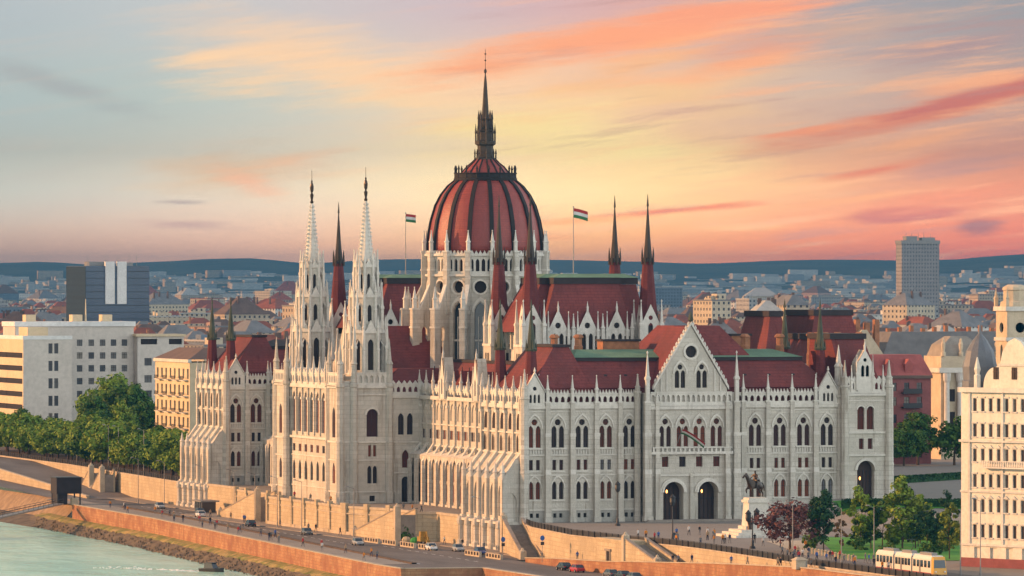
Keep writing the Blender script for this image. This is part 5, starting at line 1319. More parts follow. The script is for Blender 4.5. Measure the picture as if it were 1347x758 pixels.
# ================================================================== buildings around
def wallmat(name, base, win=(.05, .05, .06), wx=3.4, wz=3.6, rnd_=None):
    m = mat(name, base, .85, .18, .08); t = NT(m.node_tree); bs = t.n['Principled BSDF']
    src = bs.inputs['Base Color'].links[0].from_socket
    tcn = t.n.new('ShaderNodeTexCoord').outputs['Object']; p = t.sep(tcn)
    gN = t.n.new('ShaderNodeNewGeometry').outputs['Normal']; gn = t.sep(gN)
    uu = t.mix(t.math('GREATER_THAN', t.math('ABSOLUTE', gn[0]), .5), t.comb(p[0], 0, 0), t.comb(p[1], 0, 0))
    u = t.sep(uu)[0]
    fu = t.math('FRACT', t.math('DIVIDE', u, wx)); fz = t.math('FRACT', t.math('DIVIDE', p[2], wz))
    a = t.math('MULTIPLY', t.math('GREATER_THAN', fu, .3), t.math('LESS_THAN', fu, .68)); b = t.math('MULTIPLY', t.math('GREATER_THAN', fz, .28), t.math('LESS_THAN', fz, .72))
    vert = t.math('LESS_THAN', t.math('ABSOLUTE', gn[2]), .3)
    mk = t.math('MULTIPLY', t.math('MULTIPLY', a, b), vert)
    t.put(bs, 'Base Color', t.mix(mk, src, (*win, 1)))
CW = [('city_cream', (.52, .45, .33)), ('city_grey', (.36, .36, .35)), ('city_white', (.62, .60, .55)), ('city_beige', (.44, .37, .28)), ('city_pink', (.42, .29, .24)), ('city_blue', (.16, .2, .25))]
for nme, b_ in CW: wallmat(nme, b_)
mat('city_roof_red', (.26, .085, .055), .8, .3, .2); mat('city_roof_brown', (.15, .10, .08), .8, .3, .2); mat('city_roof_grey', (.20, .20, .205), .8, .3, .2); mat('city_roof_light', (.42, .42, .40), .8, .2, .2); mat('city_green', (.14, .20, .07), .9, .4, .1)
CR = ['city_roof_red', 'city_roof_brown', 'city_roof_grey', 'city_roof_light', 'copper']
def city_house(x, y, z, yaw, wx, wy, h, kind, wm, rm, r):
    mb = MB(); mb.box(-wx / 2, -wy / 2, -1, wx / 2, wy / 2, h, 0)
    if kind == 'hip':
        rh_ = min(wx, wy) * r.uniform(.28, .42); k = min(wx, wy) * .42
        mb.frus(-wx / 2 - .4, -wy / 2 - .4, wx / 2 + .4, wy / 2 + .4, h + .02, -wx / 2 + k, -wy / 2 + k, wx / 2 - k, wy / 2 - k, h + rh_, 1)
        for _ in range(r.randint(2, 5)):
            cx, cy_ = r.uniform(-wx * .35, wx * .35), r.uniform(-wy * .3, wy * .3); mb.box(cx - .7, cy_ - .5, h, cx + .7, cy_ + .5, h + rh_ + r.uniform(.3, 1.6), 2)
    else:
        mb.box(-wx / 2 - .3, -wy / 2 - .3, h, wx / 2 + .3, wy / 2 + .3, h + .8, 1)
        for _ in range(r.randint(1, 3)):
            cx, cy_ = r.uniform(-wx * .3, wx * .3), r.uniform(-wy * .3, wy * .3); a, b = r.uniform(2, 5), r.uniform(2, 4); mb.box(cx - a, cy_ - b, h + .7, cx + a, cy_ + b, h + r.uniform(2.2, 4.5), 0)
        if r.random() < .4: cx = r.uniform(-wx * .3, wx * .3); mb.tube((cx, 0, h), (cx, 0, h + r.uniform(5, 10)), .2, .1, 4, 2)
    o = link('house' if kind == 'hip' else 'apartment_block', mb.mesh('house', [wm, rm, 'city_roof_brown']), None, Matrix.Translation((x, y, z)) @ Matrix.Rotation(yaw, 4, 'Z'))
    o.location = (x, y, z)
    colr = {'city_cream': 'cream', 'city_grey': 'grey', 'city_white': 'whitish', 'city_beige': 'beige', 'city_pink': 'pinkish', 'city_blue': 'bluish'}[wm]
    roofc = {'city_roof_red': 'red', 'city_roof_brown': 'brown', 'city_roof_grey': 'grey', 'city_roof_light': 'pale', 'copper': 'green'}[rm]
    far = 'far off below the hills' if (Vector((x, y)) - Vector((-360, -1102))).length > 4600 else 'in the rows of roofs behind the parliament'
    tag(o, '%s %s with a %s roof %s' % (colr, 'pitched-roof house' if kind == 'hip' else 'flat-roofed block', roofc, far), 'house' if kind == 'hip' else 'apartment block', '%s %s city buildings with %s roofs %s' % (colr, kind, roofc, 'far' if 'far off' in far else 'near'))
    return o
cr = random.Random(11)
layers = [(1830, 15), (2000, 15), (2180, 16), (2400, 17), (2680, 18), (3050, 19), (3500, 21), (4050, 22), (4800, 24), (5700, 26), (6900, 27), (8400, 28), (10200, 30)]
for Z, cnt in layers:
    for i in range(cnt):
        px = -20 + 1390 * (i + .5) / cnt + cr.uniform(-.3, .3) * 1390 / cnt
        ZZ = Z * cr.uniform(.96, 1.05)
        if Z < 2300 and (px < 330 or 500 < px < 830 or 1130 < px): continue
        if Z < 2700 and px < 215: continue
        wx = 1390 / cnt * Z / 7818 * cr.uniform(.55, 1.1); wy = cr.uniform(14, 26) * (1 + Z / 9000)
        kind = 'hip' if cr.random() < (.8 if Z < 3300 else .35) else 'flat'
        h = cr.uniform(14, 20) if kind == 'hip' else cr.uniform(13, 19)
        if Z < 4000: wx *= .72
        if Z > 4000: h = cr.uniform(9, 24)
        if 2500 < Z < 9000 and cr.random() < .08: h += cr.uniform(8, 16)
        wm = cr.choices([c_[0] for c_ in CW], [3, 3, 3, 2.4, 1, .5])[0]
        rm = cr.choices(CR, [3, 2.5, 3, 2.5, .3])[0] if kind == 'hip' else cr.choices(CR, [.5, .6, 3, 4, .2])[0]
        x, y, _ = at(px, ZZ)
        city_house(x, y, 3.9 if x > 66 else 0, cr.choice((0, .2, -.25, .5)), wx, wy, h, kind, wm, rm, cr)
# the countless smaller roofs in between
mb = MB()
for k in range(4200):
    Z = 2000 * (4.6 ** cr.random()); px = cr.uniform(-30, 1380) if k < 2600 else cr.choice((cr.uniform(-700, -30), cr.uniform(1380, 2000)))
    if Z < 2500 and (px < 330 or 480 < px < 850 or 1120 < px): continue
    x, y, _ = at(px, Z); a, b, h = cr.uniform(4, 11), cr.uniform(4, 9), cr.uniform(9, 17); z = 3.9 if x > 66 else 0
    mb.box(x - a, y - b, z - 1, x + a, y + b, z + h, cr.randint(0, 3))
    if cr.random() < .65: k_ = min(a, b) * .8; mb.frus(x - a - .3, y - b - .3, x + a + .3, y + b + .3, z + h + .02, x - a + k_, y - b + k_, x + a - k_, y + b - k_, z + h + k_ * cr.uniform(.7, 1.2), cr.randint(4, 6))
    if cr.random() < .5: mb.box(x - .6, y, z + h, x + .6, y + 1, z + h + cr.uniform(3, 6), 7)
tag(part('city_roofs', mb, ['city_cream', 'city_grey', 'city_white', 'city_beige', 'city_roof_red', 'city_roof_brown', 'city_roof_grey', 'chimney_brick']), kind='stuff')
# the last suburbs below the hills: too many and too small to count
mb = MB()
for k in range(4200):
    Z = cr.uniform(10500, 15500); px = cr.uniform(-40, 1390) if k < 2600 else cr.choice((cr.uniform(-900, -40), cr.uniform(1390, 2200))); x, y, _ = at(px, Z); a, b, h = cr.uniform(8, 40), cr.uniform(6, 14), cr.choice((5, 6, 7, 8, 12, 20))
    z = 3.9; 
    if Z > 12500: z = (47 + (371 - lerp(HILL, px)) * 2.302) * sm(Z, 12500, 18000) - 4
    mb.box(x - a, y - b, z - 6, x + a, y + b, z + h, cr.randint(0, 3))
tag(part('far_suburb', mb, ['city_white', 'city_grey', 'city_beige', 'city_roof_light']), kind='stuff')
mb = MB()       # tree belts in the far city
for k in range(900):
    Z = cr.uniform(2300, 12000); px = cr.uniform(-40, 1390); x, y, _ = at(px, Z); r_ = cr.uniform(5, 12) * (1 + Z / 9000); h = cr.uniform(6, 12)
    mb.lathe((x, y, 3.5), [(r_ * .5, 0), (r_, h * .4), (r_ * .8, h * .8), (r_ * .2, h)], 7, cr.uniform(0, 6), 0)
tag(part('city_greenery', mb, 'leaf_dark'), kind='stuff')

mat('office_glass', (.05, .05, .055), .3, spec=.35, randobj=[(0, (.05, .05, .055)), (.4, (.10, .095, .09)), (.7, (.035, .04, .05)), (.88, (.18, .16, .13))])
def facade_windows(o, f, cols, rows, ww, wh, key, depth=.3, matn='office_glass'):
    for u in cols:
        for z in rows: window(f, [rect(0, 0, ww, wh)], u, depth, o, key, matn, zc=z)
def facade(mb, f, L, H_, cols, rows, ww, wh, depth=.3, m=0, z0=0.0, d=0.0):
    """wall with a grid of recessed windows, one strip per storey"""
    zs = [z0] + [(rows[i] + wh + rows[i + 1]) / 2 for i in range(len(rows) - 1)] + [H_]
    for i, z in enumerate(rows): panel(mb, f, (0, zs[i], L, zs[i + 1]), [rect(u, z, ww, wh) for u in cols], depth, m, d)
mat('office_pale', (.58, .53, .47), .85, .12, .1); mat('office_cream', (.62, .50, .33), .85, .12, .1); mat('office_white', (.70, .70, .68), .7, .1, .1)
# left office, striped west front and narrow south front
x0, y0 = 31.5, 557.0
o = thing('office_building', (x0, y0, 0), 'pale office slab with striped cream west front at the left edge', 'office building'); mb = MB()
fS1 = FR((x0, y0, 0), (1, 0)); panel(mb, fS1, (0, 0, 14.3, 5.5), [rect(9.6, 3.2, 4.2, 1.5)], .3, 0); zz = [5.5 + 5.0 * k for k in range(6)]
for k in range(5): panel(mb, fS1, (0, zz[k], 14.3, zz[k + 1]), [rect(8.0, zz[k] + 1.0, 1.2, 2.9), rect(9.7, zz[k] + 1.0, 1.2, 2.9)], .3, 0)
mb.box(x0 + .02, y0 + .5, 30.4, x0 + 14.28, y0 + 44, 30.5, 0); slab(mb, fS1, -.1, 14.4, 30.5, 31.6, -.3, .15, 2)
fW1 = FR((x0, y0 + 44, 0), (0, -1)); panel(mb, fW1, (0, 0, 44, 30.5), [rect(22, 3 + k * 3.7, 42, 1.5) for k in range(7)], .3, 1); slab(mb, fW1, -.1, 44.1, 30.5, 31.6, -.3, .15, 2)
mb.box(x0 + 2, y0 + 3, 31, x0 + 8, y0 + 14, 34, 1)
part('wall', mb, ['office_pale', 'office_cream', 'office_white'], o)
for k in range(7): 
    window(fW1, [rect(0, 0, 42, 1.5)], 22, .3, o, 'wband', 'window_dark', zc=3 + k * 3.7)
facade_windows(o, fS1, (8.0, 9.7), [zz[k] + 1.0 for k in range(5)], 1.2, 2.9, 'woff'); window(fS1, [rect(0, 0, 4.2, 1.5)], 9.6, .3, o, 'woff2', 'window_dark', zc=3.2)
x0, y0 = 37.0, 590.0
o = thing('office_building', (x0, y0, 0), 'long pale office block with rows of square windows behind the tall trees', 'office building'); mb = MB()
f = FR((x0, y0, 0), (1, 0)); cols = (14.4, 16.0, 19.2, 22.7, 26.1, 29.4, 32.7); rows = [2 + 3.75 * k for k in range(8)]
facade(mb, f, 35.5, 34.0, cols, rows, 1.7, 1.9); mb.box(x0, y0 + .5, 0, x0 + 35.5, y0 + 16, 33.9, 0); slab(mb, f, -.4, 36, 34.0, 35.4, -16, .4, 2)
for a in (4, 18, 27): mb.box(x0 + a, y0 + 4, 35.4, x0 + a + 3, y0 + 8, 37.4, 1)
mb.tube((x0 + 22, y0 + 4, 35), (x0 + 22, y0 + 4, 42), .3, .1, 5, 1)
part('wall', mb, ['office_pale', 'office_cream', 'office_white'], o); facade_windows(o, f, cols, rows, 1.7, 1.9, 'wsqo')
x0, y0 = 72.6, 586.0
o = thing('office_building', (x0, y0, 0), 'pale block with dark attic windows right of the tall trees', 'office building'); mb = MB(); f = FR((x0, y0, 0), (1, 0))
cols = (3.2, 6.4, 10.5); rows = [4, 8.5, 13, 17.5, 22.5]; facade(mb, f, 14, 28.2, cols, rows, 2.2, 2.2); panel(mb, f, (0, 28.2, 14, 31.0), [rect(3.5, 28.7, 5, 1.6), rect(11.5, 28.7, 4, 1.6)], .8, 0)
mb.box(x0, y0 + .9, 0, x0 + 14, y0 + 14, 31.0, 0); slab(mb, f, -.5, 14.5, 31.0, 31.7, -14, .6, 1); part('wall', mb, ['office_pale', 'office_cream'], o)
facade_windows(o, f, cols, rows, 2.2, 2.2, 'wo3'); window(f, [rect(0, 0, 5, 1.6)], 3.5, .8, o, 'wo4', 'window_dark', zc=28.7); window(f, [rect(0, 0, 4, 1.6)], 11.5, .8, o, 'wo5', 'window_dark', zc=28.7)
# balconied house on the quay street
x0, n1 = 25.5, 384.0
o = thing('apartment_house', (x0, 350, 0), 'cream balconied apartment house between the park trees and the far river pavilion', 'apartment house'); mb = MB(); f = FR((x0, n1, 0), (0, -1))
cols = [2.5 + 4.3 * k for k in range(8)]; rows = [2 + 4.1 * k for k in range(6)]; facade(mb, f, 34.5, 26.6, cols, rows, 1.7, 2.5, .35)
fs_ = FR((x0, 349.5, 0), (1, 0)); facade(mb, fs_, 16, 26.6, (3, 7, 11), rows, 1.5, 2.3, .3); mb.box(x0 + .5, 350, 0, x0 + 16, n1, 26.5, 0); slab(mb, f, -.2, 34.7, 26.6, 27.4, -.4, .5, 1)
part('wall', mb, ['office_cream', 'limestone_trim'], o)
facade_windows(o, f, cols, rows, 1.7, 2.5, 'wap', .35); facade_windows(o, fs_, (3, 7, 11), rows, 1.5, 2.3, 'wap2', .3)
for z in rows[1:]:
    for u in (6.0, 14.6, 23.2, 31):
        b = MB(); slab(b, f, u - 2.0, u + 2.0, z - .5, z - .3, 0, 1.4); 
        for k in range(9): slab(b, f, u - 1.95 + k * .48, u - 1.88 + k * .48, z - .3, z + .6, 1.3, 1.37, 1)
        slab(b, f, u - 2.0, u + 2.0, z + .6, z + .68, 1.28, 1.4, 1); part('balcony', b, ['limestone_trim', 'metal_dark'], o)
b = MB(); b.frus(x0 - .3, 349.3, x0 + 16.3, n1 + .3, 27.42, x0 + 5, 355, x0 + 11, n1 - 5, 30.2); part('roof', b, 'city_roof_brown', o)

# blue high-rise
x, y = 482.0, 2303.0
mat('tower_blue', (.035, .055, .10), .25, .2, .05, spec=.6); wallmat('tower_green', (.012, .035, .06), (.008, .02, .035), 3.2, 3.6)
o = thing('office_tower', (x, y, 4), 'dark blue glass high-rise with two white vertical stripes on the left skyline', 'office tower')
mb = MB(); mb.box(x, y, 0, x + 38.5, y + 48, 56.5, 0); part('glass_body', mb, ['tower_blue'], o)
mb = MB(); mb.box(x - .2, y - .02, 0, x - .02, y + 48, 56, 0); tw_ = part('side_front', mb, 'tower_green', o)
for a in (11.6, 18.8): mb = MB(); mb.box(x + a, y - 1.0, 34, x + a + 5.6, y + 2, 59, 0); part('white_stripe', mb, 'office_white', o)
mb = MB()
for k in range(13): mb.box(x + .3, y - .1, 5 + k * 4, x + 38.2, y + .0 - .02, 5.35 + k * 4, 0)
part('floor_line', mb, 'metal_dark', o)
mb = MB(); mb.box(x + 4, y + 8, 56.5, x + 16, y + 20, 59, 0); mb.box(x + 25, y + 6, 56.5, x + 30, y + 20, 58.5, 0)
for a in (-6, 6, 14, 22, 27): mb.tube((x + 8 + a * .9, y + 6, 56), (x + 8 + a * .9, y + 6, 61 + (a % 4)), .25, .15, 4, 0)
part('roof_equipment', mb, 'metal_grey', o)
# grey tower
x, y = 1496.0, 3551.0; wallmat('tower_concrete', (.27, .26, .26), (.10, .10, .11), 2.6, 3.2)
mb = MB(); mb.box(x, y, 0, x + 34, y + 13, 79, 0); mb.box(x - .6, y - .6, 79, x + 34.6, y + 13.6, 82, 1); mb.box(x + 5, y + 2, 82, x + 15, y + 10, 85.5, 1); mb.box(x + 19, y + 2, 82, x + 31, y + 10, 84.5, 1)
for a in (6, 11, 17, 22, 28): mb.tube((x + a, y + 5, 83), (x + a, y + 5, 88.5), .3, .15, 4, 1)
tag(part('apartment_tower', mb, ['tower_concrete', 'metal_grey']), 'tall grey concrete tower block standing above the right skyline', 'apartment tower')

# right side: slate-roofed palace, red-brown house, museum, clock tower
mat('slate', (.17, .16, .155), .8, .3, .3); mat('brick_pink', (.26, .09, .085), .85, .3, .3); mat('museum_stone', (.58, .48, .34), .85, .25, .3, stain=.4)
x, y = 282.0, 528.0
o = thing('palace', (x, y, 4), 'broad palace with a great plain grey slate roof behind the red-brown house', 'palace'); mb = MB(); mb.box(x, y, 0, x + 62, y + 34, 20, 0); part('wall', mb, 'city_cream', o)
mb = MB(); mb.frus(x - .5, y - .5, x + 62.5, y + 34.5, 20.02, x + 9, y + 11, x + 54, y + 24, 32.2, 0); rfp = part('roof', mb, 'slate', o)
for k in range(12): mb = MB(); mb.box(x + 10 + k * 3.7, y + 17, 31, x + 11.0 + k * 3.7, y + 18.4, 33.2 + (k * 7 % 3) * .4, 0); part('chimney', mb, 'chimney_brick', rfp)
mb = MB(); mb.prism([(268, 520), (281.5, 520), (281.5, 550), (268, 550)], 0, 24, 0); mb.hexa([(267.5, 519.5, 24.02), (282, 519.5, 24.02), (282, 550, 24.02), (267.5, 550, 24.02)], [(274, 519.6, 33), (275.5, 519.6, 33), (275.5, 550, 33), (274, 550, 33)], 1)
for k in range(4): mb.box(270 + k * 3.0, 522, 26, 271.4 + k * 3.0, 524, 35 + k % 2, 2)
tag(part('house', mb, ['city_cream', 'museum_stone', 'chimney_brick']), 'sunlit pale gabled house left of the great slate roof', 'house')
x, y = 148.0, 204.0
o = thing('apartment_house', (x, y, 4), 'red-brown apartment house with a pink tiled roof behind the corner tower', 'apartment house'); mb = MB(); f = FR((x, y, 0), (1, 0))
cols = (4.2, 7.4, 10.6, 13.8, 17); rows = [5.5, 9.6, 13.7, 17.8, 21.2]; facade(mb, f, 20, 24.2, cols, rows, 1.3, 2.0, .3, 0, 3.5); mb.box(x, y + .4, 0, x + 20, y + 16, 24.1, 0); slab(mb, f, -.2, 20.2, 24.2, 24.9, -.3, .6, 1); part('wall', mb, ['brick_pink', 'city_roof_brown'], o)
facade_windows(o, f, cols, rows, 1.3, 2.0, 'wrb', .3)
for z in (9.3, 13.4, 17.5, 20.9): b = MB(); slab(b, f, 12.4, 17.2, z - .3, z, 0, 1.5); slab(b, f, 12.4, 17.2, z, z + .9, 1.4, 1.5); part('balcony', b, 'metal_dark', o)
mat('roof_pink', (.36, .10, .09), .8, .3, .3)
mb = MB(); mb.frus(x - .3, y - .3, x + 20.3, y + 16.3, 24.92, x + 1, y + 4, x + 19, y + 12, 29.8); rfo = part('roof', mb, 'roof_pink', o)
for u in (4.5, 9.5, 14.5): b = MB(); extr(b, f, [(u - 1, 25), (u + 1, 25), (u + 1, 27.5), (u, 28.8), (u - 1, 27.5)], -4, -.2); part('dormer', b, 'roof_pink', rfo)
x, y = 183.1, 235.0
o = thing('museum', (x, y, 4), 'columned stone museum with a curved mansard roof and statues on top', 'museum'); mb = MB(); f = FR((x, y, 0), (1, 0))
mb.box(x, y, 0, x + 22, y + 11, 25.0, 0); slab(mb, f, -.6, 22.6, 25.0, 26.2, -11.6, .7, 1); slab(mb, f, 0, 22, 26.2, 29.0, -11, .2, 0)
fW = FR((x, y + 11, 0), (0, -1)); slab(mb, fW, -.2, 11.4, 25.0, 26.2, -.5, .7, 1)
part('wall', mb, ['museum_stone', 'limestone_trim'], o)
for u in (1.2, 4.6, 8.0, 11.4): b = MB(); q = f.p(u, 0, .9); b.lathe((q[0], q[1]), [(.95, 8), (.95, 9), (.75, 9.3), (.65, 22.6), (.9, 23.2), (1.0, 24.9)], 10, 0, 0); part('column', b, 'limestone_trim', o)
for u in (2.9, 6.3, 9.7): window(f, [rect(0, 0, 1.5, 4.5)], u, -.03, o, 'wmus', 'window_dark', zc=11); window(f, [rect(0, 0, 1.5, 3.0)], u, -.03, o, 'wmus2', 'window_dark', zc=18)
mb = MB(); mb.frus(x + .5, y + .5, x + 11.6, y + 10.5, 29.02, x + 1.4, y + 1.6, x + 10.6, y + 9.4, 31.8); mb.frus(x + 1.4, y + 1.6, x + 10.6, y + 9.4, 31.8, x + 4.0, y + 3.5, x + 8.2, y + 7.5, 33.8); mat('roof_beige', (.30, .27, .23), .8, .3, .3); part('roof', mb, 'roof_beige', o)
for u, d_ in ((.6, .1), (5.2, .1), (9.8, .1), (14.6, .1)): b = MB(); q = f.p(u, 0, d_); b.lathe((q[0], q[1]), [(.6, 29), (.6, 30), (.35, 30.1), (.5, 31.0), (.55, 32.0), (.3, 32.5), (.32, 33.0), (.05, 33.4)], 7, 0, 0); part('roof_statue', b, 'museum_stone', o)
x, y = 163.5, 147.0
o = thing('clock_tower', (x, y, 4), 'pale domed belfry with arched openings at the right edge behind the cream building', 'clock tower'); mb = MB(); fs_ = FR((x, y, 0), (1, 0)); fw_ = FR((x, y + 6.5, 0), (0, -1))
for f, L in ((fs_, 6.5), (fw_, 6.5)): panel(mb, f, (0, 3, L, 41), [lancet(3.25, 28.4, 1.4, 4.4), circle(3.25, 36.6, 1.2, 12)], .5, 0, 0, 1); slab(mb, f, -.3, L + .3, 33.6, 34.4, -.3, .4, 2); slab(mb, f, -.4, L + .4, 40.4, 41.4, -.3, .5, 2)
mb.box(x + .5, y + .5, 3, x + 6.5, y + 6.5, 41, 0); mb.lathe((x + 3.25, y + 3.25), [(3.4, 41.4), (3.2, 42.4), (2.6, 42.8), (2.6, 45.0), (2.9, 45.2), (2.7, 45.8), (1.6, 46.4)], 12, 0, 0)
part('wall', mb, ['museum_stone', 'window_dark', 'limestone_trim'], o)
for k in range(4): b = MB(); pinnacle(b, x + (0, 6.5, 6.5, 0)[k], y + (0, 0, 6.5, 6.5)[k], 41.4, .5, 45.6, 0); part('pinnacle', b, 'museum_stone', o)

# cream corner building at the right edge
mat('stucco_cream', (.68, .64, .54), .85, .12, .2, stain=.25); mat('plinth_red', (.24, .07, .07), .8, .3, .5); mat('mansard', (.15, .16, .18), .5, .3, .4)
Px, Py = 13.5, -191.0
o = thing('corner_building', (Px, Py, 0), 'cream corner building with rows of tall windows and a grey mansard turret', 'apartment house')
uA = Vector((.43, -.9)).normalized(); fA = FR((Px, Py, 0), uA); mb = MB()
LA = 26.0; colsA = [3.0 + 1.75 * k for k in range(13)]; rowsA = [4.9, 9.1, 13.2, 17.4, 21.5, 25.7]
zs = [3.6, 8.3, 12.5, 16.6, 20.8, 24.9, 29.0]
for i, z in enumerate(rowsA): panel(mb, fA, (0, zs[i], LA, zs[i + 1]), [rect(u, z, .85, 2.1) for u in colsA], .3, 0)
panel(mb, fA, (0, 0, LA, 3.6), [rect(u, .1, 1.5, 3.2) for u in (3.6, 7.1, 10.6, 14.1, 17.6, 21.1)], .5, 0)
fB = FR((Px - uA.y * 0 + .9 * 6.0, Py + 6.6, 0), (-(.9 * 6.0), -6.6)); LB = math.hypot(5.4, 6.6); colsB = (2.2, 5.6)
for i, z in enumerate(rowsA): panel(mb, fB, (0, zs[i], LB, zs[i + 1]), [rect(u, z, .8, 2.1) for u in colsB], .3, 0)
panel(mb, fB, (0, 0, LB, 3.6), [], .3, 0)
for f, L in ((fA, LA), (fB, LB)):
    for z, hh, d in ((3.5, .35, .25), (12.3, .3, .25), (20.6, .35, .5), (28.8, .8, .7)): slab(mb, f, 0, L, z, z + hh, 0, d, 2)
    slab(mb, f, 0, L, 0, 1.5, 0, .12, 1)
q = [fA.p(0, 0, -.35), fA.p(LA, 0, -.35), fA.p(LA, 0, -30), fA.p(8, 0, -30), fB.p(0, 0, -.35)]; mb.hexa([(a, b, 0) for a, b, _ in q], [(a, b, 28.9) for a, b, _ in q], 0)
for u in (1.9, 9.2, 16): slab(mb, fA, u - .22, u + .22, 3.8, 28.8, 0, .24, 2)
for i, z in enumerate(rowsA):
    for u in colsA: slab(mb, fA, u - .6, u + .6, z - .2, z, 0, .2, 2); (extr(mb, fA, [(u - .62, z + 2.25), (u + .62, z + 2.25), (u, z + 2.75)], 0, .2, 2) if i in (1, 3) else slab(mb, fA, u - .58, u + .58, z + 2.2, z + 2.42, 0, .16, 2))
    for u in colsB: slab(mb, fB, u - .6, u + .6, z - .2, z, 0, .2, 2); slab(mb, fB, u - .58, u + .58, z + 2.2, z + 2.42, 0, .16, 2)
extr(mb, fA, [(5.2, 29.6), (18.8, 29.6)] + [(18.8 - 2.6 * (1 - math.cos(t_ * .157)), 29.8 + 3.2 * math.sin(t_ * .157)) for t_ in range(11)] + [(15.2, 33.4), (14.6, 35.6), (13.4, 37.2), (12.0, 37.8), (10.6, 37.2), (9.4, 35.6), (8.8, 33.4)] + [(7.8 - 2.6 * math.sin(t_ * .157), 33.0 - 3.2 * (1 - math.cos(t_ * .157))) for t_ in range(11)], -.5, .3, 0)
slab(mb, fA, 8.6, 15.4, 33.2, 33.6, .3, .5, 2)
for k_ in range(26): slab(mb, fA, 5.6 + k_ * .5, 5.8 + k_ * .5, 16.65, 17.5, .95, 1.05, 2)
slab(mb, fA, 5.4, 18.8, 16.35, 16.6, 0, 1.1, 2); slab(mb, fA, 5.4, 18.8, 17.5, 17.62, .9, 1.1, 2)
part('wall', mb, ['stucco_cream', 'plinth_red', 'limestone_trim'], o)
k = 0
for z in rowsA:
    for u in colsA[:8]: window(fA, [rect(0, 0, .85, 2.1)], u, .3, o, 'whA', 'office_glass', zc=z)
    for u in colsB: window(fB, [rect(0, 0, .8, 2.1)], u, .3, o, 'whB', 'office_glass', zc=z)
gs = MB()
for z in rowsA:
    for u in colsA[8:]: gs.face([fA.p(a, b, -.28) for a, b in rect(u, z, .85, 2.1)])
tag(part('window_row', gs, 'window_dark', o), kind='stuff')
for u in (3.6, 7.1, 10.6, 14.1, 17.6, 21.1): window(fA, [rect(0, .1, 1.5, 3.2)], u, .5, o, 'wshop', 'glass', 'shop_window')
for u in (8.0, 12.0, 16.0): window(fA, [rect(0, 0, 1.2, 2.0)], u, -.33, o, 'whG', 'window_dark', zc=31)
b = MB(); cx, cy_, _ = fA.p(1.0, 0, -3.5); b.lathe((cx, cy_), [(3.0, 29.6), (3.0, 30.6), (2.8, 30.8), (2.9, 33.0), (2.3, 35.6), (1.2, 37.4), (.3, 38.4), (.1, 40)], 12, 0, 0); part('mansard_turret', b, 'mansard', o)
b = MB(); q1 = [fA.p(4.2, 0, -.6), fA.p(LA, 0, -.6), fA.p(LA, 0, -18), fA.p(4.2, 0, -18)]; q2 = [fA.p(9, 0, -6), fA.p(LA, 0, -6), fA.p(LA, 0, -12), fA.p(9, 0, -12)]; b.hexa([(a, b_, 29.62) for a, b_, _ in q1], [(a, b_, 36.2) for a, b_, _ in q2]); part('roof', b, 'city_roof_brown', o)
for u in (3.4, 20.4): b = MB(); q = fA.p(u, 0, -.2); b.lathe((q[0], q[1]), [(.6, 29.6), (.6, 31.6), (.4, 31.8), (.6, 32.6), (.1, 34.6)], 6, 0, 0); part('roof_urn', b, 'stucco_cream', o)
# ================================================================== people
def skin_mesh(name, joints, bones, levels=1, root=0):
    me = bpy.data.meshes.new(name + '_skeleton'); me.from_pydata([j[0] for j in joints], bones, [])
    ob = bpy.data.objects.new(name + '_skeleton', me); col.objects.link(ob)
    ob.modifiers.new('skin', 'SKIN')
    me.skin_vertices.new() if not me.skin_vertices else None
    for i, j in enumerate(joints):
        r = j[1]; me.skin_vertices[0].data[i].radius = (r, r) if not hasattr(r, '__len__') else r
        me.skin_vertices[0].data[i].use_root = (i == root)
    sb = ob.modifiers.new('subdiv', 'SUBSURF'); sb.levels = levels; sb.render_levels = levels
    dg = bpy.context.evaluated_depsgraph_get(); dg.update()
    out = bpy.data.meshes.new_from_object(ob.evaluated_get(dg)); out.name = name
    bpy.data.objects.remove(ob); bpy.data.meshes.remove(me)
    return out
mat('skin', (.45, .26, .18), .6); mat('hair', (.05, .03, .02), .7)
CLOTH = {'dark': (.02, .02, .025), 'navy': (.02, .035, .09), 'red': (.42, .03, .03), 'white': (.6, .58, .55), 'grey': (.16, .16, .16), 'orange': (.6, .22, .02), 'blue': (.05, .12, .35), 'green': (.05, .28, .06), 'tan': (.35, .25, .15)}
for k_, c_ in CLOTH.items(): mat('cloth_' + k_, c_, .85, .15, 4.0)
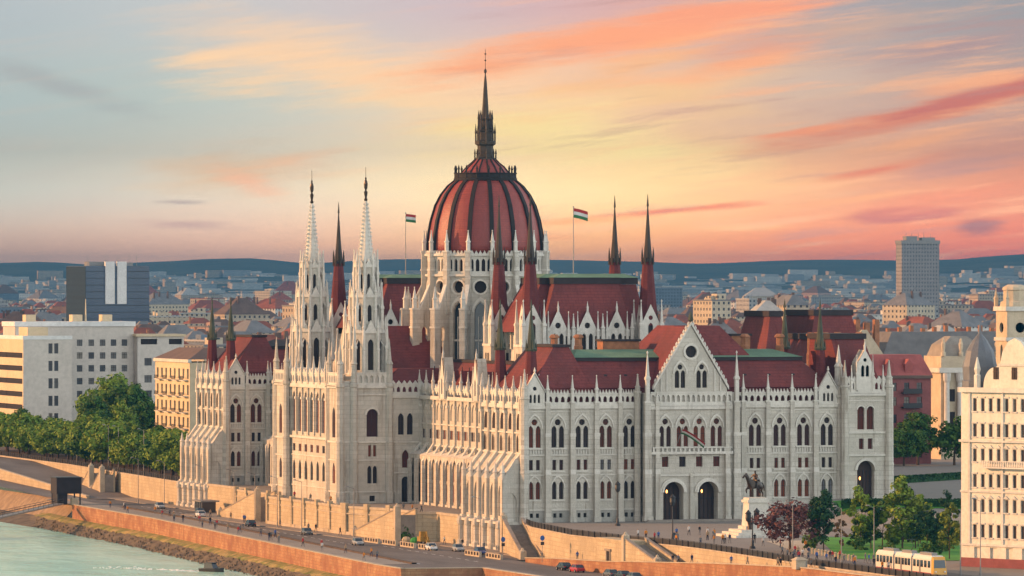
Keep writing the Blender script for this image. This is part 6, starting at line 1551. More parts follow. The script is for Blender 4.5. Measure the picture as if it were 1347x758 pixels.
def person_mesh(top, legs, pose):
    s = {'stand': (.04, -.03, .0), 'walk': (.26, -.24, .22), 'walkwide': (.34, -.30, .3)}[pose]
    J = [((0, 0, .95), (.15, .11)), ((0, 0, 1.12), (.13, .095)), ((0, .01, 1.36), (.17, .11)), ((0, .01, 1.47), (.07, .065)), ((0, .0, 1.54), .052), ((0, -.015, 1.64), (.082, .10)), ((0, -.01, 1.73), (.07, .085)),
         ((.09, 0, .88), .085), ((.10, -s[0] * .5 - .02, .48), .06), ((.10, -s[0] * .8 + .03, .10), .042), ((.11, -s[0] * .8 - .13, .04), .04),
         ((-.09, 0, .88), .085), ((-.10, -s[1] * .5 - .03, .48), .06), ((-.10, -s[1] * .8 + .06, .11), .042), ((-.11, -s[1] * .8 - .10, .045), .04),
         ((.19, .01, 1.40), .058), ((.24, .02 + s[2] * .3, 1.14), .045), ((.23, -.04 + s[2] * .7, .90), .036), ((.22, -.07 + s[2] * .75, .80), .038),
         ((-.19, .01, 1.40), .058), ((-.24, .02 - s[2] * .3, 1.14), .045), ((-.23, -.06 - s[2] * .5, .90), .036), ((-.22, -.10 - s[2] * .55, .80), .038)]
    B = [(0, 1), (1, 2), (2, 3), (3, 4), (4, 5), (5, 6), (0, 7), (7, 8), (8, 9), (9, 10), (0, 11), (11, 12), (12, 13), (13, 14), (2, 15), (15, 16), (16, 17), (17, 18), (2, 19), (19, 20), (20, 21), (21, 22)]
    me = skin_mesh('person', J, B)
    for m_ in ('cloth_' + top, 'cloth_' + legs, 'skin', 'hair', 'metal_dark'): me.materials.append(M[m_])
    for p in me.polygons:
        c = p.center; z = c.z
        if z > 1.49: p.material_index = 3 if (z > 1.68 or c.y > .02) else 2
        elif z < .09: p.material_index = 4
        elif z < .98 and abs(c.x) < .175: p.material_index = 1
        elif abs(c.x) > .17 and z < .88: p.material_index = 2
        else: p.material_index = 0
        p.use_smooth = True
    return me
PM = {}
def person(x, y, z, rot, top, legs, pose, label, group='people on the quay and plaza', sc_=1.0):
    k = (top, legs, pose)
    if k not in PM: PM[k] = person_mesh(*k)
    o = link('person', PM[k], None, Matrix.Translation((x, y, z)) @ Matrix.Rotation(rot, 4, 'Z') @ Matrix.Scale(sc_, 4))
    return tag(o, label, 'person', group)

# ================================================================== cars
CP = {'black': (.012, .012, .014), 'white': (.62, .62, .62), 'silver': (.30, .31, .32), 'red': (.35, .02, .02), 'blue': (.03, .06, .20), 'grey': (.09, .095, .10)}
for k_, c_ in CP.items(): mat('paint_' + k_, c_, .25, spec=.6)
mat('tyre', (.015, .015, .015), .85); mat('rim', (.35, .35, .36), .35, metal=.7); mat('head_lamp', (.7, .7, .65), .2); mat('tail_lamp', (.4, .01, .01), .3)
CM = {}
def loft(mb, secs, m=0):
    n = len(secs[0])
    for a, b in zip(secs, secs[1:]):
        for i in range(n): mb.face([a[i], a[(i + 1) % n], b[(i + 1) % n], b[i]], m)
    mb.face(secs[0][::-1], m); mb.face(secs[-1], m)
def car_meshes(colr):
    b = MB(); secs = []
    for x, w_, z0, z1 in ((-2.12, .62, .42, .72), (-2.05, .80, .30, .88), (-1.4, .87, .22, .95), (-.4, .88, .20, .92), (.8, .88, .20, .92), (1.5, .86, .24, .82), (2.05, .76, .30, .68), (2.15, .60, .38, .58)):
        secs.append([(x, -w_ * .92, z0), (x, w_ * .92, z0), (x, w_, z0 + (z1 - z0) * .45), (x, w_ * .92, z1), (x, -w_ * .92, z1), (x, -w_, z0 + (z1 - z0) * .45)])
    loft(b, secs); body = b.mesh('body', ['paint_' + colr], True)
    b = MB(); secs = []
    for x, w_, z1 in ((-1.72, .76, .95), (-1.15, .66, 1.40), (-.3, .66, 1.46), (.35, .65, 1.42), (1.05, .76, .92)):
        secs.append([(x, -.80, .88), (x, .80, .88), (x, w_, z1), (x, -w_, z1)])
    loft(b, secs); glass = b.mesh('window', ['glass'])
    b = MB(); loft(b, [[(x, -w_, z - .03), (x, w_, z - .03), (x, w_ * .96, z + .025), (x, -w_ * .96, z + .025)] for x, w_, z in ((-1.2, .66, 1.40), (-.3, .68, 1.46), (.38, .66, 1.42))])
    for sx in (-1, 1):
        for p, q in (((.38, .67 * sx, 1.41), (1.06, .79 * sx, .92)), ((-.35, .68 * sx, 1.44), (-.35, .82 * sx, .9)), ((-1.18, .67 * sx, 1.39), (-1.74, .78 * sx, .93))): b.tube(p, q, .045, .045, 4)
    roof = b.mesh('roof', ['paint_' + colr])
    wt = MB(); wt.tube((0, -.11, 0), (0, .11, 0), .32, .32, 14); tyre = wt.mesh('tyre', ['tyre']); wt = MB(); wt.tube((0, -.12, 0), (0, .12, 0), .2, .2, 8); rim = wt.mesh('rim', ['rim'])
    l = MB(); l.box(-.06, -.16, -.07, .06, .16, .07); hl = l.mesh('headlight', ['head_lamp']); tl = l.mesh('tail_light', ['tail_lamp'])
    return body, glass, roof, tyre, rim, hl, tl
def car(x, y, z, rot, colr, label, group='cars on the quay road'):
    if colr not in CM:
        CM[colr] = car_meshes(colr)
    body, glass, roof, tyre, rim, hl, tl = CM[colr]
    o = thing('parked_car', (x, y, z), label, 'car', group); o.matrix_basis = Matrix.Translation((x, y, z)) @ Matrix.Rotation(rot, 4, 'Z')
    def ch(nm, me, loc=(0, 0, 0), par=None):
        c_ = bpy.data.objects.new(nm, me); col.objects.link(c_); c_.parent = par or o; c_.location = loc; return c_
    ch('body', body); ch('window', glass); ch('roof', roof)
    for wx in (-1.3, 1.35):
        for wy in (-.80, .80): t_ = ch('wheel', tyre, (wx, wy, .32)); ch('rim', rim, (0, 0, 0), t_)
    for wy in (-.55, .55): ch('headlight', hl, (2.06, wy, .60)); ch('tail_light', tl, (-2.06, wy, .74))
    return o
def qdir(n): return math.atan2(-4.0, qe(n - 2) - qe(n + 2)) if False else math.atan2(4.0, qe(n + 2) - qe(n - 2))
# cars: (n, offset from the quay edge, colour, label)
CARS = [(232, 14.5, 'silver', 'silver car driving on the quay road near the dark pier house'), (196, 15.5, 'grey', 'grey car on the quay road below the far river pavilion'), (181, 12, 'white', 'white car on the quay road below the far river pavilion'),
        (128, 12.5, 'black', 'black car on the quay road before the centre of the terrace wall'), (84, 15.5, 'grey', 'grey car beside the terrace wall corner'), (34, 15, 'silver', 'silver car below the near river pavilion'), (8, 24, 'white', 'white car beside the plinth of the near pavilion'), (2, 28, 'silver', 'silver car beside the foot of the shaded staircase'), (-12, 29, 'blue', 'dark blue car just past the shaded staircase')]
for n, of, c_, lb in CARS: car(qe(n) + of, n, -5.5, qdir(n) + (math.pi if of > 13 else 0), c_, lb)
for x, y, c_, lb in ((-17.6, -103, 'grey', 'grey car below the orange ramp wall, left of a row of three'), (-17.2, -108.5, 'black', 'black car below the orange ramp wall in the middle of three'), (-17.4, -115, 'grey', 'grey car below the orange ramp wall, right of three'), (-17.4, -136, 'black', 'black car at the bottom edge below the ramp, left one'), (-17.8, -146, 'silver', 'silver car at the bottom edge below the ramp, right one'), (-17.5, -84, 'red', 'red car below the left end of the ramp wall'), (-17.3, -76, 'black', 'black car below the very start of the ramp wall')):
    car(x, y, -5.5, R(92), c_, lb)
for x, y, c_, lb in ((-9.2, 171, 'blue', 'dark blue car under the far staircase'),): car(x, y, -5.35, R(88), c_, lb)

# people on the promenade, road edge, plaza
pr = random.Random(5)
tops = ['dark', 'navy', 'red', 'white', 'grey', 'orange', 'blue', 'dark', 'grey', 'tan']
names = {'dark': 'black', 'navy': 'navy blue', 'red': 'red', 'white': 'white', 'grey': 'grey', 'orange': 'orange', 'blue': 'blue', 'green': 'green', 'tan': 'tan'}
def crowd(spots, where, grp):
    for (x, y, z) in spots:
        t_ = pr.choice(tops); l_ = pr.choice(['dark', 'navy', 'grey']); ps = pr.choice(['walk', 'walk', 'walkwide', 'stand'])
        pos_ = {'walk': 'walking', 'walkwide': 'striding', 'stand': 'standing'}[ps]
        person(x, y, z, pr.choice((0.1, 3.2)) + pr.uniform(-.4, .4), t_, l_, ps, 'person in %s with %s trousers, %s %s' % (names[t_], names[l_], pos_, where), grp + ' in %s tops and %s trousers, %s' % (names[t_], names[l_], pos_), pr.uniform(1.0, 1.12))
prom = []
for n in [238, 226, 224, 207, 199, 186, 183, 171, 158, 151, 149, 138, 126, 122, 117, 103, 101, 96, 88, 77, 71, 63, 60, 52, 44, 31, 24, 12, 2, -14, -28, -33]:
    prom.append((qe(n) + pr.uniform(1.0, 6.2), n + pr.uniform(-2, 2), -5.47))
crowd(prom, 'on the quay promenade', 'strollers on the promenade')
crowd([(-16.3 + pr.uniform(-.6, .6), n, -5.36) for n in (176, 158, 146, 144, 118, 96, 92, 74)] + [(-7.6, n, -5.36) for n in (28, 16, 2)], 'on the pavement beside the terrace wall', 'pedestrians beside the terrace wall')
crowd([(-12.2 + pr.uniform(0, 2.5), n, lerp(RAMPH, n)) for n in (-66, -78, -118, -120, -124, -127, -146, -158, -170, -172, -186)], 'on the ramp before the yellow wall', 'pedestrians on the ramp')
crowd([(-3, -76, .0), (-2.5, -79, 0), (-1.5, -83, 0), (-4, -88, 0), (-1, -92, 0), (5.2, -100, 0), (4.4, -101, 0), (6.8, -98, 0), (1.2, -146, 0), (.6, -149, 0), (1.8, -151, 0), (-2, -158, 0), (-4, -170, 0), (-3, -180, 0), (-1, -190, 0), (-6, -184, 0), (2.4, -176, 0), (3.1, -178, 0), (10, -128, 0), (8, -112, 0), (30, -60, 0)] + [(pr.uniform(-6, 3), pr.uniform(-215, -140), 0) for _ in range(22)] + [(pr.uniform(-4, 14), pr.uniform(-110, -40), 0) for _ in range(12)], 'on the south plaza', 'people on the plaza')
crowd([(-9, 132, .12), (-9.4, 118, .12), (-9, 104, .12), (-7, 58, .12), (-6.6, 53, .12), (-6.2, 48, .12)], 'on the terrace under the twin towers', 'people on the terrace')
person(9.0, -118, 0, 1.0, 'red', 'blue' if False else 'navy', 'stand', 'person in a red top standing beneath the copper tree', None)
person(-3.2, -97.5, .05, 2.0, 'orange', 'dark', 'stand', 'person in an orange top standing at the head of the short staircase', None)

# ================================================================== lamps, signs
def lamp_mast(x, y, z, h, label, arm=1.6, group='tall lamp masts along the quay', rot=0.0):
    o = thing('street_lamp', (x, y, z), label, 'street lamp', group); mb = MB()
    mb.tube((x, y, z), (x, y, z + .9), .16, .14, 8); mb.tube((x, y, z + .9), (x, y, z + h), .10, .06, 8); part('pole', mb, 'metal_grey', o)
    a = MB(); ca, sa = math.cos(rot), math.sin(rot); a.tube((x, y, z + h - .1), (x + arm * ca, y + arm * sa, z + h + .35), .05, .04, 6); part('arm', a, 'metal_grey', o)
    l = MB(); cx, cy_ = x + arm * ca, y + arm * sa; l.hexa([(cx - .35, cy_ - .16, z + h + .26), (cx + .35, cy_ - .16, z + h + .26), (cx + .35, cy_ + .16, z + h + .26), (cx - .35, cy_ + .16, z + h + .26)], [(cx - .25, cy_ - .1, z + h + .46), (cx + .25, cy_ - .1, z + h + .46), (cx + .25, cy_ + .1, z + h + .46), (cx - .25, cy_ + .1, z + h + .46)]); part('lamp_head', l, 'metal_grey', o)
    return o
for n, of, lb in ((262, 16, 'slim lamp mast standing near the dark pier house'), (236, 16.5, 'slim lamp mast left of the far river pavilion'), (202, 17.5, 'slim lamp mast in front of the far river pavilion'), (168, 17, 'slim lamp mast before the far staircase'), (146, 17.2, 'slim lamp mast before the left end of the terrace wall'), (121, 17.0, 'slim lamp mast before the middle of the terrace wall'), (96, 17, 'slim lamp mast before the terrace wall corner'), (55, 19, 'slim lamp mast in front of the bright staircase'), (-8, 30, 'slim lamp mast beside the shaded staircase')):
    lamp_mast(qe(n) + of, n, -5.36, 10.5, lb, 1.5, rot=math.pi)
for k, (px, Z) in enumerate(((55, 1480), (108, 1470), (150, 1440), (12, 1520))):
    x, y, _ = at(px, Z); lamp_mast(lerp(PW, y) + 2.0, y, 0, 11, 'park lamp mast rising before the trees, number'.replace(', number', '') + (' at far left', ' left of the staircase', ' right of the first park staircase', ' at the very left edge')[k], 1.2, 'lamp masts in the park', math.pi)
def lantern_post(x, y, z, h, label, heads, group='dark lantern posts on the plaza'):
    o = thing('lantern_post', (x, y, z), label, 'lantern post', group); mb = MB(); mb.lathe((x, y, z), [(.55, 0), (.55, .35), (.3, .5), (.22, 1.4), (.13, 1.6), (.09, h), (.05, h + .3)], 8); part('post', mb, 'metal_dark', o)
    for dx, dy, dz in heads:
        l = MB(); l.tube((x, y, z + h - 1.4), (x + dx, y + dy, z + h + dz - .75), .05, .05, 5); l.lathe((x + dx, y + dy, z + h + dz), [(.1, -.95), (.42, -.7), (.55, -.2), (.5, .5), (.62, .62), (.3, .95), (.06, 1.25)], 8); part('lantern', l, 'metal_dark', o)
    return o
lantern_post(3.1, -119.8, 0, 5.6, 'dark lantern post with two big lanterns before the statue pedestal', ((-.72, .2, 0), (.72, -.2, .35)))
lantern_post(12.4, -20, 0, 6.4, 'dark lantern post standing against the south front left of the portal', ((0, 0, 1.0),)); lantern_post(-1.1, -89.6, 0, 6.5, 'slender lantern post in front of the arched portal', ((0, 0, .9),))
for x, y, h, lb in ((-4.6, -183, 9.5, 'tall brownish mast left of the tram stop'), (6.7, -169, 9.0, 'pale green lamp mast at the lawn edge'), (1.9, -219, 9.5, 'dark mast right of the tram front'), (4.5, -221, 12.0, 'pale green mast before the cream corner building'), (1.6, -143.8, 8.5, 'thin mast right of the copper tree')):
    lamp_mast(x, y, 0, h, lb, 1.1, 'masts near the tram line', 2.5)
def sign(x, y, z, h, label, colr='cloth_blue'):
    o = thing('road_sign', (x, y, z), label, 'road sign', 'blue road signs below the yellow wall'); mb = MB(); mb.tube((x, y, z), (x, y, z + h), .06, .06, 6); part('post', mb, 'metal_grey', o)
    f = FR((x, y - .1, 0), (.95, .31)); b = MB(); extr(b, f, [(u, v) for u, v in circle(0, z + h - .5, .5, 12)], 0, .06); part('sign_plate', b, colr, o); b = MB(); extr(b, f, rect(0, z + h - 1.8, .8, .6), 0, .06); part('lower_plate', b, 'metal_dark', o)
sign(-15.5, -58, -4.9, 5.0, 'blue round road sign on a post before the yellow wall'); sign(-11.5, -22, -5.5, 3.8, 'blue round road sign near the foot of the shaded staircase')
# concrete barrier pieces between the carriageways
for k, n in enumerate((44, 33, 22, 11, -18, -30)):
    x = -17.8 + k * .4; o = thing('road_barrier', (x, n, -5.5), 'grey slotted concrete barrier between the lanes %s' % ('below the bright staircase', 'left of the near pavilion plinth', 'under the near pavilion plinth', 'right part of the pavilion plinth', 'at the foot of the shaded staircase', 'before the left end of the yellow wall')[k], 'barrier', 'concrete barriers on the quay road'); mb = MB(); mb.box(x - .25, n - 4.6, -5.5, x + .25, n + 4.6, -4.5); part('body', mb, 'wall_cap', o)
    sl_ = MB()
    for j in range(5): sl_.box(x - .29, n - 4.1 + j * 1.8, -5.2, x - .24, n - 3.1 + j * 1.8, -4.6)
    part('slot', sl_, 'window_dark', o)

# ================================================================== equestrian statue
sx, sy = 21.0, -73.0; sq_ = R(200)
o = thing('equestrian_statue', (sx, sy, 0), 'dark bronze rider on horseback on a tall white stone pedestal before the south front', 'statue')
mb = MB()
for k, (a, b, z0, z1) in enumerate(((7.2, 5.4, 0, .45), (6.2, 4.4, .45, .9), (5.0, 3.4, .9, 1.4), (3.3, 2.1, 1.4, 2.0))): mb.box(sx - a * .8, sy - b, z0, sx + a * .8, sy + b, z1)
mb.frus(sx - 2.1, sy - 1.7, sx + 2.1, sy + 1.7, 2.0, sx - 1.8, sy - 1.45, sx + 1.8, sy + 1.45, 6.3); mb.box(sx - 2.1, sy - 1.75, 6.3, sx + 2.1, sy + 1.75, 6.8); mb.box(sx - 1.8, sy - 1.5, 6.8, sx + 1.8, sy + 1.5, 7.2)
part('pedestal', mb, 'limestone_trim', o)
J = [((-.9, 0, 1.55), (.42, .46)), ((-.1, 0, 1.5), (.42, .48)), ((.7, 0, 1.55), (.38, .48)), ((1.15, 0, 1.95), (.22, .32)), ((1.5, 0, 2.45), (.17, .24)), ((1.85, 0, 2.62), (.14, .17)), ((2.3, 0, 2.3), (.10, .12)), ((1.62, .09, 2.9), .04), ((1.62, -.09, 2.9), .04),
     ((.85, .26, 1.1), .17), ((.95, .26, .68), .10), ((.86, .26, .1), .08), ((.85, -.26, 1.15), .17), ((1.35, -.26, .95), .10), ((1.2, -.26, .5), .07),
     ((-.95, .28, 1.15), .23), ((-.80, .28, .78), .13), ((-1.12, .28, .5), .09), ((-1.02, .28, .08), .08), ((-1.0, -.28, 1.15), .23), ((-1.05, -.28, .78), .13), ((-1.42, -.28, .5), .09), ((-1.36, -.28, .08), .08), ((-1.38, 0, 1.65), .10), ((-1.7, 0, 1.2), .10), ((-1.75, 0, .7), .05)]
B = [(0, 1), (1, 2), (2, 3), (3, 4), (4, 5), (5, 6), (4, 7), (4, 8), (2, 9), (9, 10), (10, 11), (2, 12), (12, 13), (13, 14), (0, 15), (15, 16), (16, 17), (17, 18), (0, 19), (19, 20), (20, 21), (21, 22), (0, 23), (23, 24), (24, 25)]
mw = Matrix.Translation((sx - .1, sy, 7.2)) @ Matrix.Rotation(R(-148), 4, 'Z') @ Matrix.Scale(1.6, 4)
me = skin_mesh('horse', J, B); me.materials.append(M['bronze']); link('horse', me, o, mw)
J = [((-.1, 0, 1.98), (.2, .18)), ((-.12, 0, 2.3), (.19, .15)), ((-.1, 0, 2.62), (.24, .15)), ((-.08, 0, 2.8), .08), ((-.06, 0, 2.97), (.12, .13)), ((-.06, 0, 3.1), (.11, .11)), ((.1, .42, 1.9), .13), ((.3, .52, 1.45), .09), ((.2, .52, 1.0), .07), ((.36, .52, .92), .06), ((.1, -.42, 1.9), .13), ((.3, -.52, 1.45), .09), ((.2, -.52, 1.0), .07), ((.36, -.52, .92), .06), ((-.06, .32, 2.6), .09), ((.1, .42, 2.25), .07), ((.45, .2, 2.15), .06), ((-.06, -.32, 2.6), .09), ((.0, -.5, 2.3), .07), ((.35, -.5, 2.1), .06)]
B = [(0, 1), (1, 2), (2, 3), (3, 4), (4, 5), (0, 6), (6, 7), (7, 8), (8, 9), (0, 10), (10, 11), (11, 12), (12, 13), (2, 14), (14, 15), (15, 16), (2, 17), (17, 18), (18, 19)]
me = skin_mesh('rider', J, B); me.materials.append(M['bronze']); link('rider', me, o, mw)
mb = MB(); mb.lathe((sx - 1.9, sy - 2.2, 1.4), [(.5, 0), (.42, .9), (.5, 1.5), (.3, 1.8), (.25, 2.3), (.04, 2.5)], 8, 0, 0); part('side_figure', mb, 'bronze', o)

# ================================================================== tram
tx, ty = -3.6, -199.0; L_ = 24.0
o = thing('tram', (tx, ty - L_, 0), 'whitish tram with a yellow front at the lower right', 'tram')
mat('tram_yellow', (.62, .30, .02), .35, spec=.5); mat('tram_white', (.62, .58, .50), .4, spec=.5)
Y = lambda k: ty - k
for k, (a, b) in enumerate(((0, 7.6), (8.2, 15.4), (16.0, 24.0))):
    mb = MB(); mb.box(tx - 1.2, Y(b), .35, tx + 1.2, Y(a), 1.35, 1); mb.box(tx - 1.23, Y(b) + .2, .45, tx + 1.23, Y(a) - .2, .62, 0); mb.box(tx - 1.19, Y(b) + .01, 1.352, tx + 1.19, Y(a) - .01, 2.75, 1); mb.hexa([(tx - 1.2, Y(b), 2.752), (tx + 1.2, Y(b), 2.752), (tx + 1.2, Y(a), 2.752), (tx - 1.2, Y(a), 2.752)], [(tx - .9, Y(b) + .3, 3.35), (tx + .9, Y(b) + .3, 3.35), (tx + .9, Y(a) - .3, 3.35), (tx - .9, Y(a) - .3, 3.35)], 1)
    car_ = part('carriage', mb, ['cloth_red', 'tram_white'], o)
    w_ = MB(); f = FR((tx - 1.2, Y(a), 0), (0, -1))
    for j in range(5): extr(w_, f, rect(.9 + j * (b - a - 1.8) / 4, 1.45, 1.05, 1.1), 0, .03)
    part('side_window', w_, 'glass', car_)
    d_ = MB(); extr(d_, f, rect(.9 + 1.5 * (b - a - 1.8) / 4, .5, .62, 2.0), .0, .05); part('door', d_, 'metal_grey', car_)
    for yy in (a + 1.6, b - 1.6):
        wv = MB(); wv.tube((tx - 1.05, Y(yy), .36), (tx - .85, Y(yy), .36), .36, .36, 12); wv.tube((tx + .85, Y(yy), .36), (tx + 1.05, Y(yy), .36), .36, .36, 12); wv.box(tx - .86, Y(yy) - .06, .3, tx + .86, Y(yy) + .06, .42); part('wheel_set', wv, 'tyre', car_)
    r_ = MB(); r_.box(tx - .5, Y(b) + 1.5, 3.3, tx + .5, Y(a) - 1.5, 3.75); part('roof_box', r_, 'metal_grey', car_)
for a in (7.6, 15.4): mb = MB(); mb.box(tx - 1.0, Y(a + .62), .5, tx + 1.0, Y(a - .02), 3.0); part('bellows', mb, 'metal_dark', o)
mb = MB(); mb.hexa([(tx - 1.18, Y(24.9), .4), (tx + 1.18, Y(24.9), .4), (tx + 1.2, Y(24), .4), (tx - 1.2, Y(24), .4)], [(tx - 1.0, Y(24.5), 3.0), (tx + 1.0, Y(24.5), 3.0), (tx + 1.1, Y(24), 3.2), (tx - 1.1, Y(24), 3.2)]); part('cab', mb, 'tram_yellow', o)
mb = MB(); mb.hexa([(tx - 1.0, Y(24.80), 1.45), (tx + 1.0, Y(24.80), 1.45), (tx + 1.0, Y(24.6), 1.45), (tx - 1.0, Y(24.6), 1.45)], [(tx - .9, Y(24.6), 2.7), (tx + .9, Y(24.6), 2.7), (tx + .9, Y(24.4), 2.7), (tx - .9, Y(24.4), 2.7)]); part('windscreen', mb, 'glass', o)
for dx in (-.8, .8): mb = MB(); mb.lathe((tx + dx, Y(24.92), .85), [(.16, -.1), (.16, .1)], 8); part('headlight', mb, 'head_lamp', o)
mb = MB(); mb.tube((tx, Y(12), 3.4), (tx, Y(13.6), 4.5), .05, .05, 4); mb.tube((tx, Y(13.6), 4.5), (tx, Y(12.4), 5.5), .05, .05, 4); mb.box(tx - .8, Y(12.5), 5.46, tx + .8, Y(12.3), 5.54); part('pantograph', mb, 'metal_dark', o)
mb = MB(); strip(mb, lambda n: tx - .78, lambda n: tx - .70, H0(.012), -330, -150); strip(mb, lambda n: tx + .70, lambda n: tx + .78, H0(.012), -330, -150); struct('tram_rail', mb, 'metal_dark')
mb = MB(); strip(mb, lambda n: -9.0, lambda n: 3.5, H0(.008), -400, -165); struct('tram_road', mb, 'asphalt')

# bollards along the lawn edge
for k in range(15):
    t_ = k / 14; x, y = 6.5 + (2.6 - 6.5) * t_, -139 + (-171 + 139) * t_; mb = MB(); mb.lathe((x, y, 0), [(.25, 0), (.22, .8), (.28, .85), (.1, 1.05)], 7)
    tag(part('bollard', mb, 'wall_yellow'), 'short pale stone bollard in the line along the front lawn edge', 'bollard', 'bollards along the lawn edge')
mb = MB(); mb.box(-14.9, -189, -.2, -12.9, -187, 1.3); mb.frus(-15.1, -189.2, -12.7, -186.8, 1.3, -14.4, -188.4, -13.4, -187.6, 1.75); o = thing('junction_box', (-13.9, -188, -.2), 'pale stone-coloured utility box on the ramp wall below the copper tree', 'utility box'); part('cabinet', mb, 'wall_cap', o)
mb = MB(); mb.box(-13.2, -189.02, .0, -12.98, -187.3, 1.1); part('door', mb, 'metal_grey', o)

# ================================================================== dark pier house, gangway, pontoon, boats
hx, hy = -27.4, 264.0
o = thing('pier_house', (hx, hy, -5.5), 'black-brown box house on posts at the quay edge by the gangway', 'pier house')
mat('dark_clad', (.028, .02, .022), .7, .3, .8)
mb = MB(); mb.box(hx - 3.0, hy - 3, -2.9, hx + 3.0, hy + 3, .8); part('upper_storey', mb, 'dark_clad', o)
mb = MB(); mb.box(hx - 3.2, hy - 3.2, .8, hx + 3.2, hy + 3.2, 1.0); part('roof', mb, 'metal_dark', o)
mb = MB(); mb.box(hx - 2.7, hy - 2.2, -5.5, hx - .2, hy + 2.7, -2.9); part('ground_room', mb, 'dark_clad', o); mb = MB(); mb.box(hx + .6, hy - 3.4, -5.5, hx + 2.2, hy - 1.8, -3.9); part('ticket_booth', mb, 'wall_cap', o)
for a in (-3, 3):
    for b in (-2.8, 2.8): mb = MB(); mb.box(hx + a * .9 - .15, hy + b - .15, -5.5, hx + a * .9 + .15, hy + b + .15, -2.9); part('post', mb, 'metal_dark', o)
a0 = Vector((-30.5, 258, -5.3)); a1 = Vector((-62, 222, -8.6)); d = (a1 - a0).normalized(); nr = Vector((-d.y, d.x, 0)).normalized()
o = thing('gangway', tuple(a1), 'long grey gangway sloping from the dark pier house down to the river', 'gangway'); mb = MB(); w2 = nr * 1.1; up = Vector((0, 0, .3))
mb.hexa([a0 - w2, a1 - w2, a1 + w2, a0 + w2], [a0 - w2 + up, a1 - w2 + up, a1 + w2 + up, a0 + w2 + up]); part('deck', mb, 'metal_grey', o)
for s_ in (-1, 1):
    mb = MB(); p0, p1 = a0 + w2 * s_ + up, a1 + w2 * s_ + up
    for z in (.5, 1.05): mb.tube(p0 + Vector((0, 0, z)), p1 + Vector((0, 0, z)), .05, .05, 4)
    for k in range(20): q = p0 + (p1 - p0) * k / 19; mb.tube(q, q + Vector((0, 0, 1.1)), .05, .05, 4)
    part('handrail', mb, 'metal_dark', o)
mb = MB(); mb.box(-70, 212, -11.8, -58, 224, -9.2); mb.box(-70.3, 211.7, -9.2, -57.7, 224.3, -8.9); o = thing('pontoon', (-64, 218, -11.5), 'flat grey landing pontoon at the river end of the gangway', 'pontoon'); part('hull', mb, 'metal_dark', o)
def boat(x, y, rot, label, s_=1.0, dark='metal_dark'):
    o = thing('motor_boat', (x, y, -11.3), label, 'boat'); mw_ = Matrix.Translation((x, y, -11.3)) @ Matrix.Rotation(rot, 4, 'Z') @ Matrix.Scale(s_, 4)
    b = MB(); loft(b, [[(xx, -w_, z1), (xx, -w_ * .75, -.3), (xx, w_ * .75, -.3), (xx, w_, z1)] for xx, w_, z1 in ((-4, 1.25, .8), (-1, 1.4, .85), (2, 1.2, .95), (3.6, .6, 1.1), (4.4, .06, 1.2))]); link('hull', b.mesh('hull', [dark]), o, mw_)
    b = MB(); b.hexa([(-2.2, -1, .86), (1.4, -1, .86), (1.4, 1, .86), (-2.2, 1, .86)], [(-2.0, -.85, 2.3), (.6, -.85, 2.3), (.6, .85, 2.3), (-2.0, .85, 2.3)]); link('cabin', b.mesh('cabin', ['glass']), o, mw_)
    b = MB(); b.box(-2.4, -1.05, 2.32, .9, 1.05, 2.45); b.tube((-1, 0, 2.4), (-1, 0, 3.6), .04, .03, 4); link('cabin_roof', b.mesh('cabin_roof', [dark]), o, mw_)
    return o
bx, by, _ = at(279, 1196); boat(bx, by, R(-60), 'small dark motor boat at the bottom edge of the river with a foaming wake', .75)
mb = MB(); fr_ = random.Random(4)
for k in range(150):
    t_ = fr_.random() ** 1.6; a = bx - 2.5 - t_ * 13 + fr_.gauss(0, .5 + t_ * 1.9); b = by + 3 + t_ * 22 + fr_.gauss(0, .5 + t_ * 1.9); r_ = fr_.uniform(.15, .6) * (1 - t_ * .6); mb.lathe((a, b, -11.3), [(r_, .0), (r_ * .6, .07)], 7, fr_.random() * 6, 0)
mat('foam', (.75, .78, .74), .8); tag(part('wake_foam', mb, 'foam'), kind='stuff')
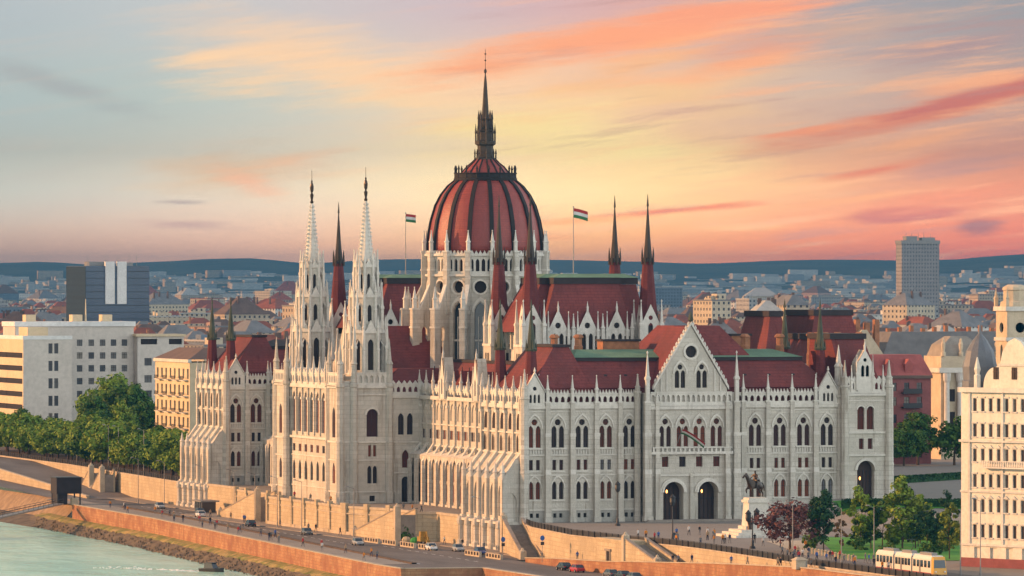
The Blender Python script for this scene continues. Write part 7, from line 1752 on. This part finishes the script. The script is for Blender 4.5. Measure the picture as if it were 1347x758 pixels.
for k, (x, y, r_) in enumerate(((-38.5, -84, R(80)), (-36.0, -97, R(100)))): boat(x, y, r_, ('dark moored boat in the notch of the quay wall', 'second dark moored boat at the bottom edge right of the notch')[k], .9)
# kiosk by the far staircase, roadworks by the near one
kx, ky = -9.5, 204
o = thing('kiosk', (kx, ky, -5.36), 'dark blue-grey glazed kiosk with a flat roof before the far river pavilion', 'kiosk'); mb = MB(); mb.box(kx - 1.6, ky - 3, -5.36, kx + 1.6, ky + 3, -2.9); part('glazing', mb, 'glass', o); mb = MB(); mb.box(kx - 2.2, ky - 4, -2.9, kx + 2.2, ky + 4, -2.6); part('roof', mb, 'metal_grey', o)
for a in (-3, -1, 1, 3): mb = MB(); mb.box(kx - 1.7, ky + a - .08, -5.36, kx - 1.6, ky + a + .08, -2.9); part('frame_post', mb, 'metal_grey', o)
mat('digger_paint', (.36, .22, .04), .6, .3, 1.0)
ex, ey = -10.5, 33
o = thing('mini_excavator', (ex, ey, -5.36), 'small yellow excavator working beside the near pavilion plinth', 'excavator')
mb = MB(); mb.box(ex - .9, ey - 1.1, -4.9, ex + .9, ey + 1.1, -3.9); mb.box(ex - .5, ey + .1, -3.9, ex + .9, ey + 1.1, -2.9); part('cab', mb, 'digger_paint', o)
for s_ in (-.9, .6): mb = MB(); mb.box(ex + s_, ey - 1.4, -5.36, ex + s_ + .35, ey + 1.4, -4.85); part('track', mb, 'tyre', o)
mb = MB(); mb.tube((ex, ey - 1, -4.2), (ex, ey - 2.4, -2.8), .16, .13, 5); mb.tube((ex, ey - 2.4, -2.8), (ex, ey - 3.4, -4.6), .13, .1, 5); mb.box(ex - .35, ey - 3.7, -5.1, ex + .35, ey - 3.1, -4.5); part('digger_arm', mb, 'digger_paint', o)
for k, (a, b, m_, lb) in enumerate(((-11.5, 41, 'wall_yellow', 'pale sandbag pile beside the excavator'), (-10.8, 37.5, 'cloth_green', 'small green builder sack beside the excavator'))):
    mb = MB(); mb.lathe((a, b, -5.36), [(.9, 0), (1.0, .5), (.7, 1.0), (.2, 1.15)], 7); tag(part('material_sack', mb, m_), lb, 'sack')
